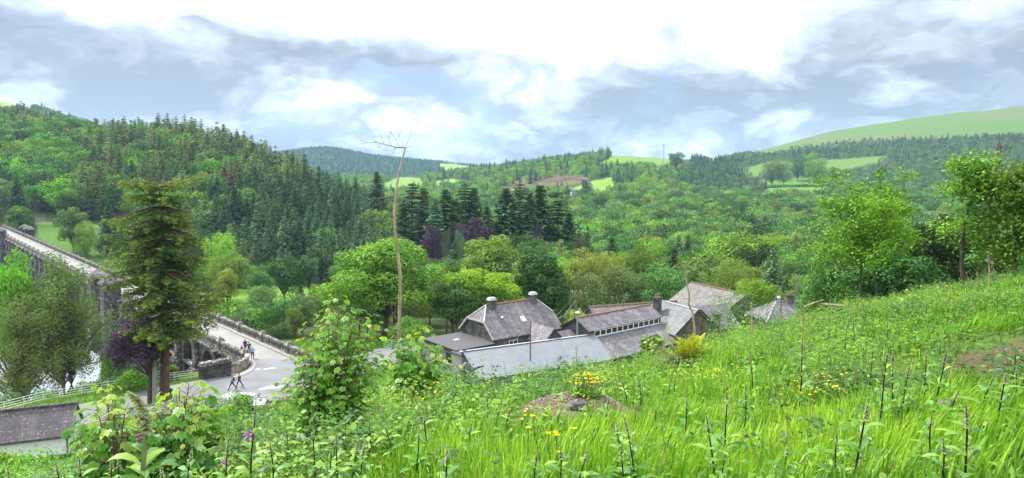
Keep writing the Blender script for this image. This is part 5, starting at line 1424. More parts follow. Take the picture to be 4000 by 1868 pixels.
scl = rngF.uniform(.75, 1.2, len(x)) * np.where(y > 1800, .9, np.where(y > 300, 1.15, 1.0)) * np.where((px > 2600) & (y > 1000), .72, 1.0) * np.where((y < 330) & (px < 1500), .62, 1.0)
scl *= np.where((sp == 19) , 1.05, 1.0) * np.where(~isc & (y > 300) & (y < 1100), 1.16, 1.0) * np.where((px > 1500) & (y > 200) & (y < 1000) & ~isc, 1.15, 1.0)
app = np.where(isc, 22, 15) * scl / y
# keep the near valley clear of trees that would hide the meadow or stand in front of named trees
SPRITES = []
def far_label(c, px_, py_, y_, kd):
    if c:
        if y_ < 700 and px_ < 860: return ('conifer in the mixed wood on the left hillside', 'conifers on the left hillside above the dam')
        if y_ < 700 and px_ < 1480: return ('spruce in the dense plantation on the spur left of the bare pole tree', 'plantation spruces on the left spur')
        if px_ < 2400: return ('dark conifer rising from the valley wood behind the big green trees', 'conifers in the middle valley wood')
        return ('dark conifer scattered in the woodland on the right side of the valley', 'conifers in the right valley wood')
    if y_ < 700 and px_ < 900 and y_ > 330: return ('green broadleaf tree on the left hillside above the grass bank', 'broadleaf trees on the left hillside')
    if y_ < 330 and px_ < 1500: return ('bushy green tree in the valley below the near end of the dam', 'valley trees below the dam')
    if px_ < 1500: return ('green broadleaf tree on the slope behind the plantation spur', 'broadleaf trees round the left spur')
    if px_ < 2500: return ('rounded green tree in the valley wood behind the house', 'woodland trees behind the house')
    if px_ < 3300: return ('rounded green tree in the valley wood below the hillside fields', 'woodland trees below the fields')
    return ('green tree in the valley wood behind the right-hand maples', 'woodland trees at the right of the valley')
LMK = [(640, 900, 'old spruce'), (430, 1090, 'near dam turrets'), (120, 890, 'far dam turrets'), (280, 960, 'grass bank'), (1025, 1170, 'dome willow'), (800, 1200, 'meadow'), (1560, 700, 'pole tree top'), (1490, 1000, 'huge bright tree'), (2030, 1180, 'stone house'),
 (1690, 930, 'left copper beech'), (1850, 900, 'domed copper beech'), (1830, 780, 'paired firs'), (2060, 800, 'four big firs'), (2290, 980, 'half-bare trees'), (2905, 940, 'big round tree'), (3110, 930, 'brown conifer'), (2560, 1050, 'round willows'), (3100, 740, 'lower hillside field'),
 (3250, 650, 'upper hillside field'), (2270, 750, 'far farmhouses'), (3400, 850, 'airy thin maple'), (3780, 800, 'brown trunk maple'), (3060, 1150, 'hipped cottage'), (1205, 1050, 'dark poplar'), (1472, 740, 'lone spire fir'), (2500, 800, 'valley wood centre'), (900, 600, 'spur ridge'), (300, 520, 'left skyline'), (1150, 800, 'plantation'), (200, 680, 'left edge wood')]
ADJ = dict(forest='dark green rounded', dull='grey-green', oak='fresh green', yellow='yellowish', bright='bright green', spruce='dark narrow', larch='feathery pale', rust='brownish dead', distant='bluish')
USED = {}
def own_label(c, pu, pv, x_, y_, z_, mk, s_):
    u, v = proj(x_, y_, z_)
    bu, bv, nm = min(LMK, key=lambda q: ((q[0] - u) / 1.0) ** 2 + ((q[1] - v) * 1.3) ** 2)
    du, dv = u - bu, v - bv; dist = math.hypot(du, dv)
    side = 'left of' if du < -abs(dv) else 'right of' if du > abs(dv) else 'above' if dv < 0 else 'below'
    far_ = 'just ' if dist < 60 else '' if dist < 140 else 'well ' if dist < 260 else 'far '
    diag = (' and higher' if dv < -18 else ' and lower' if dv > 18 else '') if 'of' in side else (' to its left' if du < -18 else ' to its right' if du > 18 else '')
    lab = '%s%s %s %s%s the %s%s' % ('small ' if s_ < .85 else 'large ' if s_ > 1.08 else '', ADJ[mk], 'conifer' if c else 'tree', far_, side, nm, diag)
    USED.setdefault(lab, [])
    return lab
proto_parts = {}
stuff_rows = {True: [], False: []}
for c in (False, True):
    ids = np.nonzero(isc == c)[0]; ids = ids[np.argsort(-app[ids])]
    lst = FARC if c else FARB
    for n_, i in enumerate(ids):
        if n_ < 292:
            cm_, wm_, hh, mk = (NEARC if c else NEARB)[kind[i]]
            o = empty('conifer_tree' if c else 'woodland_tree'); link('crown', cm_, o); link('trunk', wm_, o)
            o.location = (x[i], y[i], z[i] - .4); s0 = scl[i]; o.scale = (s0 * rngF.uniform(.9, 1.15), s0 * rngF.uniform(.9, 1.15), s0); o.rotation_euler = (0, 0, rngF.uniform(0, 6.28))
            lab, grp = far_label(c, px[i], py[i], y[i], kind[i]); lb_ = own_label(c, px[i], py[i], x[i], y[i], z[i] + hh * scl[i] * .6, mk, scl[i]); USED[lb_].append((x[i] / y[i], len(USED[lb_]), o)); tag(o, lb_, 'conifer' if c else 'tree', grp)
        else: stuff_rows[c].append(i)
ORD = ['leftmost', 'second from left', 'third from left', 'fourth from left', 'fifth from left', 'sixth from left', 'seventh from left', 'eighth from left']
for lb_, lst_ in USED.items():
    if len(lst_) > 1:
        for k_, (_, _, o) in enumerate(sorted(lst_)):
            l2 = lb_ + ', ' + ('rightmost' if k_ == len(lst_) - 1 else ORD[min(k_, 7)])
            if len(l2.split()) > 16: l2 = l2.replace(' and higher', '').replace(' and lower', '')
            if len(l2.split()) > 16: l2 = l2.split(' ', 1)[1]
            o['label'] = l2
def gn_scatter(name, rows, protos, ix, mat):
    """one stuff object: trees instanced on its own points"""
    col = bpy.data.collections.new(name + '_kinds')
    for j, (me, hh, mk) in enumerate(protos):
        o = bpy.data.objects.new('kind_%02d' % j, me); col.objects.link(o)
    me = bpy.data.meshes.new(name); n = len(rows); r = np.array(rows)
    me.vertices.add(n); me.vertices.foreach_set('co', np.stack([x[r], y[r], z[r] - .4], 1).astype(np.float32).ravel())
    for nm, tp, dat in (('pick', 'INT', kind[r].astype(np.int32)), ('size', 'FLOAT', scl[r].astype(np.float32)), ('turn', 'FLOAT', (rngF.random(n) * 6.28).astype(np.float32))):
        me.attributes.new(nm, tp, 'POINT').data.foreach_set('value', dat)
    o = link(name, me); me.materials.append(mat)
    ng = bpy.data.node_groups.new(name + '_nodes', 'GeometryNodeTree')
    ng.interface.new_socket('Geometry', in_out='INPUT', socket_type='NodeSocketGeometry'); ng.interface.new_socket('Geometry', in_out='OUTPUT', socket_type='NodeSocketGeometry')
    N_, L_ = ng.nodes, ng.links
    gi, go = N_.new('NodeGroupInput'), N_.new('NodeGroupOutput'); ip = N_.new('GeometryNodeInstanceOnPoints'); ci = N_.new('GeometryNodeCollectionInfo')
    ci.inputs[0].default_value = col; ci.inputs['Separate Children'].default_value = True; ci.inputs['Reset Children'].default_value = True
    def at_(nm, tp): 
        a = N_.new('GeometryNodeInputNamedAttribute'); a.data_type = tp; a.inputs[0].default_value = nm; return a.outputs[0]
    cr = N_.new('ShaderNodeCombineXYZ'); L_.new(at_('turn', 'FLOAT'), cr.inputs[2])
    L_.new(gi.outputs[0], ip.inputs['Points']); L_.new(ci.outputs[0], ip.inputs['Instance']); ip.inputs['Pick Instance'].default_value = True
    L_.new(at_('pick', 'INT'), ip.inputs['Instance Index']); L_.new(cr.outputs[0], ip.inputs['Rotation']); L_.new(at_('size', 'FLOAT'), ip.inputs['Scale'])
    L_.new(ip.outputs[0], go.inputs[0])
    o.modifiers.new('scatter', 'NODES').node_group = ng
    return o
print('FOREST', len(stuff_rows[False]), len(stuff_rows[True]))
tag(gn_scatter('distant_woodland', stuff_rows[False], FARB, None, M['forest']), kind='stuff')
tag(gn_scatter('distant_conifer_forest', stuff_rows[True], FARC, None, M['spruce']), kind='stuff')

# --- trees that can be told apart
CACHE = {}
def plant(name, lab, p, hgt, wid, proto, cat='tree', mats=('oak', 'bark'), rz=None, group=None):
    """place a tree of a given shape as trunk + crown under an empty at its foot"""
    key, (cg, wg, bh, bw) = proto
    kk = (key,) + tuple(mats)
    if kk not in CACHE: CACHE[kk] = (cg.mesh('crown', M[mats[0]]), wg.mesh('trunk', M[mats[1]]))
    cm, wm = CACHE[kk]
    o = empty(name, p, rz if rz is not None else (sum(ord(ch) * (i_ + 1) for i_, ch in enumerate(lab)) % 628) / 100.0, lab, cat, group)
    for nm, me in (('crown', cm), ('trunk', wm)):
        c = link(nm, me, o); c.scale = (wid / bw, wid / bw, hgt / bh)
    return o
def at_px(u, vt, w, Y_, z=None):
    """foot, height and width of something standing at distance Y_ whose top is seen at (u, vt) and is w px wide"""
    t = aty(u, vt, Y_); gz_ = Hs(t.x, Y_) if z is None else z
    return Vector((t.x, Y_, gz_)), t.z - gz_, w / 2700 * Y_
PB = {}
def P_(key, fn, bh, bw):
    if key not in PB: cg, wg = fn(); PB[key] = (key, (cg, wg, bh, bw))
    return PB[key]
AIRY = lambda: P_('airy', lambda: broadleaf(8, 4200, .15, 12, 9, 64, .0, .12, .4, lobe_r=(.05, .11), fork=2, frr=(.25, 1.12)), 12, 9)
BIG = lambda: P_('big', lambda: broadleaf(1, 30000, .24, 20, 19, 70, .06, .5, .15, lobe_r=(.08, .135)), 20, 19)
MIDA = lambda: P_('mida', lambda: broadleaf(2, 15000, .26, 18, 14, 48, .10, .35, .14, lobe_r=(.10, .16)), 18, 14)
MIDB = lambda: P_('midb', lambda: broadleaf(3, 13000, .24, 14, 13, 44, .06, .3, .14, lobe_r=(.10, .17)), 14, 13)
BUSHY = lambda: P_('bushy', lambda: broadleaf(9, 15000, .24, 16, 12, 54, -.10, .3, .14, lobe_r=(.10, .16)), 16, 12)
ROUND = lambda: P_('round', lambda: broadleaf(4, 14000, .17, 9, 10, 46, -.14, .2, .2, lobe_r=(.12, .2)), 9, 10)
SPARSE = lambda: P_('sparse', lambda: broadleaf(5, 6500, .17, 16, 13, 60, .12, .3, .3, lobe_r=(.06, .11)), 16, 13)
TALL = lambda: P_('tall', lambda: broadleaf(6, 12000, .22, 20, 10, 50, .18, .3, .15, lobe_r=(.11, .18)), 20, 10)
WISPY = lambda: P_('wispy', lambda: broadleaf(7, 23000, .17, 17, 14, 110, .0, .32, .35, droop=1.2, lobe_r=(.06, .12), aspect=.42, frr=(.4, 1.02)), 17, 14)
CONA = lambda: P_('cona', lambda: conifer(11, 26, 5.4, 40, 10, 11, .80, .04, .42, .8, .02, .3, .35), 26, 8.4)
CONA2 = lambda: P_('cona2', lambda: conifer(14, 24, 5.2, 34, 9, 10, .7, .08, .25, .7, .08, .45, .4), 24, 8.8)
CONA3 = lambda: P_('cona3', lambda: conifer(15, 25, 5.0, 46, 10, 10, .72, .03, .6, .75, .03, .25, .3), 25, 8.2)
CONB = lambda: P_('conb', lambda: conifer(12, 24, 4.6, 34, 9, 10, .64, .10, .30, .75, .08, .3, .5), 24, 8)
CONS = lambda: P_('cons', lambda: conifer(13, 16, 3.6, 30, 9, 9, .42, .02, .45, .95, 0, .2, .2), 16, 7.5)
T = [  # name, label, u, top v, width px, distance, shape, materials
 ('oak_tree', 'huge bright green tree behind the bare pole, spreading over the blue railing', 1490, 925, 500, 119, BIG, ('oak', 'bark')),
 ('maple_tree', 'bright yellow-green maple directly behind the left end of the stone house', 1880, 1040, 300, 124, MIDA, ('bright', 'bark')),
 ('dark_tree', 'deep green rounded tree filling the gap left of the house chimneys', 1770, 1100, 220, 120, MIDB, ('forest', 'bark')),
 ('ash_tree', 'tall pale yellow-green tree rising in the middle behind the bright maple', 1910, 905, 270, 165, TALL, ('yellow', 'bark')),
 ('yew_tree', 'dark green yew-like tree with yellowish tips right behind the house', 2110, 985, 240, 134, MIDA, ('dark', 'bark')),
 ('yew_tree', 'low dark evergreen mass behind the second house chimney', 2175, 1090, 170, 128, MIDB, ('dark', 'bark')),
 ('half_bare_tree', 'half-bare tree with thin yellow leaves and pale limbs above the wire-carrying pole', 2290, 945, 300, 150, SPARSE, ('yellow', 'twig')),
 ('half_bare_tree', 'half-bare tree with sparse olive leaves right of the first half-bare one', 2400, 960, 220, 160, SPARSE, ('yellow', 'twig')),
 ('willow_tree', 'soft grey-green rounded willow behind the clerestory roof', 2430, 1035, 190, 140, ROUND, ('dull', 'bark')),
 ('willow_tree', 'darker dense round willow just left of the leaning dead sapling', 2590, 1025, 210, 138, ROUND, ('forest', 'bark')),
 ('hazel_tree', 'light green loose tree between the two willows', 2510, 960, 170, 158, MIDB, ('yellow', 'bark')),
 ('green_tree', 'fresh green tree behind the gap between the willows', 2440, 985, 150, 185, MIDB, ('bright', 'bark')),
 ('round_tree', 'big rounded rich green tree standing out in the valley right of centre', 2905, 905, 350, 215, MIDB, ('oak', 'bark')),
 ('grey_tree', 'grey-green leafy tree above the rust-ridged slate roof', 2790, 1035, 240, 155, MIDB, ('dull', 'bark')),
 ('olive_tree', 'olive half-bare tree leaning over the right of the big slate roof', 2890, 1020, 140, 150, SPARSE, ('yellow', 'twig')),
 ('willow_tree', 'broad grey-green willow behind the hipped cottage', 3060, 1015, 250, 160, ROUND, ('dull', 'bark')),
 ('willow_tree', 'small round willow right of the red chimney pots', 3140, 1075, 130, 134, ROUND, ('dull', 'bark')),
 ('green_tree', 'bright green bushy tree left of the satellite dish', 2960, 1090, 190, 130, MIDB, ('bright', 'bark')),
 ('brown_conifer', 'narrow dead brown conifer standing in the green valley right of centre', 3110, 905, 60, 200, CONB, ('rust', 'bark')),
 ('sage_willow', 'pale sage-green dome-shaped willow on the meadow right of the dam', 1025, 1108, 140, 188, ROUND, ('dull', 'bark')),
 ('willow_bush', 'soft green bush at the foot of the pale dome willow', 1050, 1200, 130, 165, ROUND, ('oak', 'bark')),
 ('willow_bush', 'low green bush behind the last parapet pier', 1090, 1260, 130, 138, ROUND, ('forest', 'bark')),
 ('willow_bush', 'rough grey-green bush beside the parapet, left of the dome willow', 930, 1215, 120, 160, ROUND, ('dull', 'bark')),
 ('alder_tree', 'thin brown-stemmed alder with scarce leaves right of the dome willow', 1180, 1130, 170, 150, SPARSE, ('dull', 'twig')),
 ('alder_tree', 'leggy alder thicket between the dome willow and the huge green tree', 1250, 1090, 130, 162, SPARSE, ('oak', 'twig')),
 ('alder_tree', 'leaning bare-stemmed alder low down beside the parapet end', 1150, 1180, 110, 136, SPARSE, ('oak', 'twig')),
 ('poplar_tree', 'upright dark blue-green tree standing behind the meadow', 1205, 990, 90, 255, TALL, ('spruce', 'bark')),
 ('valley_tree', 'rounded mid-green tree at the far edge of the meadow', 1110, 1000, 190, 250, MIDB, ('forest', 'bark')),
 ('valley_tree', 'pale leafy tree touching the right side of the old spruce', 895, 985, 170, 262, MIDB, ('yellow', 'bark')),
 ('valley_tree', 'domed fresh green tree right of the old spruce at mid height', 855, 905, 150, 300, ROUND, ('bright', 'bark')),
 ('valley_tree', 'dark bushy tree behind the dome willow', 1010, 1040, 130, 232, MIDB, ('forest', 'bark')),
 ('valley_tree', 'yellowish-green tree edging the left of the meadow', 880, 1040, 110, 205, TALL, ('yellow', 'bark')),
 ('bank_tree', 'tall rounded blue-green tree standing alone on the grass bank beyond the dam', 275, 803, 120, 336, BUSHY, ('forest', 'bark')),
 ('bank_tree', 'smaller fresh green tree leaning against the tall bank tree', 330, 862, 90, 330, ROUND, ('oak', 'bark')),
 ('dam_end_tree', 'pale green tree behind the far left turrets of the dam', 75, 800, 95, 368, BUSHY, ('oak', 'bark')),
 ('bank_conifer', 'dark feathery conifer at the right edge of the grass bank', 420, 790, 70, 362, CONA, ('spruce', 'bark')),
 ('bank_conifer', 'broad dark conifer beside the old spruce at the bank edge', 475, 840, 90, 345, CONS, ('spruce', 'bark')),
 ('bank_bush', 'low dark shrub at the foot of the bank conifers', 415, 925, 80, 340, ROUND, ('forest', 'bark')),
 # dark group in the middle of the valley
 ('tall_conifer', 'tall dark spire-shaped fir just right of the bare pole tree', 1610, 712, 232, 335, CONA2, ('spruce', 'bark')),
 ('tall_conifer', 'second tall dark fir, slimmer, right of the bare pole tree', 1655, 720, 173, 345, CONA3, ('spruce', 'bark')),
 ('tall_conifer', 'dark fir left of the double-topped firs in the valley centre', 1740, 735, 212, 330, CONA, ('dark', 'bark')),
 ('tall_conifer', 'left one of the two joined tall dark firs in the valley centre', 1815, 715, 212, 345, CONA2, ('dark', 'bark')),
 ('tall_conifer', 'right one of the two joined tall dark firs in the valley centre', 1850, 720, 173, 350, CONA3, ('spruce', 'bark')),
 ('tall_conifer', 'dark fir at the left of the four big firs above the hipped house', 1975, 730, 212, 335, CONA, ('spruce', 'bark')),
 ('tall_conifer', 'tallest dark fir of the four above the hipped house', 2030, 712, 251, 330, CONA2, ('spruce', 'bark')),
 ('tall_conifer', 'dark narrow fir third of the four above the hipped house', 2110, 712, 193, 340, CONA3, ('dark', 'bark')),
 ('tall_conifer', 'right-hand ragged fir of the four, with a bare grey stem', 2175, 730, 232, 345, CONB, ('dark', 'bark_grey')),
 ('tall_conifer', 'lone spire fir left of the bare pole standing against the pale meadow', 1472, 668, 120, 470, CONA, ('spruce', 'bark')),
 ('tall_conifer', 'lower dark fir filling in left of the two firs by the pole', 1575, 775, 150, 325, CONA3, ('dark', 'bark')),
 ('tall_conifer', 'lower dark fir between the pole firs and the joined firs', 1700, 775, 150, 322, CONA, ('spruce', 'bark')),
 ('tall_conifer', 'broad dark fir behind the left copper beech', 1778, 768, 150, 338, CONA3, ('dark', 'bark')),
 ('tall_conifer', 'short dark fir behind the domed copper beech', 1900, 800, 140, 328, CONA, ('spruce', 'bark')),
 ('tall_conifer', 'dark fir squeezed between the first two of the four big firs', 2002, 765, 140, 326, CONA3, ('dark', 'bark')),
 ('tall_conifer', 'dark fir filling the gap right of the tallest of the four', 2072, 750, 140, 328, CONA, ('spruce', 'bark')),
 ('tall_conifer', 'low dark fir at the right end of the big fir group', 2222, 815, 130, 330, CONA3, ('dark', 'bark')),
 ('brown_conifer', 'small brownish conifer pair at the right of the dark firs', 2260, 860, 60, 300, CONB, ('rust', 'bark')),
 ('brown_conifer', 'dark leaning conifer next to the small brownish one', 2295, 870, 50, 295, CONB, ('dark', 'bark')),
 ('copper_beech', 'left-hand dark purple copper beech in the valley centre', 1690, 872, 120, 300, MIDB, ('beech', 'bark')),
 ('copper_beech', 'largest purple copper beech, domed, in the valley centre', 1850, 848, 165, 310, MIDB, ('beech', 'bark')),
 ('copper_beech', 'purple foliage patch between the two domed copper beeches', 1770, 880, 90, 320, MIDB, ('beech', 'bark')),
 ('copper_beech', 'small dark purple tree under the right-hand firs', 2095, 885, 90, 315, MIDB, ('beech', 'bark')),
 ('purple_tree', 'tiny dark purple tree beside the cream far farmhouse', 2288, 700, 52, 985, ROUND, ('beech', 'bark')),
 ('scots_pine', 'open-crowned pine with pale stem in front of the left copper beech', 1745, 862, 60, 285, SPARSE, ('spruce', 'bark_grey')),
 ('scots_pine', 'open-crowned pine leaning between the copper beeches', 1795, 870, 60, 286, SPARSE, ('spruce', 'bark_grey')),
 ('spreading_oak', 'round dark oak in the hedge between the two hillside fields', 3195, 615, 85, 1290, ROUND, ('oak', 'bark')),
 ('spreading_oak', 'pale fluffy tree standing behind the dark hedge oak', 3165, 592, 60, 1330, ROUND, ('bright', 'bark')),
 ('spreading_oak', 'grey round tree left of the dark hedge oak', 3120, 607, 60, 1320, ROUND, ('dull', 'bark')),
 ('spreading_oak', 'yellowish tree at the left end of the field hedge', 3020, 622, 75, 1275, ROUND, ('yellow', 'bark')),
 ('spreading_oak', 'green-grey tree beside the yellowish hedge tree', 3065, 630, 65, 1270, ROUND, ('dull', 'bark')),
 ('spreading_oak', 'small dark round tree at the right end of the field hedge', 3265, 650, 45, 1265, ROUND, ('forest', 'bark')),
 ('skyline_tree', 'feathery pale conifer on the skyline right of the mast', 2640, 590, 70, 1420, TALL, ('dull', 'bark')),
 ('skyline_tree', 'dark conifer standing in the skyline field left of the mast', 2560, 640, 45, 1300, CONS, ('spruce', 'bark')),
 # lakeside, left
 ('lakeside_maple', 'vivid yellow-green maple at the left edge above the lake', 35, 990, 270, 99, MIDB, ('bright', 'bark')),
 ('lakeside_willow', 'large wispy olive-green willow overhanging the lake at left', 205, 985, 400, 98, WISPY, ('willow', 'bark')),
 ('lakeside_willow', 'hazy brownish-green willow low at the left edge', 50, 1170, 330, 91, WISPY, ('willow', 'bark')),
 ('lakeside_birch', 'dark-stemmed tree drooping over the water beside the turrets', 262, 1110, 165, 102, WISPY, ('willow', 'bark')),
 ('small_lakeside_tree', 'small leafy tree with dark trunk between the lake gap and the copper beech', 440, 1330, 120, 97, MIDB, ('oak', 'bark')),
 # behind the crest, right
 ('crest_maple', 'tall thin maple with fresh light green leaves at the right of the buildings', 3400, 700, 340, 62, AIRY, ('oak', 'bark')),
 ('crest_maple', 'two-stemmed leafy maple below and left of the tall thin maple', 3290, 930, 260, 66, MIDB, ('forest', 'bark')),
 ('crest_tree', 'broad green tree filling the space right of the tall thin maple', 3560, 900, 330, 68, AIRY, ('forest', 'bark')),
 ('crest_tree', 'dark leafy tree low behind the pair of yellow-tipped shrubs', 3480, 960, 380, 56, MIDB, ('forest', 'bark')),
 ('crest_tree', 'dense green undergrowth tree just right of the hipped cottage', 3240, 1040, 220, 72, MIDB, ('oak', 'bark')),
 ('crest_tree', 'leafy tree between the brown trunks at the right edge', 3690, 850, 300, 58, MIDB, ('forest', 'bark')),
 ('crest_tree', 'deep green foliage under the dead bare trees at the right edge', 3930, 900, 300, 52, MIDB, ('forest', 'bark')),
]
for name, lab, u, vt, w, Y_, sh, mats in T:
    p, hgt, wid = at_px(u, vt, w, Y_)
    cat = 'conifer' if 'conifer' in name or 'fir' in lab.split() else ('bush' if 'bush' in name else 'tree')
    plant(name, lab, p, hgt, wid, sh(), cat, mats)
# hedge between the fields
g_ = Geo(); rng = np.random.default_rng(6)
hp_ = [aty(u, v, 1240) for u, v in ((2950, 706), (3060, 700), (3180, 694), (3300, 684))]
for a, c in zip(hp_[:-1], hp_[1:]):
    n = 700; t = rng.random(n)[:, None]; P = np.array(a)[None] * (1 - t) + np.array(c)[None] * t + rng.normal(size=(n, 3)) * np.array([1, 3, 0])
    P[:, 2] = H(P[:, 0], P[:, 1]) + rng.random(n) * 3.6 * (.6 + .4 * np.sin(P[:, 0] / 9)); g_.leaves(P, rng.normal(size=(n, 3)) + [0, 0, .5], 1.5, 1.0, rng.random(n) * .8, 0, rng)
tag(link('hedge', g_.mesh('hedge', M['forest'])), 'dark overgrown hedge dividing the two bright hillside fields', 'hedge')

# --- old spruce beside the dam
def hero_spruce():
    rng = np.random.default_rng(5); cg, wg = Geo(), Geo(); Hh = 26.2
    wg.tube(arc3((0, 0, -.5), (.6, 0, 25.0), (.35, 0, 0), 14), np.linspace(.60, .08, 14) * np.array([1.3] + [1.0] + [.95] * 12), 12)
    zs = [7.5, 8.6, 10, 12, 14, 16, 18, 19.5, 21, 22.5, 23.6, 24.6, 25.4]
    Lf = [4.0, 4.4, 4.4, 4.3, 4.8, 6.2, 6.6, 5.2, 5.4, 5.4, 3.2, 4.2, 3.4]
    Rt = [3.4, 4.4, 5.4, 6.0, 6.6, 6.2, 4.6, 4.2, 3.8, 3.2, 3.4, 4.4, 4.8]
    PP, NN, LL, TT, UU = [], [], [], [], []
    nb = 300
    for i in range(nb):
        z = 7.8 + (25.3 - 7.8) * (i + rng.random()) / nb; zl = round(z / 1.25) * 1.25; z = min(25.3, z * .3 + zl * .7)
        a = rng.uniform(0, 2 * math.pi); ca = math.cos(a)
        r = (np.interp(z, zs, Rt) if ca > 0 else np.interp(z, zs, Lf)); r = 1.08 * r * (.78 + .22 * abs(ca)) * rng.uniform(.55, 1.12)
        if z > 24.3: rise = .10 + .32 * rng.random() * (1 if ca > 0 else .5)
        else: rise = rng.uniform(-.05, .10)
        droop = .42 if z < 23 else .10
        if z < 9.5: droop = .28
        dirv = np.array([ca, math.sin(a), 0.]); side = np.array([-dirv[1], dirv[0], 0])
        s = np.linspace(0, 1, 9); curve = np.zeros((9, 3)); curve += dirv * (s * r)[:, None]; curve[:, 2] = z + rise * r * s - droop * r * s ** 1.6 + droop * .42 * r * s ** 4
        curve += side * (np.sin(s * 3) * rng.normal() * .35)[:, None]; x0 = .6 * z / 26; curve[:, 0] += x0 + .25
        wg.tube(curve, np.linspace(.085, .018, 9), 4)
        m = int(105 * r / 4) + 50
        q = rng.random(m) ** .72; P = np.stack([np.interp(q, s, curve[:, j]) for j in range(3)], 1)
        wdt = .55 * (1.15 - q) * (r / 4); lat = rng.normal(size=m) * wdt
        P += side * lat[:, None]; P[:, 2] -= np.abs(rng.normal(size=m)) * .36 + np.abs(lat) * .25
        hang = rng.random(m) < .55
        N = np.where(hang[:, None], dirv * rng.choice([-1, 1], m)[:, None] + rng.normal(size=(m, 3)) * .5, np.array([0, 0, 1.]) + rng.normal(size=(m, 3)) * .45)
        along = np.where(hang[:, None], np.array([0, 0, -1.]) + dirv * .5, dirv + side * np.sign(lat)[:, None] * .7 - np.array([0, 0, .2])) + rng.normal(size=(m, 3)) * .25
        PP.append(P); NN.append(N); UU.append(np.cross(N, along)); LL.append(rng.uniform(.12, .27, m))
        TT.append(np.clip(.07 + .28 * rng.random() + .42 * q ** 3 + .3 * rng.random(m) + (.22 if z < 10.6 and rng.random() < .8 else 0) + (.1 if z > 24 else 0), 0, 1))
    P, N, L, T_, U_ = (np.concatenate(a) for a in (PP, NN, LL, TT, UU))
    cg.leaves(P, N, L, L * .33, T_, 0, rng, up=U_)
    return cg, wg
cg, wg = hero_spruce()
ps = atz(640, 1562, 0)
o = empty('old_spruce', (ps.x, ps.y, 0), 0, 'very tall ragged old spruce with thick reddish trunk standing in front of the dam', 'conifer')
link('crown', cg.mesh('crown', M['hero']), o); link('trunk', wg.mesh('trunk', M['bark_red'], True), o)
# --- copper beech with pale grey trunk
rng = np.random.default_rng(9); cg, wg = broadleaf(44, 15000, .13, 10.0, 8.0, 56, .30, .30, .25, droop=.7, lobe_r=(.07, .13), aspect=.5)
ps = atz(603, 1580, 0)
o = empty('near_copper_beech', (ps.x, ps.y, 0), 2.2, 'dark purple copper beech with pale grey trunk in front of the old spruce', 'tree')
o.rotation_euler = (0, 0, 0); link('crown', cg.mesh('crown', M['beech']), o, (-1.7, .4, 0)); wg2 = Geo(); wg2.tube(arc3((0, 0, -.5), (.1, .1, 6.5), (.1, 0, 0), 8), np.linspace(.31, .20, 8), 10); link('trunk', wg2.mesh('trunk', M['bark_grey'], True), o); link('limbs', wg.mesh('limbs', M['bark']), o, (-.6, .2, 0))
p, hgt, wid = at_px(505, 1250, 165, 92); plant('second_copper_beech', 'second purple copper beech reaching up left of the old spruce towards the turrets', p, hgt, wid, P_('cb2', lambda: (broadleaf(45, 9000, .15, 11, 8, 40, .2, .2, .25, droop=.7, lobe_r=(.08, .15), aspect=.5)), 11, 8), 'tree', ('beech', 'bark'))
# lakeside shrubs with pink flowers
def shrub(name, lab, p, hgt, wid, mats, seed, n=3500, leaf=.10, flowers=None, nf=160, cat='shrub', base=0., lob=26):
    cg, wg = broadleaf(seed, n, leaf, hgt, wid, lob, base, .05, .25, lobe_r=(.12, .22), limb_n=8, fork=3)
    o = empty(name, p, 0, lab, cat); link('foliage', cg.mesh('foliage', M[mats]), o); link('stems', wg.mesh('stems', M['twig']), o)
    if flowers:
        rng = np.random.default_rng(seed); P = np.concatenate([v for v in cg.V]).reshape(-1, 4, 3)[:, 2]; k = rng.choice(len(P), nf); g2 = Geo()
        P = P[k] * np.array([1.03, 1.03, 1.03]); P = np.repeat(P, 5, 0) + rng.normal(size=(nf * 5, 3)) * .07
        g2.leaves(P, rng.normal(size=P.shape) + [0, 0, .6], .07, .05, rng.random(len(P)), 0, rng); link('flowers', g2.mesh('flowers', M[flowers]), o)
    return o
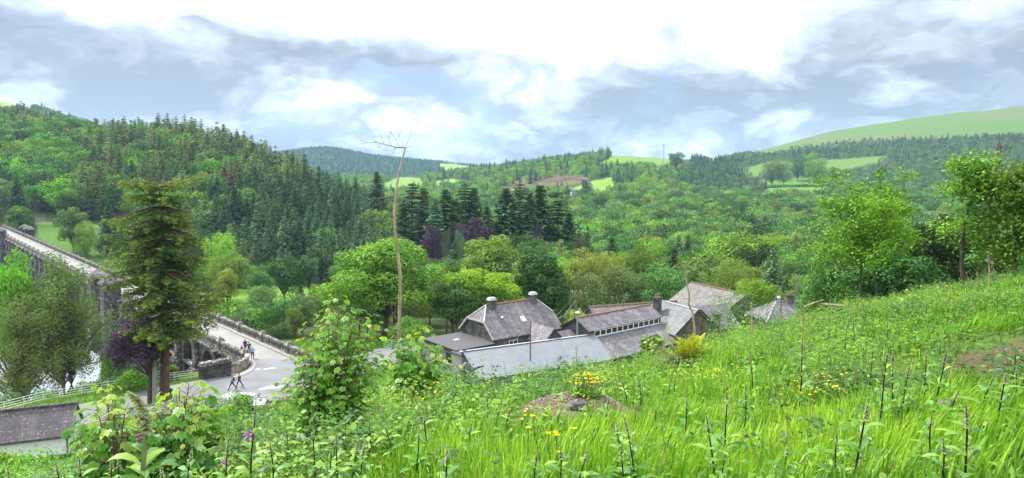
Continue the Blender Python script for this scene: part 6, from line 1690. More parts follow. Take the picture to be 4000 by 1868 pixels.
for (u, vt, w, Y_, lab, mk, fl, sd_) in (
    (560, 1420, 210, 86, 'rhododendron with pink-purple flowers behind the white fence, right of the trunks', 'forest', 'pink', 61),
    (668, 1430, 60, 87.5, 'green shrub beside the dark water left of the stone block', 'oak', None, 62),
    (420, 1490, 150, 86, 'dark rhododendron with a few purple flowers at the left of the lake gap', 'forest', 'pink', 63),
    (520, 1450, 150, 82.5, 'small lime-green leafy bush overhanging the white fence', 'bright', None, 64),
    (320, 1510, 120, 85, 'leafy shrub on the lake edge under the drooping willow', 'oak', None, 65),
    (170, 1525, 130, 83, 'dark shrub at the foot of the lakeside willows', 'forest', None, 66),
    (10, 1520, 150, 82, 'dark leafy shrub behind the left end of the white fence', 'forest', None, 67),
    (650, 1545, 70, 79.5, 'low purple-leaved bush at the foot of the two trunks', 'beech', None, 68),
    (880, 1490, 200, 50, 'bushy green sycamore shrub hiding the feet of the two walkers', 'oak', None, 69),
    (945, 1515, 170, 46, 'round green shrub in front of the parked off-road vehicle', 'oak', None, 70),
    (800, 1520, 200, 48, 'wide green thicket between the yellow-tipped saplings and the road', 'forest', None, 71),
    (1025, 1535, 110, 60, 'small grey-green bush left of the white road fence', 'dull', None, 72),
    (360, 1610, 210, 44, 'wispy grey-green thicket in front of the whitewashed gable', 'dull', None, 73),
    (0, 1700, 200, 36, 'green bush at the left edge in front of the cottage roof', 'oak', None, 74),
    (140, 1775, 380, 30, 'tangled green shrub with a pink flower below the cottage wall', 'oak', None, 75),
    (2260, 1205, 130, 105, 'light green rounded bush behind the flue', 'yellow', None, 76),
    (2905, 1140, 270, 96, 'leafy green bush covering the right end of the slate roofs', 'oak', None, 77),
    (2540, 1290, 130, 40, 'small pale green hawthorn growing up before the lower slate roof', 'oak', None, 78),
    (3165, 1150, 150, 98, 'low dark bush right of the hipped cottage', 'forest', None, 79),
    (1640, 1270, 130, 100, 'dark green bush against the flat extension', 'oak', None, 80),
    (1590, 1240, 160, 108, 'leafy bush under the huge tree beside the railing', 'oak', None, 81)):
    p, hgt, wid = at_px(u, vt, w, Y_); shrub('shrub', lab, p, max(hgt, .8), wid, mk, sd_, flowers=fl, leaf=.13 if Y_ > 60 else .09, nf=46 if sd_ != 75 else 3)
# --- bare pole-like dead larch
def px_tube(g_, pts, Y_, r, n=6, jit=0, rng=None, o=(0, 0, 0)):
    P = np.array([tuple(aty(u, v, Y_ + (0 if jit == 0 else jit * i / len(pts)))) for i, (u, v) in enumerate(pts)]) - np.array(o)
    # resample smoothly
    t = np.linspace(0, len(P) - 1, len(P) * 3); P = np.stack([np.interp(t, range(len(P)), P[:, j]) for j in range(3)], 1)
    r = np.interp(t, np.linspace(0, len(pts) - 1, len(r) if isinstance(r, (list, tuple)) else 1), r) if isinstance(r, (list, tuple)) else r
    g_.tube(P, r, n)
YD = 40; fo = gy(1556, YD); o = empty('dead_larch', fo, 0, 'tall bare dead tree like a leaning pole with a sideways twiggy top', 'tree'); tr, br_ = Geo(), Geo(); O = tuple(fo)
px_tube(tr, [(1556, 1480), (1556, 1380), (1560, 1290), (1562, 1180), (1564, 1080), (1556, 1000), (1543, 900), (1540, 830), (1545, 760), (1556, 690), (1572, 620), (1584, 577)], YD, [.115, .11, .105, .10, .095, .09, .085, .08, .072, .062, .052, .042], 9, o=O)
rng = np.random.default_rng(12)
px_tube(br_, [(1584, 577), (1545, 576), (1510, 566), (1470, 557), (1440, 558), (1402, 549)], YD, [.032, .028, .022, .016, .011, .006], 5, 1.2, o=O)
tw_ = [((1560, 575), (1530, 520), (1522, 480)), ((1575, 575), (1560, 530), (1540, 470)), ((1583, 575), (1600, 535), (1612, 490)), ((1530, 572), (1518, 540), (1500, 515)), ((1500, 563), (1490, 535), (1484, 512)), ((1470, 558), (1458, 540), (1455, 520)),
       ((1440, 557), (1420, 562), (1400, 560)), ((1420, 553), (1405, 540), (1380, 538)), ((1550, 577), (1530, 590), (1500, 588)), ((1490, 562), (1480, 578), (1462, 575)), ((1583, 580), (1605, 570), (1618, 545)), ((1545, 548), (1565, 520), (1575, 500)), ((1600, 535), (1612, 525), (1625, 520)), ((1518, 540), (1530, 520), (1535, 505)), ((1545, 576), (1535, 600), (1515, 605))]
for t_ in tw_:
    px_tube(br_, t_, YD + rng.uniform(-.2, .6), [.012, .007, .004], 4, rng.uniform(-1.2, 1.2), o=O)
    for _ in range(3):
        a = t_[rng.integers(1, 3)]; px_tube(br_, [a, (a[0] + rng.uniform(-28, 28), a[1] - rng.uniform(-6, 34))], YD + rng.uniform(-.5, .8), [.005, .003], 4, rng.uniform(-1, 1), o=O)
for a, b_, c, r_ in (((1543, 765), (1490, 775), (1420, 778), .035), ((1545, 765), (1500, 790), (1455, 806), .03), ((1543, 800), (1500, 850), (1448, 862), .035), ((1545, 870), (1590, 850), (1640, 795), .018), ((1548, 920), (1600, 930), (1645, 880), .016), ((1552, 960), (1500, 930), (1430, 870), .014), ((1540, 830), (1590, 800), (1625, 740), .015),
                    ((1555, 1010), (1600, 1000), (1640, 905), .014), ((1560, 1060), (1490, 1010), (1435, 1000), .012), ((1562, 1190), (1610, 1180), (1640, 1160), .014), ((1560, 1185), (1500, 1180), (1450, 1160), .014), ((1545, 760), (1600, 770), (1640, 760), .014), ((1558, 1255), (1530, 1220), (1532, 1090), .03), ((1550, 900), (1470, 900), (1420, 860), .012), ((1562, 1100), (1600, 1080), (1625, 1050), .01), ((1547, 880), (1600, 900), (1630, 850), .01), ((1543, 850), (1520, 880), (1470, 910), .01)):
    jt = rng.uniform(-1.5, 1.5); px_tube(br_, [a, b_, c], YD, [r_, r_ * .7, r_ * .3], 4, jt, o=O)
    for _ in range(4):
        q = rng.random(); m_ = (b_[0] * (1 - q) + c[0] * q, b_[1] * (1 - q) + c[1] * q); px_tube(br_, [m_, (m_[0] + rng.uniform(-25, 25), m_[1] - rng.uniform(-22, 25))], YD + jt * .6, [.008, .004], 4, rng.uniform(-.6, .6), o=O)
link('trunk', tr.mesh('trunk', M['bark_dead'], True), o); link('branches', br_.mesh('branches', M['twig']), o)
# --- leaning dead sapling with a few yellow leaves
YD = 24; fo = gy(2716, YD); O = tuple(fo); o = empty('dead_sapling', fo, 0, 'pale crooked bare sapling with a few yellow leaves before the rust-ridged roof', 'tree'); tr, br_ = Geo(), Geo()
px_tube(tr, [(2718, 1330), (2712, 1280), (2706, 1220), (2690, 1190), (2693, 1150), (2680, 1100), (2668, 1050)], YD, [.045, .042, .04, .036, .03, .025, .018], 7, o=O)
for t_ in (((2668, 1052), (2650, 1020), (2655, 1000)), ((2668, 1050), (2700, 1020), (2690, 1000)), ((2675, 1085), (2690, 1060), (2735, 1045)), ((2670, 1060), (2640, 1040), (2620, 1050)), ((2700, 1020), (2735, 1010), (2760, 1040)), ((2680, 1040), (2720, 1050), (2740, 1035))): px_tube(br_, t_, YD, [.016, .01, .006], 5, rng.uniform(-.5, .5), o=O)
link('trunk', tr.mesh('trunk', M['bark_dead']), o); link('branches', br_.mesh('branches', M['bark_dead']), o)
lf = Geo(); P = np.array([tuple(aty(u + rng.uniform(-8, 8), v + rng.uniform(-8, 8), YD + rng.uniform(-.2, .2))) for u, v in [(2650, 1000), (2700, 1000), (2680, 1030), (2720, 1045), (2735, 1010), (2640, 1035), (2700, 985), (2660, 1020)] * 9]) - np.array(O)
lf.leaves(P, rng.normal(size=P.shape) + [0, 0, .6], .06, .045, rng.random(len(P)), 0, rng); link('leaves', lf.mesh('leaves', M['yellow']), o)
# --- brown trunks and dead bare trees at the right
def lanky(name, lab, u, vt, vb, Y_, r, leafk, n, wpx, seed, bare_=False, base=.35):
    f = gy(u, Y_); t = aty(u, vt, Y_); hh = t.z - f.z; wd = wpx / 2700 * Y_; rng = np.random.default_rng(seed); cg, wg = Geo(), Geo()
    wg.tube(arc3((0, 0, -.5), (rng.normal() * .3, 0, hh * .93), (rng.normal() * .25, 0, 0), 10), np.linspace(r, r * .25, 10), 9)
    PP = []
    for i in range(26 if bare_ else 34):
        z0 = hh * rng.uniform(base, .93); a = rng.uniform(0, 6.28); L = wd * (.30 if bare_ else .5) * rng.uniform(.4, 1.05) * (1.1 - .45 * (z0 / hh)); e = np.array([math.cos(a) * L, math.sin(a) * L, min(hh * 1.02, z0 + L * rng.uniform(.1, .9) * (3.2 if bare_ else .8))])
        pts = arc3((0, 0, z0), e, (0, 0, -.12 * L), 6); wg.tube(pts, np.linspace(r * .26, .012, 6), 5)
        for _ in range(5):
            q = pts[rng.integers(2, 6)]; e2 = q + unit(rng.normal(size=3) + [0, 0, .5]) * L * rng.uniform(.25, .5); wg.tube(np.stack([q, (q + e2) / 2 + rng.normal(size=3) * .05, e2]), [.018, .012, .006], 4); PP.append(e2); PP.append(pts[-1])
    o = empty(name, f, 0, lab, 'tree'); link('trunk', wg.mesh('trunk', M['bark' if not bare_ else 'twig']), o)
    if n:
        C0 = np.array(PP); k = rng.choice(len(C0), n); cr_ = rng.random(len(C0)); P = C0[k] + rng.normal(size=(n, 3)) * np.array([.36, .36, .26])
        N = rng.normal(size=(n, 3)) * .6 + [0, 0, 1.0]; cg.leaves(P, N, rng.uniform(.07, .13, n), rng.uniform(.05, .10, n), np.clip(.1 + .5 * cr_[k] + .4 * rng.random(n), 0, 1), 0, rng); link('crown', cg.mesh('crown', M[leafk]), o)
    return o
lanky('brown_trunk_maple', 'maple with straight brown trunk and tufted crown near the right edge', 3775, 600, 1085, 38, .14, 'oak', 5000, 230, 3, False, .25)
lanky('edge_tree', 'leafy tree with brown trunk cut by the right edge of the picture', 3965, 640, 1050, 36, .14, 'oak', 4500, 150, 4, False, .12)
lanky('dead_tree', 'dead leafless tree with upswept twigs between the maple and the edge tree', 3880, 520, 1060, 44, .17, 'oak', 0, 260, 5, True, .3)
lanky('dead_tree', 'second leafless tree at the very right edge', 4020, 560, 1060, 46, .17, 'oak', 0, 220, 6, True, .3)
lanky('slender_maple', 'slender maple with airy light green crown in front of the valley wood', 3350, 700, 1150, 50, .10, 'oak', 7000, 460, 7, False, .42)
lanky('slender_maple', 'thin upright maple stem close right of the airy crowned one', 3440, 770, 1130, 48, .09, 'bright', 4500, 320, 8, False, .4)
# ------------------------------------------------------------------ the near hillside
def blades(g_, P, D, S, L, W, bend, prof=(.8, 1, .05), ss=(0, .55, 1), T=None, M_=0):
    """curved strips: P base, D direction, S side, L length, W half width, bend = droop as a share of L"""
    n = len(P); L = np.broadcast_to(np.asarray(L, float), (n,)); W = np.broadcast_to(np.asarray(W, float), (n,)); bend = np.broadcast_to(np.asarray(bend, float), (n,))
    rows = []
    for s_, w_ in zip(ss, prof):
        c = P + D * (L * s_)[:, None]; c[:, 2] -= bend * L * s_ ** 2
        rows.append(c - S * (W * w_)[:, None]); rows.append(c + S * (W * w_)[:, None])
    V = np.stack(rows, 1).reshape(-1, 3); k = len(rows)
    F = []
    for i in range(len(ss) - 1): F.append(np.array([2 * i, 2 * i + 1, 2 * i + 3, 2 * i + 2]))
    F = (np.arange(n)[:, None, None] * k + np.array(F)[None]).reshape(-1, 4)
    g_.add(V, F, None if T is None else np.repeat(T, len(ss) - 1), M_)
def around(rng, n, tilt0, tilt1):
    a = rng.uniform(0, 2 * np.pi, n); t = rng.uniform(tilt0, tilt1, n)
    D = np.stack([np.cos(a) * np.sin(t), np.sin(a) * np.sin(t), np.cos(t)], 1); S = np.stack([-np.sin(a), np.cos(a), 0 * a], 1)
    return D, S
def fan_points(rng, y0, y1, dens, amin=-.84, amax=.84):
    area = (amax - amin) * (y1 ** 2 - y0 ** 2) / 2; n = int(area * dens)
    y = np.sqrt(rng.random(n) * (y1 ** 2 - y0 ** 2) + y0 ** 2); a = rng.uniform(amin, amax, n); x = a * y
    return x, y
def slope_seen(x, y, z, pad=.010):
    return (z + .5 - CAMZ) / y > near_occ(x, y) - pad
NA_ = np.linspace(-1, 1, 300); NL_ = np.linspace(math.log(1.5), math.log(130), 300)
nx2 = NA_[None] * np.exp(NL_)[:, None]; ny2 = np.exp(NL_)[:, None] + 0 * nx2
ns_ = np.maximum.accumulate((H(nx2, ny2) - CAMZ) / ny2, axis=0)
def near_occ(x, y):
    ia = np.clip((x / y + 1) / 2 * 299, 0, 299).astype(int); il = np.clip((np.log(y * .93) - NL_[0]) / (NL_[-1] - NL_[0]) * 299, 0, 299).astype(int)
    return ns_[il, ia]
LUSH = [[(1330, 1900), (1520, 1760), (1750, 1710), (2050, 1660), (2350, 1650), (2700, 1570), (3100, 1560), (3500, 1540), (4300, 1500), (4300, 2600), (1200, 2600)],
        [(2380, 1520), (2500, 1400), (2750, 1400), (2950, 1380), (3120, 1400), (3100, 1540), (2600, 1570)],
        [(3330, 1210), (3600, 1200), (4200, 1080), (4200, 1320), (3700, 1300), (3450, 1400)],
        [(820, 1640), (1000, 1640), (1090, 1690), (980, 1740), (830, 1730)], [(2000, 1400), (2120, 1385), (2150, 1420), (2000, 1450)], [(2900, 1190), (3050, 1180), (3040, 1260), (2920, 1250)]]
rng = np.random.default_rng(2024)
# --- grass
gr = Geo(); gs = Geo()
def on_road(x, y):
    px, py = projn(x, y, 0 * x)
    return inpoly(px, py, far_edge + near_edge) 
for y0, y1, dens, hh, ww in ((2.2, 6, 1250, .30, .0052), (6, 10, 800, .31, .0062), (10, 16, 420, .28, .0085), (16, 28, 150, .30, .014), (28, 60, 32, .42, .026)):
    x, y = fan_points(rng, y0, y1, dens); z = H(x, y); k = slope_seen(x, y, z) ; x, y, z = x[k], y[k], z[k]
    px, py = projn(x, y, z); lush = np.zeros(len(x), bool)
    wob = fbm(x, y, .8, 3, 40)
    for p_ in LUSH: lush |= inpoly(px + wob * 90, py + wob * 60, p_)
    clump = fbm(x, y, .55, 3, 44)
    prob = np.where(lush, .86 + .6 * clump, .05 + .5 * np.clip(clump * 2, 0, 1))
    k = (rng.random(len(x)) < prob) & ~bare(x, y); x, y, z, lush, clump = x[k], y[k], z[k], lush[k], clump[k]; n = len(x)
    D, S = around(rng, n, .02, .42); D[:, 0] += .10 + 1.1 * fbm(x, y, .9, 2, 71); D[:, 1] += 1.0 * fbm(x, y, .9, 2, 73); D[:, 2] += .1; D = unit(D)
    sz = hh * rng.uniform(.55, 1.25, n) * np.where(lush, 1, .75) * (1 + clump * .9)
    T = np.clip(rng.random(n) * .74 - .06 + clump * .8 + .9 * fbm(x, y, 2.6, 2, 91) + .16 + np.where(lush & (projn(x, y, z)[1] > 1560), .10, -.14), 0, 1)
    blades(gr, np.stack([x, y, z - .02], 1), D, S, sz, ww * rng.uniform(.7, 1.3, n), rng.uniform(.1, .6, n), T=T)
    ks = rng.random(n) < .045
    blades(gs, np.stack([x, y, z - .02], 1)[ks], D[ks], S[ks], sz[ks] * 1.15, ww * .8, rng.uniform(.1, .7, ks.sum()), T=rng.random(ks.sum()))
x, y = fan_points(rng, 60, 122, 13); z = H(x, y); s_, t_ = dam_st(x, y); f_ = seg_side(x, y, FA, FB)
k = slope_seen(x, y, z, .002) & ~on_road(x, y) & ~((t_ > -1) & (t_ < 14) & (s_ > -8)) & ((f_ < 5) | (t_ < 0)) & (z > -6.5); x, y, z = x[k], y[k], z[k]; n = len(x)
D, S = around(rng, n, .0, .4); blades(gr, np.stack([x, y, z], 1), D, S, rng.uniform(.15, .42, n), .045, .3, T=rng.random(n) * .5)
tag(link('grass', gr.mesh('grass', M['grass'])), kind='stuff')
# --- leafy herbs: willowherb, bramble, raspberry as one cover
hb = Geo(); st = Geo(); hd_g = Geo()
for y0, y1, dens, kk in ((2.2, 6, 44, 1), (6, 11, 46, 1), (11, 18, 34, 1.1), (18, 34, 14, 1.35), (34, 60, 3, 2.0)):
    x, y = fan_points(rng, y0, y1, dens); z = H(x, y); k = slope_seen(x, y, z); x, y, z = x[k], y[k], z[k]; px, py = projn(x, y, z)
    wob = fbm(x, y, .8, 3, 40); lush = np.zeros(len(x), bool)
    for p_ in LUSH: lush |= inpoly(px + wob * 90, py + wob * 60, p_)
    cl_ = fbm(x, y, 1.1, 3, 52)
    k = (rng.random(len(x)) < np.where(lush & (py > 1560), .16 + .5 * cl_, np.where(lush, .4 + cl_, .50 + 1.6 * cl_))) & ~bare(x, y); x, y, z, cl_ = x[k], y[k], z[k], cl_[k]; n = len(x)
    tone = np.clip(.40 + 1.1 * fbm(x, y, 1.7, 2, 60) + rng.normal(size=n) * .15, 0, 1); m = 17; hgt = kk ** .4 * rng.uniform(.12, .42, n) * (1 + 2 * cl_)
    lean = rng.normal(size=(n, 2)) * .12
    q = rng.random((n, m)); base = np.stack([x[:, None] + lean[:, :1] * q + rng.normal(size=(n, m)) * .045 * kk, y[:, None] + lean[:, 1:] * q + rng.normal(size=(n, m)) * .045 * kk, z[:, None] + hgt[:, None] * q], -1).reshape(-1, 3)
    N_ = n * m; D, S = around(rng, N_, .7, 1.5); S = unit(S + np.array([0, 0, .25]) * rng.normal(size=(N_, 1)))
    kind_ = np.repeat(rng.random(n) < .45, m)
    L = np.where(kind_, rng.uniform(.05, .085, N_), rng.uniform(.035, .06, N_)) * kk; Wd_ = np.where(kind_, .010, .020) * kk * rng.uniform(.7, 1.3, N_)
    T_h = np.clip(np.repeat(tone, m) * .75 + .3 * rng.random(N_), 0, 1)
    dk = np.repeat(fbm(x, y, 1.9, 3, 95) + .35 * fbm(x, y, .5, 2, 97) > .07, m)
    for gg_, kk_ in ((hb, ~dk), (hd_g, dk)): blades(gg_, base[kk_], D[kk_], S[kk_], (L * np.where(dk, 1.15, 1))[kk_], (Wd_ * np.where(dk, 1.3, 1))[kk_], rng.uniform(.1, .5, kk_.sum()), prof=(.15, 1, .05), ss=(0, .5, 1), T=T_h[kk_])
    kd = rng.random(N_) < .05; blades(gs, base[kd], D[kd], S[kd], L[kd] * 1.3, Wd_[kd], .5, prof=(.15, 1, .05), ss=(0, .5, 1), T=rng.random(kd.sum()))
    j = rng.random(n) < .55; nn = j.sum(); D2 = np.stack([lean[j, 0], lean[j, 1], hgt[j]], 1); LL_ = np.linalg.norm(D2, axis=1)
    for S_ in (np.array([1., 0, 0]), np.array([0, 1., 0])): blades(st, np.stack([x[j], y[j], z[j]], 1), unit(D2), np.broadcast_to(S_, (nn, 3)), LL_ * 1.1, .0035 * kk ** 1.2, 0, prof=(1, .7, .4), T=rng.random(nn))
tag(link('dry_grass', gs.mesh('dry_grass', M['straw'])), kind='stuff')
tag(link('leafy_ground_cover', hb.mesh('leafy_ground_cover', M['herb'])), kind='stuff'); tag(link('bramble_cover', hd_g.mesh('bramble_cover', M['herb_dark'])), kind='stuff'); tag(link('herb_stems', st.mesh('herb_stems', M['greenstem'])), kind='stuff')
# --- bracken-like low ferns at lower left are single plants further down
# --- gravel on the heap and bank
gv = MB(); rnd = random.Random(3)
for cx, cy, rx_, ry_, n in ((MOUND.x, MOUND.y - .1, .5, .5, 620), (BANK.x + .3, BANK.y, .45, .6, 300)):
    for i in range(n):
        a, r = rnd.uniform(0, 6.28), math.sqrt(rnd.random()); xx, yy_ = cx + math.cos(a) * r * rx_, cy + math.sin(a) * r * ry_
        s0 = rnd.uniform(.006, .024) * (1.6 if rnd.random() < .1 else 1); gv.box((xx, yy_, Hs(xx, yy_) + s0 * .2), (s0 * rnd.uniform(.8, 1.6), s0, s0 * .6), rnd.uniform(0, 3), top=rnd.uniform(.4, .9))
tag(gv.build('gravel', M['gravel']), kind='stuff')
def rock(name, lab, p, r, seed, mat='rock'):
    rnd = random.Random(seed); b = MB().sphere((0, 0, 0), r, 9, 7, sc=(1.25, .9, .75)); b.v = [tuple(c * (1 + rnd.uniform(-.16, .16)) for c in v) for v in b.v]
    return tag(b.build(name, M[mat], loc=p), lab, 'rock')
h_ = hit(2258, 1600); rock('boulder', 'pale grey boulder half sunk in the gravel heap', h_ + Vector((0, 0, .03)), .085, 1)
h_ = hit(3930, 1462); rock('boulder', 'grey stone at the foot of the earth bank, right edge', h_, .09, 2)
h_ = hit(3700, 1590); rock('boulder', 'flat grey stone among grass and foxgloves at the right', h_, .08, 3)
# stump and logs
def stump(u, v, lab, r, h, seed):
    p = hit(u, v); rnd = random.Random(seed); b = MB(); n = 14; R0 = [[], [], [], []]
    for j, (zz, k_) in enumerate(((-.15, 1.35), (.08, 1.1), (h * .7, .95), (h, .88))):
        for i in range(n): a = 6.283 * i / n; rr = r * k_ * (1 + .12 * math.sin(a * 3 + seed) + rnd.uniform(-.06, .06)); R0[j].append((rr * math.cos(a), rr * math.sin(a), zz + (rnd.uniform(-.1, .12) * h if j == 3 else 0)))
    for j in range(3):
        for i in range(n): b.poly([R0[j][i], R0[j][(i + 1) % n], R0[j + 1][(i + 1) % n], R0[j + 1][i]])
    o = empty('tree_stump', p, 0, lab, 'stump'); b.build('bark', M['bark'], o); MB().poly([(x_, y_, z_ - .01) for x_, y_, z_ in R0[3]]).build('cut_face', M['twig'], o); return o
stump(1492, 1575, 'dark weathered tree stump between the two near sycamore saplings', .17, .24, 1)
stump(1385, 1395 + 260, 'small broken stump hidden in herbs right of the big sapling', .08, .12, 2) if False else None
def logp(name, lab, a, b_, r, mat='bark_dead', lift=.03, kink=.02):
    p, q = hit(*a), hit(*b_); p.z += lift; q.z += lift; m_ = p.lerp(q, .5) + Vector((0, 0, kink)); m_.z = max(m_.z, Hs(m_.x, m_.y) + lift)
    g2 = Geo(); g2.tube([tuple(p), tuple(p.lerp(m_, .5) + Vector((0, .02, .01))), tuple(m_), tuple(m_.lerp(q, .5)), tuple(q)], [r * 1.1, r, r * .9, r * .8, r * .5], 7); return tag(link(name, g2.mesh(name, M[mat], True)), lab, 'log' if r > .03 else 'branch')
def stick(name, lab, u1, v1, u2, v2, Y_, r, mat='bark_dead'):
    p, q = aty(u1, v1, Y_), aty(u2, v2, Y_ + .2); g2 = Geo(); g2.tube([tuple(p), tuple(p.lerp(q, .5) + Vector((0, 0, .02))), tuple(q)], [r, r * .8, r * .5], 6); return tag(link(name, g2.mesh(name, M[mat], True)), lab, 'branch')
yq = hit(1815, 1462).y
stick('broken_branch', 'pale splintered branch end at the corrugated shed corner', 1800, 1448, 1818, 1418, 17, .05); stick('fallen_branch', 'brown broken branch lying on the crest before the corrugated shed', 1840, 1448, 1890, 1430, 17, .035, 'bark')
stick('fallen_branch', 'short pale stick jutting from the herbs above the yellow flowers', 2180, 1430, 2215, 1462, 13, .022)
stick('fallen_log', 'long pale fallen log on the crest left of the yellow-tipped shrubs', 3205, 1190, 3320, 1200, 26, .07); stick('fallen_branch', 'pale curved branch lying left of the long fallen log', 3140, 1200, 3215, 1172, 25, .035)
stick('fallen_branch', 'dark stump of branch under the long fallen log', 3250, 1222, 3290, 1208, 25, .05, 'bark'); stick('fallen_log', 'grey log lying low between the dead sapling and the fern', 2695, 1320, 2740, 1316, 19, .04)

# --- foxgloves
def foxglove_proto(seed, pink=False):
    rng = np.random.default_rng(seed); sg, lg, bg, fg = Geo(), Geo(), Geo(), Geo()
    lean = rng.normal(size=2) * .05; n = 9; t = np.linspace(0, 1, n); P = np.stack([lean[0] * t ** 2 + .008 * np.sin(t * 6 + seed), lean[1] * t ** 2, t], 1); sg.tube(P, np.interp(t, [0, .7, 1], [.0095, .0065, .0025]), 6)
    m = int(rng.integers(9, 14)); tz = np.sort(rng.uniform(.12, .74, m)); a = np.arange(m) * 2.4 + rng.normal(size=m) * .3
    el_ = rng.uniform(.65, 1.15, m); D = np.stack([np.cos(a) * np.cos(el_), np.sin(a) * np.cos(el_), np.sin(el_)], 1); S = np.stack([-np.sin(a), np.cos(a), 0 * a], 1)
    B0 = np.stack([np.interp(tz, t, P[:, j]) for j in range(3)], 1); L = .34 * (1.12 - tz) ** .6 * rng.uniform(.75, 1.2, m)
    for sgn in (-1, 1):   # two halves folded along the midrib
        S2 = unit(S * sgn + np.array([0, 0, .45])); n_ = len(B0); rows = []
        for s_, w_ in ((0, .08), (.3, .8), (.6, 1.0), (.85, .5), (1, .03)):
            c = B0 + D * (L * s_)[:, None]; c[:, 2] -= .55 * L * s_ ** 2; rows += [c, c + S2 * (L * .15 * w_)[:, None]]
        V = np.stack(rows, 1).reshape(-1, 3); F = (np.arange(n_)[:, None, None] * 10 + np.array([[2 * i, 2 * i + 1, 2 * i + 3, 2 * i + 2] for i in range(4)])[None]).reshape(-1, 4); lg.add(V, F, np.repeat(rng.random(m), 4))
    k = 70; q = rng.random(k) ** .8; tz = .76 + .25 * q; a = rng.uniform(0, 6.28, k); B1 = np.stack([np.interp(tz, t, P[:, j]) for j in range(3)], 1); B1[:, 2] = tz
    D = np.stack([np.cos(a), np.sin(a), rng.uniform(-.4, .8, k)], 1); S = np.stack([-np.sin(a), np.cos(a), 0 * a], 1); L = .030 * (1.2 - q)
    blades(bg, B1, unit(D), S, L, L * .38, rng.uniform(-.3, .5, k), prof=(.4, 1, .1), T=rng.random(k)); blades(bg, B1, unit(D), np.cross(unit(D), S), L, L * .38, .2, prof=(.4, 1, .1), T=rng.random(k))
    if pink:
        k = 7; tz = rng.uniform(.60, .70, k); a = rng.uniform(0, 6.28, k); B1 = np.stack([0 * tz, 0 * tz, tz], 1)
        for j in range(k):
            d = np.array([math.cos(a[j]), math.sin(a[j]), -.7]) * .055; fg.tube([B1[j], B1[j] + d * .4, B1[j] + d], [.004, .009, .013], 6)
    return (sg.mesh('stem', M['foxstem'], True), lg.mesh('leaves', M['foxleaf']), bg.mesh('flower_spike', M['bud']), fg.mesh('bells', M['pink']) if pink else None)
FX = [foxglove_proto(300 + i) for i in range(6)] + [foxglove_proto(330, True), foxglove_proto(331, True)]
def foxglove(ut, vt, ub, vb, lab, pr, Y_=None):
    if Y_ is None:
        p = hit(ub, min(vb + 12, 1868)) if vb < 1866 else hit(ub, 1866)
        if vb >= 1866: p = gy(ub, p.y * .9)
    else: p = gy(ub, Y_)
    top = aty(ut, vt, p.y); h = max(.3, top.z - p.z); o = empty('foxglove', p, rnd.uniform(0, 6.28), lab, 'foxglove', 'foxgloves standing in the hillside grass'); o.rotation_euler = (rnd.gauss(0, .05), rnd.gauss(0, .05), rnd.uniform(0, 6.28))
    for nm, me in zip(('stem', 'leaves', 'flower_spike', 'bells'), FX[pr]):
        if me: c = link(nm, me, o); c.scale = (h * .5 + .45, h * .5 + .45, h)
    return o
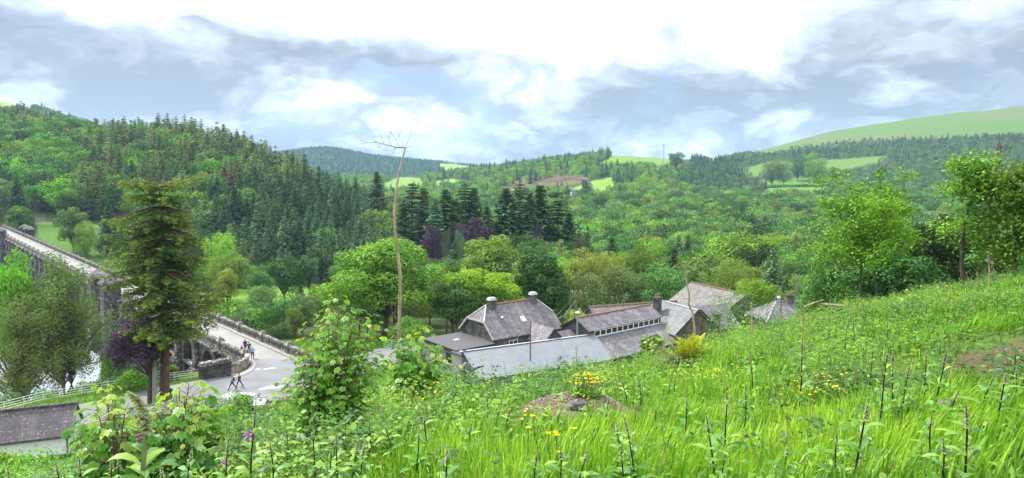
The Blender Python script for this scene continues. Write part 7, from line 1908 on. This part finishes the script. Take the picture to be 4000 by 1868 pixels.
FXL = [(2364, 1545, 2372, 1700, 'foxglove just right of the grey boulder'), (2484, 1626, 2486, 1868, 'dark-stemmed foxglove at the bottom, right of the middle'), (2425, 1645, 2430, 1840, 'foxglove left of the one at the bottom middle'), (2661, 1545, 2673, 1772, 'leaning foxglove below the bright fern, tall and thin'),
 (2829, 1503, 2829, 1810, 'tall straight black-stemmed foxglove right below the fern'), (2774, 1616, 2785, 1868, 'foxglove with whitish buds at the lower middle right'), (2897, 1498, 2904, 1710, 'leafy foxglove right of the tall black-stemmed one'), (2930, 1366, 2940, 1545, 'foxglove standing high right of the bright fern'),
 (2609, 1480, 2609, 1583, 'brownish foxglove in dark grass left below the fern'), (2625, 1475, 2632, 1590, 'drooping-tipped foxglove beside the brownish one'), (2567, 1602, 2564, 1701, 'short foxglove in the bright grass below the brownish one'), (2451, 1475, 2449, 1574, 'leafy young foxglove right of the yellow flower clump'), (2505, 1470, 2505, 1570, 'small dark foxglove right of the leafy young one'),
 (2163, 1583, 2170, 1701, 'foxglove left of the gravel heap foot'), (2184, 1748, 2190, 1868, 'foxglove beside the two big yellow flowers at the bottom'), (2434, 1753, 2436, 1868, 'low foxglove spike at the bottom edge'), (2803, 1772, 2810, 1868, 'low foxglove at the bottom edge below the whitish-budded one'), (2241, 1748, 2245, 1868, 'leafy foxglove right of the big yellow flowers'), (2080, 1770, 2085, 1868, 'thin foxglove left of the big yellow flowers'),
 (3112, 1317, 3119, 1599, 'tall dark foxglove standing alone right of the lush dark grass'), (3433, 1346, 3433, 1671, 'tallest black-stemmed foxglove of the right-hand group'), (3480, 1368, 3482, 1613, 'foxglove right beside the tallest of the right-hand group'), (3606, 1353, 3610, 1555, 'foxglove behind, in the right-hand group'), (3638, 1361, 3649, 1649, 'thick curved foxglove at the right of the group'),
 (3314, 1534, 3332, 1866, 'foxglove with open whitish buds at the lower right'), (3786, 1577, 3768, 1866, 'pale grey-stemmed foxglove at the lower right edge'), (3620, 1613, 3622, 1844, 'slim foxglove between the two lower right ones'), (3245, 1693, 3262, 1868, 'short foxglove left of the white-budded one'), (3040, 1721, 3045, 1868, 'leafy foxglove low at the bottom, right of centre'),
 (3833, 1476, 3837, 1599, 'short foxglove before the earth bank'), (3891, 1433, 3895, 1664, 'tall foxglove before the earth bank'), (3923, 1462, 3960, 1580, 'curved foxglove leaning right at the earth bank'), (3660, 1721, 3680, 1868, 'small foxglove at the bottom right'), (3390, 1360, 3395, 1500, 'thin foxglove left of the tallest group'), (3520, 1426, 3520, 1620, 'dark foxglove in the middle of the right group'),
 (3166, 1462, 3168, 1575, 'little foxglove among tiny yellow flowers'), (3249, 1462, 3250, 1550, 'little foxglove right of the tiny yellow flowers'), (3693, 1505, 3698, 1660, 'small foxglove right of the thick curved one'), (3963, 1361, 3962, 1490, 'foxglove on the slope at the far right'), (3570, 1267, 3572, 1360, 'distant foxglove above the right group'), (3671, 1332, 3672, 1410, 'distant foxglove right above the group'),
 (3200, 1120, 3203, 1200, 'far thin foxglove on the crest before the hipped cottage'), (3600, 1085, 3603, 1150, 'grey foxglove spike among the yellow-tipped shrubs'), (3300, 1260, 3302, 1380, 'foxglove in the pale herbs below the fallen log'), (3335, 1235, 3337, 1370, 'foxglove right of the one below the fallen log'), (3460, 1250, 3462, 1350, 'slim foxglove above the right group'), (3615, 1170, 3617, 1260, 'pinkish foxglove beneath the yellow-tipped shrubs'),
 (1211, 1675, 1230, 1853, 'dark foxglove at the bottom below the big sapling'), (1118, 1662, 1122, 1840, 'foxglove below the left part of the big sapling'), (1057, 1719, 1065, 1868, 'foxglove at the bottom left of the big sapling'), (1290, 1643, 1294, 1740, 'foxglove at the foot of the big sapling'), (1319, 1700, 1322, 1868, 'straight foxglove right below the big sapling'), (1447, 1649, 1450, 1760, 'foxglove right of the big sapling foot'),
 (1524, 1656, 1528, 1770, 'foxglove in the herbs under the second sapling'), (1415, 1719, 1410, 1868, 'foxglove at the bottom right of the sapling'), (1374, 1713, 1376, 1868, 'foxglove at the bottom between two others'), (1664, 1611, 1668, 1760, 'thin foxglove in the herbs left of centre'), (1626, 1707, 1628, 1850, 'foxglove near the bottom left of centre'), (1785, 1458, 1787, 1540, 'dark foxglove before the shed gable'),
 (1287, 1738, 1290, 1868, 'foxglove at the bottom directly under the sapling'), (1900, 1560, 1902, 1650, 'foxglove in herbs at the left of the gravel heap'), (1975, 1620, 1976, 1720, 'foxglove lower left of the gravel heap'), (1830, 1680, 1832, 1800, 'foxglove in bright herbs, bottom left of centre'), (1740, 1740, 1742, 1868, 'foxglove where herbs meet the bright grass at the bottom')]
for i, (ut, vt, ub, vb, lab) in enumerate(FXL): foxglove(ut, vt, ub, vb, lab, i % 6)
for i, (ut, vt, ub, Y_, lab) in enumerate(((939, 1576, 985, 4.6, 'curved foxglove with pink bells right of the yellow-tipped saplings'), (852, 1721, 885, 4.4, 'drooping foxglove with pink bells below the yellow-tipped saplings'), (341, 1775, 350, 4.6, 'budding foxglove at the bottom below the cottage gable'), (420, 1788, 424, 4.5, 'budding foxglove left of the big near foxglove'),
        (457, 1775, 468, 4.7, 'leafy budding foxglove touching the big near foxglove'), (237, 1775, 255, 4.6, 'slanting budding foxglove at the bottom left'), (715, 1750, 730, 4.4, 'foxglove under the right yellow-tipped sapling'), (640, 1804, 655, 4.2, 'low foxglove right of the big near foxglove'), (60, 1830, 66, 4.6, 'low foxglove in the bottom left corner'))):
    foxglove(ut, vt, ub, 0, lab, 6 if i < 2 else (i % 6), Y_)
# the big near foxglove, arching left
Yb = 2.9; fo = gy(552, Yb); O = np.array(tuple(fo)); o = empty('big_foxglove', fo, 0, 'big near foxglove with thick pinkish stem arching left over the bottom left corner', 'foxglove'); g2 = Geo()
px_tube(g2, [(552, 2000), (557, 1868), (562, 1780), (569, 1690), (566, 1640), (556, 1600), (540, 1568), (518, 1545), (494, 1530)], Yb, [.012, .0115, .011, .010, .009, .008, .006, .005, .003], 8, o=O); link('stem', g2.mesh('stem', M['greenstem'], True), o)
cp_ = np.array([tuple(aty(u, v, Yb)) for u, v in [(569, 1690), (566, 1640), (556, 1600), (540, 1568), (518, 1545), (494, 1530)]]) - O; k = 170; t = rng.random(k) * 5; B0 = np.stack([np.interp(t, range(6), cp_[:, j]) for j in range(3)], 1)
g2 = Geo(); D, S = around(rng, k, .6, 2.2); L = .034 * (1.25 - t / 5); blades(g2, B0, D, S, L, L * .33, .2, prof=(.4, 1, .1), T=rng.random(k)); blades(g2, B0, D, np.cross(D, S), L, L * .33, .2, prof=(.4, 1, .1), T=rng.random(k)); link('flower_spike', g2.mesh('flower_spike', M['bud']), o)
g2 = Geo()
for sgn in (-1, 1):
    a = np.array([.3, 1.3, 2.5, 3.4, 4.4, 5.3, 0.9, 2.9]); B0 = np.array([tuple(aty(560, v, Yb)) for v in (1850, 1835, 1860, 1825, 1870, 1850, 1790, 1770)]) - O; el_ = np.array([.6, .7, .5, .75, .6, .7, .7, .8]); D = np.stack([np.cos(a) * np.cos(el_), np.sin(a) * np.cos(el_), np.sin(el_)], 1); S = np.stack([-np.sin(a), np.cos(a), 0 * a], 1); S2 = unit(S * sgn + np.array([0, 0, .5])); L = np.array([.17, .18, .16, .19, .17, .15, .10, .10]) * 1.05
    rows = []
    for s_, w_ in ((0, .1), (.25, .75), (.5, 1.0), (.75, .75), (.92, .3), (1, .02)): c = B0 + D * (L * s_)[:, None]; c[:, 2] -= .5 * L * s_ ** 2; rows += [c, c + S2 * (L * .2 * w_)[:, None]]
    V = np.stack(rows, 1).reshape(-1, 3); F = (np.arange(8)[:, None, None] * 12 + np.array([[2 * i, 2 * i + 1, 2 * i + 3, 2 * i + 2] for i in range(5)])[None]).reshape(-1, 4); g2.add(V, F, np.repeat(rng.random(8), 5))
link('leaves', g2.mesh('leaves', M['foxleaf'], True), o)
g2 = MB()
for u, v in ((535, 1705), (540, 1722), (555, 1700)): p = aty(u, v, Yb) - fo; g2.tube([tuple(p + Vector((.02, 0, .008))), tuple(p + Vector((.008, 0, .004))), tuple(p)], [.003, .007, .009], 7)
g2.build('bells', M['pink'], o, True)

# --- sycamore saplings with lobed leaves
def palm_leaves(g_, P, D, N, size, T):
    """five-lobed leaf: P petiole end, D forward, N normal"""
    D = unit(D); S = unit(np.cross(N, D)); N = np.cross(D, S); n = len(P); sz = size[:, None]
    V, F = [], []; c = P + D * sz * .12
    for i, (a, ln, wd) in enumerate(((0, 1.0, .30), (.72, .86, .27), (-.72, .86, .27), (1.62, .55, .22), (-1.62, .55, .22))):
        d = D * math.cos(a) + S * math.sin(a); s2 = -D * math.sin(a) + S * math.cos(a); cup = -.16 * ln
        b0 = P - D * sz * .05
        V += [b0, c + (d * .52 * ln + s2 * wd) * sz + N * sz * .05, c + d * ln * sz * .92 + N * sz * cup, c + (d * .52 * ln - s2 * wd) * sz + N * sz * .05]
        F.append(np.arange(n) * 20 + 4 * i)
    V = np.stack(V, 1).reshape(-1, 3); F = np.stack([np.stack([f, f + 1, f + 2, f + 3], 1) for f in F], 1).reshape(-1, 4); g_.add(V, F, np.repeat(T, 5))
def sapling(name, lab, base, tips, Yd, leaf=.085, node=.085, young=.22, seed=1, cat='sapling', side=.16, spread=.35):
    rng = np.random.default_rng(seed); fo = gy(base, Yd); O = np.array(tuple(fo)); o = empty(name, fo, 0, lab, cat); wg, lg, yg = Geo(), Geo(), Geo()
    for (u, v, *dd) in tips:
        yy = Yd + (dd[0] if dd else rng.uniform(-spread, spread)); tip = np.array(tuple(aty(u, v, yy))) - O; b0 = np.array([rng.normal() * .05, rng.normal() * .05, -.05])
        ctrl = np.array([tip[0] * .25, tip[1] * .3, tip[2] * .45]); t = np.linspace(0, 1, 10)[:, None]; pts = b0 * (1 - t) ** 2 + 2 * ctrl * t * (1 - t) + tip * t ** 2
        wg.tube(pts, np.linspace(.011, .003, 10), 5); Ls = np.linalg.norm(tip - b0); nn = max(4, int(Ls * .86 / node)); az0 = rng.uniform(0, 3)
        for j in range(nn):
            q = 1 - (j / nn) * .86; c = np.array([np.interp(q, t[:, 0], pts[:, kx]) for kx in range(3)]); az_ = az0 + j * math.pi / 2
            for sg in (0, math.pi):
                if rng.random() < .12: continue
                a = az_ + sg + rng.normal() * .25; outd = np.array([math.cos(a), math.sin(a), 0]); pl = side * (.45 + .7 * min(1, j / 4)) * rng.uniform(.6, 1.3); el_ = rng.uniform(.1, .7)
                e = c + outd * pl * math.cos(el_) + np.array([0, 0, pl * math.sin(el_) * .8]); wg.tube(np.stack([c, (c + e) / 2 + [0, 0, .01], e]), [.0025, .002, .0015], 4)
                s0 = leaf * rng.uniform(.75, 1.15) * (.45 + .55 * min(1, (j + 1) / 4)); dr = rng.uniform(.2, .9) if j > 0 else rng.uniform(.7, 1.3)
                D = outd + np.array([0, 0, -dr]); N = np.array([0, 0, 1.]) + outd * .4 + rng.normal(size=3) * .25; tt = np.clip(rng.random() * .55 + .18 + (.22 if j < 4 else 0), 0, 1)
                tgt = yg if (j < 2 and rng.random() < .8) or rng.random() < young * (j < 5) else lg; palm_leaves(tgt, e[None], D[None], N[None], np.array([s0]), np.array([tt if tgt is lg else rng.random() * (1.0 if j < 1 else .6)]))
    link('stems', wg.mesh('stems', M['twig']), o)
    if lg.n: link('leaves', lg.mesh('leaves', M['sapling']), o)
    if yg.n: link('young_leaves', yg.mesh('young_leaves', M['sapling_young']), o)
    return o
tA = [(1328, 1160), (1395, 1222), (1282, 1225), (1465, 1275), (1228, 1322), (1318, 1315), (1180, 1400), (1150, 1450), (1120, 1500), (1200, 1370), (1260, 1290), (1350, 1265), (1420, 1305), (1442, 1380), (1462, 1445), (1390, 1400), (1300, 1400), (1240, 1440), (1180, 1520), (1385, 1490), (1440, 1520), (1120, 1560), (1330, 1540), (1250, 1580), (1170, 1610), (1100, 1530),
      (1290, 1340), (1360, 1350), (1410, 1450), (1210, 1470), (1270, 1500), (1350, 1600), (1220, 1640), (1400, 1590), (1140, 1630), (1300, 1250), (1325, 1200), (1375, 1300), (1310, 1460), (1190, 1450), (1450, 1330), (1240, 1370), (1290, 1620), (1160, 1570), (1420, 1250)]
sapling('sycamore_sapling', 'largest dense sycamore sapling, left of centre in front of the road', 1290, tA, 8.0, .074, .041, .08, 1, spread=.42, side=.22)
tB = [(1560, 1312), (1657, 1292), (1640, 1335), (1592, 1350), (1700, 1385), (1740, 1395), (1515, 1400), (1622, 1400), (1680, 1440), (1560, 1430), (1530, 1470), (1600, 1470), (1650, 1500), (1700, 1480), (1560, 1500), (1670, 1350), (1630, 1440), (1545, 1370), (1600, 1320)]
sapling('sycamore_sapling', 'twin-topped sycamore sapling before the flat extension', 1625, tB, 11.0, .115, .055, .12, 2, spread=.4, side=.22)
tC = [(738, 1502), (700, 1512), (785, 1530), (660, 1560), (805, 1570), (722, 1560), (682, 1620), (765, 1640), (812, 1690), (640, 1660), (720, 1690), (780, 1740), (660, 1740), (750, 1590), (700, 1780), (620, 1620), (690, 1560), (740, 1740), (800, 1620)]
sapling('sycamore_sapling', 'right one of the yellow-topped near saplings at lower left', 705, tC, 5.6, .080, .046, .85, 3, spread=.3, side=.2)
tD = [(412, 1518), (440, 1515), (378, 1590), (436, 1620), (490, 1600), (400, 1660), (380, 1700), (460, 1680), (500, 1700), (430, 1740), (390, 1770), (480, 1760), (520, 1650), (450, 1570), (420, 1560)]
sapling('sycamore_sapling', 'left one of the yellow-topped near saplings at lower left', 450, tD, 5.2, .078, .05, .8, 4, spread=.3, side=.18)
tE = [(3545, 1130), (3600, 1120), (3570, 1150), (3520, 1165), (3590, 1160), (3630, 1150), (3550, 1185), (3610, 1190), (3500, 1190), (3640, 1180)]
sapling('leafy_shrub', 'left one of the two yellow-tipped shrubs on the right crest', 3570, tE, 24, .10, .10, .4, 5, 'shrub', spread=.5)
tF = [(3665, 1115), (3700, 1108), (3730, 1125), (3680, 1145), (3720, 1155), (3755, 1150), (3660, 1170), (3700, 1185), (3740, 1180), (3640, 1150)]
sapling('leafy_shrub', 'right, brighter one of the two yellow-tipped shrubs on the right crest', 3700, tF, 24, .10, .10, .7, 6, 'shrub', spread=.5)
sapling('young_shrub', 'small lime-green seedling beside the gravel heap', 2300, [(2290, 1550), (2310, 1560), (2320, 1580), (2300, 1600), (2325, 1610)], hit(2300, 1630).y, .045, .05, 1, 7, 'shrub', spread=.1, side=.07)
sapling('young_shrub', 'rounded light green seedling at the foot of the bright fern', 2715, [(2690, 1410), (2740, 1405), (2715, 1425), (2700, 1450), (2735, 1440)], hit(2710, 1470).y, .07, .07, .9, 8, 'shrub', spread=.15, side=.08)
sapling('young_shrub', 'yellow-leaved shoots on the crest right of the dead sapling', 2900, [(2890, 1235), (2915, 1230), (2870, 1250), (2925, 1260), (2900, 1265)], 26, .11, .12, 1, 9, 'shrub', spread=.3, side=.14)
sapling('young_shrub', 'broad-leaved green shrub on the crest below the lower slate roof', 2560, [(2520, 1310), (2560, 1295), (2590, 1310), (2620, 1270), (2540, 1330), (2600, 1330)], 20, .10, .10, .1, 10, 'shrub', spread=.3, side=.14)
sapling('young_shrub', 'upright leafy shoot rising before the corrugated roof', 2252, [(2250, 1352), (2240, 1390), (2262, 1395), (2252, 1420)], 14.5, .05, .06, .3, 11, 'shrub', spread=.1, side=.06)
sapling('young_shrub', 'small brown-leaved seedling among yellow flowers at the right', 3200, [(3180, 1490), (3210, 1488), (3230, 1500), (3195, 1505)], hit(3200, 1545).y, .05, .06, 1, 12, 'shrub', spread=.1, side=.08)

# --- ferns
def fern(name, lab, p, nfr, Lf, mat, seed, t0=.1, t1=.75):
    rng = np.random.default_rng(seed); o = empty(name, p, 0, lab, 'fern'); fg = Geo(); sg = Geo()
    for i in range(nfr):
        a = rng.uniform(0, 6.28); ti = rng.uniform(t0, t1); L = Lf * rng.uniform(.7, 1.1); outd = np.array([math.cos(a), math.sin(a), 0]); sd = np.array([-outd[1], outd[0], 0]); s = np.linspace(0, 1, 16); 
        pts = outd * (np.sin(ti) * L * s + .06)[:, None]; pts[:, 2] = np.cos(ti) * L * s - .28 * L * s ** 3; sg.tube(pts[::3], np.linspace(.004, .0015, 6), 4)
        m = 15; q = np.linspace(.18, .99, m); B0 = np.stack([np.interp(q, s, pts[:, j]) for j in range(3)], 1); tg = unit(np.gradient(B0, axis=0))
        for sgn in (-1, 1):
            D = unit(sd * sgn + tg * .45 + rng.normal(size=(m, 3)) * .08); wl_ = Lf * .17 * np.sin(np.clip(q * 1.05, 0, 1) * math.pi) ** .6 * (1.25 - q); blades(fg, B0, D, tg, wl_ + .01, .012 * Lf / .8 + 0 * q, .15, prof=(1, .8, .1), T=np.clip(.3 + .5 * rng.random(m), 0, 1))
    link('fronds', fg.mesh('fronds', M[mat]), o); link('stalks', sg.mesh('stalks', M['greenstem']), o); return o
yf = hit(2700, 1425); fern('bright_fern', 'big yellow-green fern standing out on the hillside right of the roofs', yf, 40, .82, 'fern', 1, .02, .62)
sk_ = Geo(); k = 260; D, S = around(rng, k, .8, 2.2); blades(sk_, np.array(tuple(yf))[None] + rng.normal(size=(k, 3)) * [.2, .15, .08] + [-.25, -.1, .12], D, S, rng.uniform(.1, .25, k), .012, .4, T=rng.random(k)); tag(link('dead_fern_litter', sk_.mesh('dead_fern_litter', M['rust'])), 'brown dead fronds heaped at the left foot of the bright fern', 'dead fern')
for i, (u, v, L_, lab, mt) in enumerate(((1165, 1770, .30, 'small light fern at the foot of the big sapling', 'fern'), (1560, 1690, .34, 'green fern in the herbs right of the big sapling', 'herb'), (1480, 1720, .34, 'green fern left of its twin below the second sapling', 'herb'), (900, 1800, .3, 'fern in the lower left herbs beside the pink foxgloves', 'fern'), (3390, 1300, .5, 'pale fern in the herbs at the upper right slope', 'herb'), (600, 1840, .25, 'fern low between the yellow-topped saplings', 'fern'), (2600, 1400, .5, 'small yellow fern left of the bright fern', 'fern'))):
    fern('fern', lab, hit(u, v), 13, L_, mt, 20 + i, .3, 1.0)
# --- yellow flowers
def flowers(lab, u, v, n, spread, h=.3, size=.016, seed=1):
    rng = np.random.default_rng(seed); p = hit(u, v); o = empty('buttercup_clump', p, 0, lab, 'flowers', None); fg, sg = Geo(), Geo(); B0 = np.stack([rng.normal(size=n) * spread, rng.normal(size=n) * spread * .8, 0 * np.zeros(n)], 1); B0[:, 2] = H(B0[:, 0] + p.x, B0[:, 1] + p.y) - p.z
    hh = rng.uniform(.6, 1.15, n) * h; tip = B0 + np.stack([rng.normal(size=n) * .03, rng.normal(size=n) * .03, hh], 1); blades(sg, B0, unit(tip - B0), np.broadcast_to([1., 0, 0], (n, 3)), hh, .003, 0, prof=(1, 1, .8), T=rng.random(n))
    for k in range(5):
        a = k * 1.2566 + .2; D = np.broadcast_to([math.cos(a), math.sin(a), .35], (n, 3)); S = np.broadcast_to([-math.sin(a), math.cos(a), 0], (n, 3)); blades(fg, tip, unit(D + rng.normal(size=(n, 3)) * .12), S, size, size * .55, 0, prof=(.3, 1, .7), T=rng.random(n))
    m = n * 3; q = B0[rng.integers(0, n, m)] + rng.normal(size=(m, 3)) * [.05, .05, 0]; lg = Geo(); D, S = around(rng, m, .4, 1.3); blades(lg, q + [0, 0, .04], D, S, .09, .014, .3, T=rng.random(m)); link('flowers', fg.mesh('flowers', M['flower']), o); link('stems', sg.mesh('stems', M['greenstem']), o); link('leaves', lg.mesh('leaves', M['herb']), o)
for i, a in enumerate((('dense clump of yellow flowers just above the gravel heap', 2295, 1545, 60, .085, .20, .012), ('scattered small yellow flowers right of the dense clump', 2400, 1540, 16, .2, .3, .014), ('sparse yellow flowers in dark grass under the bright fern', 2730, 1520, 40, .45, .28, .014), ('two big near yellow flowers at the bottom, left of the foxgloves', 2170, 1866, 7, .09, .34, .018),
        ('tiny yellow flowers beside the small brown-leaved seedling', 3170, 1570, 45, .30, .26, .013), ('three yellow blooms in front of the brown-leaved seedling', 3225, 1600, 9, .16, .3, .018), ('yellow flowers dotted through the herbs below the second sapling', 1600, 1620, 30, .55, .3, .016), ('yellow flowers in the herbs left of the gravel heap', 1780, 1560, 20, .5, .3, .016),
        ('low yellow flowers at the left of the gravel heap foot', 2040, 1690, 14, .14, .2, .014), ('yellow flowers low at the bottom left', 300, 1850, 60, .4, .22, .012), ('faint yellow flowers on the crest before the hipped cottage', 3080, 1225, 30, .5, .4, .02))):
    flowers(*a, seed=i + 40)
# --- dry stalks
dp = []
for i in range(4):
    g2 = Geo(); r_ = np.random.default_rng(500 + i); t = np.linspace(0, 1, 6); P = np.stack([.12 * t ** 2 * r_.normal(), .1 * t ** 2 * r_.normal(), t], 1); g2.tube(P, np.linspace(.006, .0025, 6), 5); 
    for k in range(9): q = r_.uniform(.55, 1); b0 = np.array([np.interp(q, t, P[:, j]) for j in range(3)]); g2.tube(np.stack([b0, b0 + r_.normal(size=3) * .05 + [0, 0, .04]]), [.003, .0015], 4)
    dp.append(g2.mesh('dry_stalk', M['paleleg']))
SPT = [(2520, 1420, 'before the lower slate roof'), (2560, 1440, 'at the right end of the lower slate roof'), (2600, 1430, 'left of the bright fern'), (2440, 1440, 'before the corrugated roof end'), (2380, 1450, 'before the corrugated roof'), (2860, 1330, 'right of the bright fern'), (3020, 1300, 'below the hipped cottage'), (3090, 1280, 'below the red chimney pots'), (3300, 1330, 'in pale herbs at the right'), (3800, 1230, 'on the slope under the brown trunk maple'),
       (3840, 1200, 'right of the brown trunk maple'), (1960, 1470, 'on the crest before the shed'), (2060, 1470, 'before the middle of the shed'), (1850, 1520, 'below the shed gable'), (2950, 1390, 'right of the tall foxglove by the fern'), (2900, 1250, 'on the crest right of the dead sapling'), (3150, 1380, 'above the lone dark foxglove'), (3730, 1300, 'above the right foxglove group'), (1540, 1560, 'below the twin-topped sapling'), (2200, 1470, 'left of the yellow flower clump')]
for i, (u, v, wh) in enumerate(SPT):
    for j in range(2):
        uu_ = u + rng.uniform(-35, 35); p = hit(uu_, v + rng.uniform(-15, 15)); hh_ = rng.uniform(.6, 1.15); o = link('dry_stalk', dp[(i + j) % 4], None, p); o.scale = (1.2, 1.2, hh_); o.rotation_euler = (rng.uniform(-.25, .25), rng.uniform(-.35, .35), rng.uniform(0, 6)); tag(o, ('taller' if j else 'shorter') + ' thin dry brown stalk ' + wh, 'dry stalk', 'dry stalks on the hillside')
# ------------------------------------------------------------------ haze
hz = MB().box((0, 2850, 200), (14700, 7300, 500)).build('haze', bpy.data.materials.new('thin_valley_haze'))
hm = hz.data.materials[0]; hm.use_nodes = True; hm.node_tree.nodes.clear(); gg = NG(hm.node_tree)
pv = gg.new('ShaderNodeVolumePrincipled'); pv.inputs['Color'].default_value = (.42, .68, 1, 1); pv.inputs['Density'].default_value = .00007; pv.inputs['Anisotropy'].default_value = .2
oo = gg.new('ShaderNodeOutputMaterial'); gg.l.new(pv.outputs[0], oo.inputs['Volume'])
tag(hz, kind='stuff')
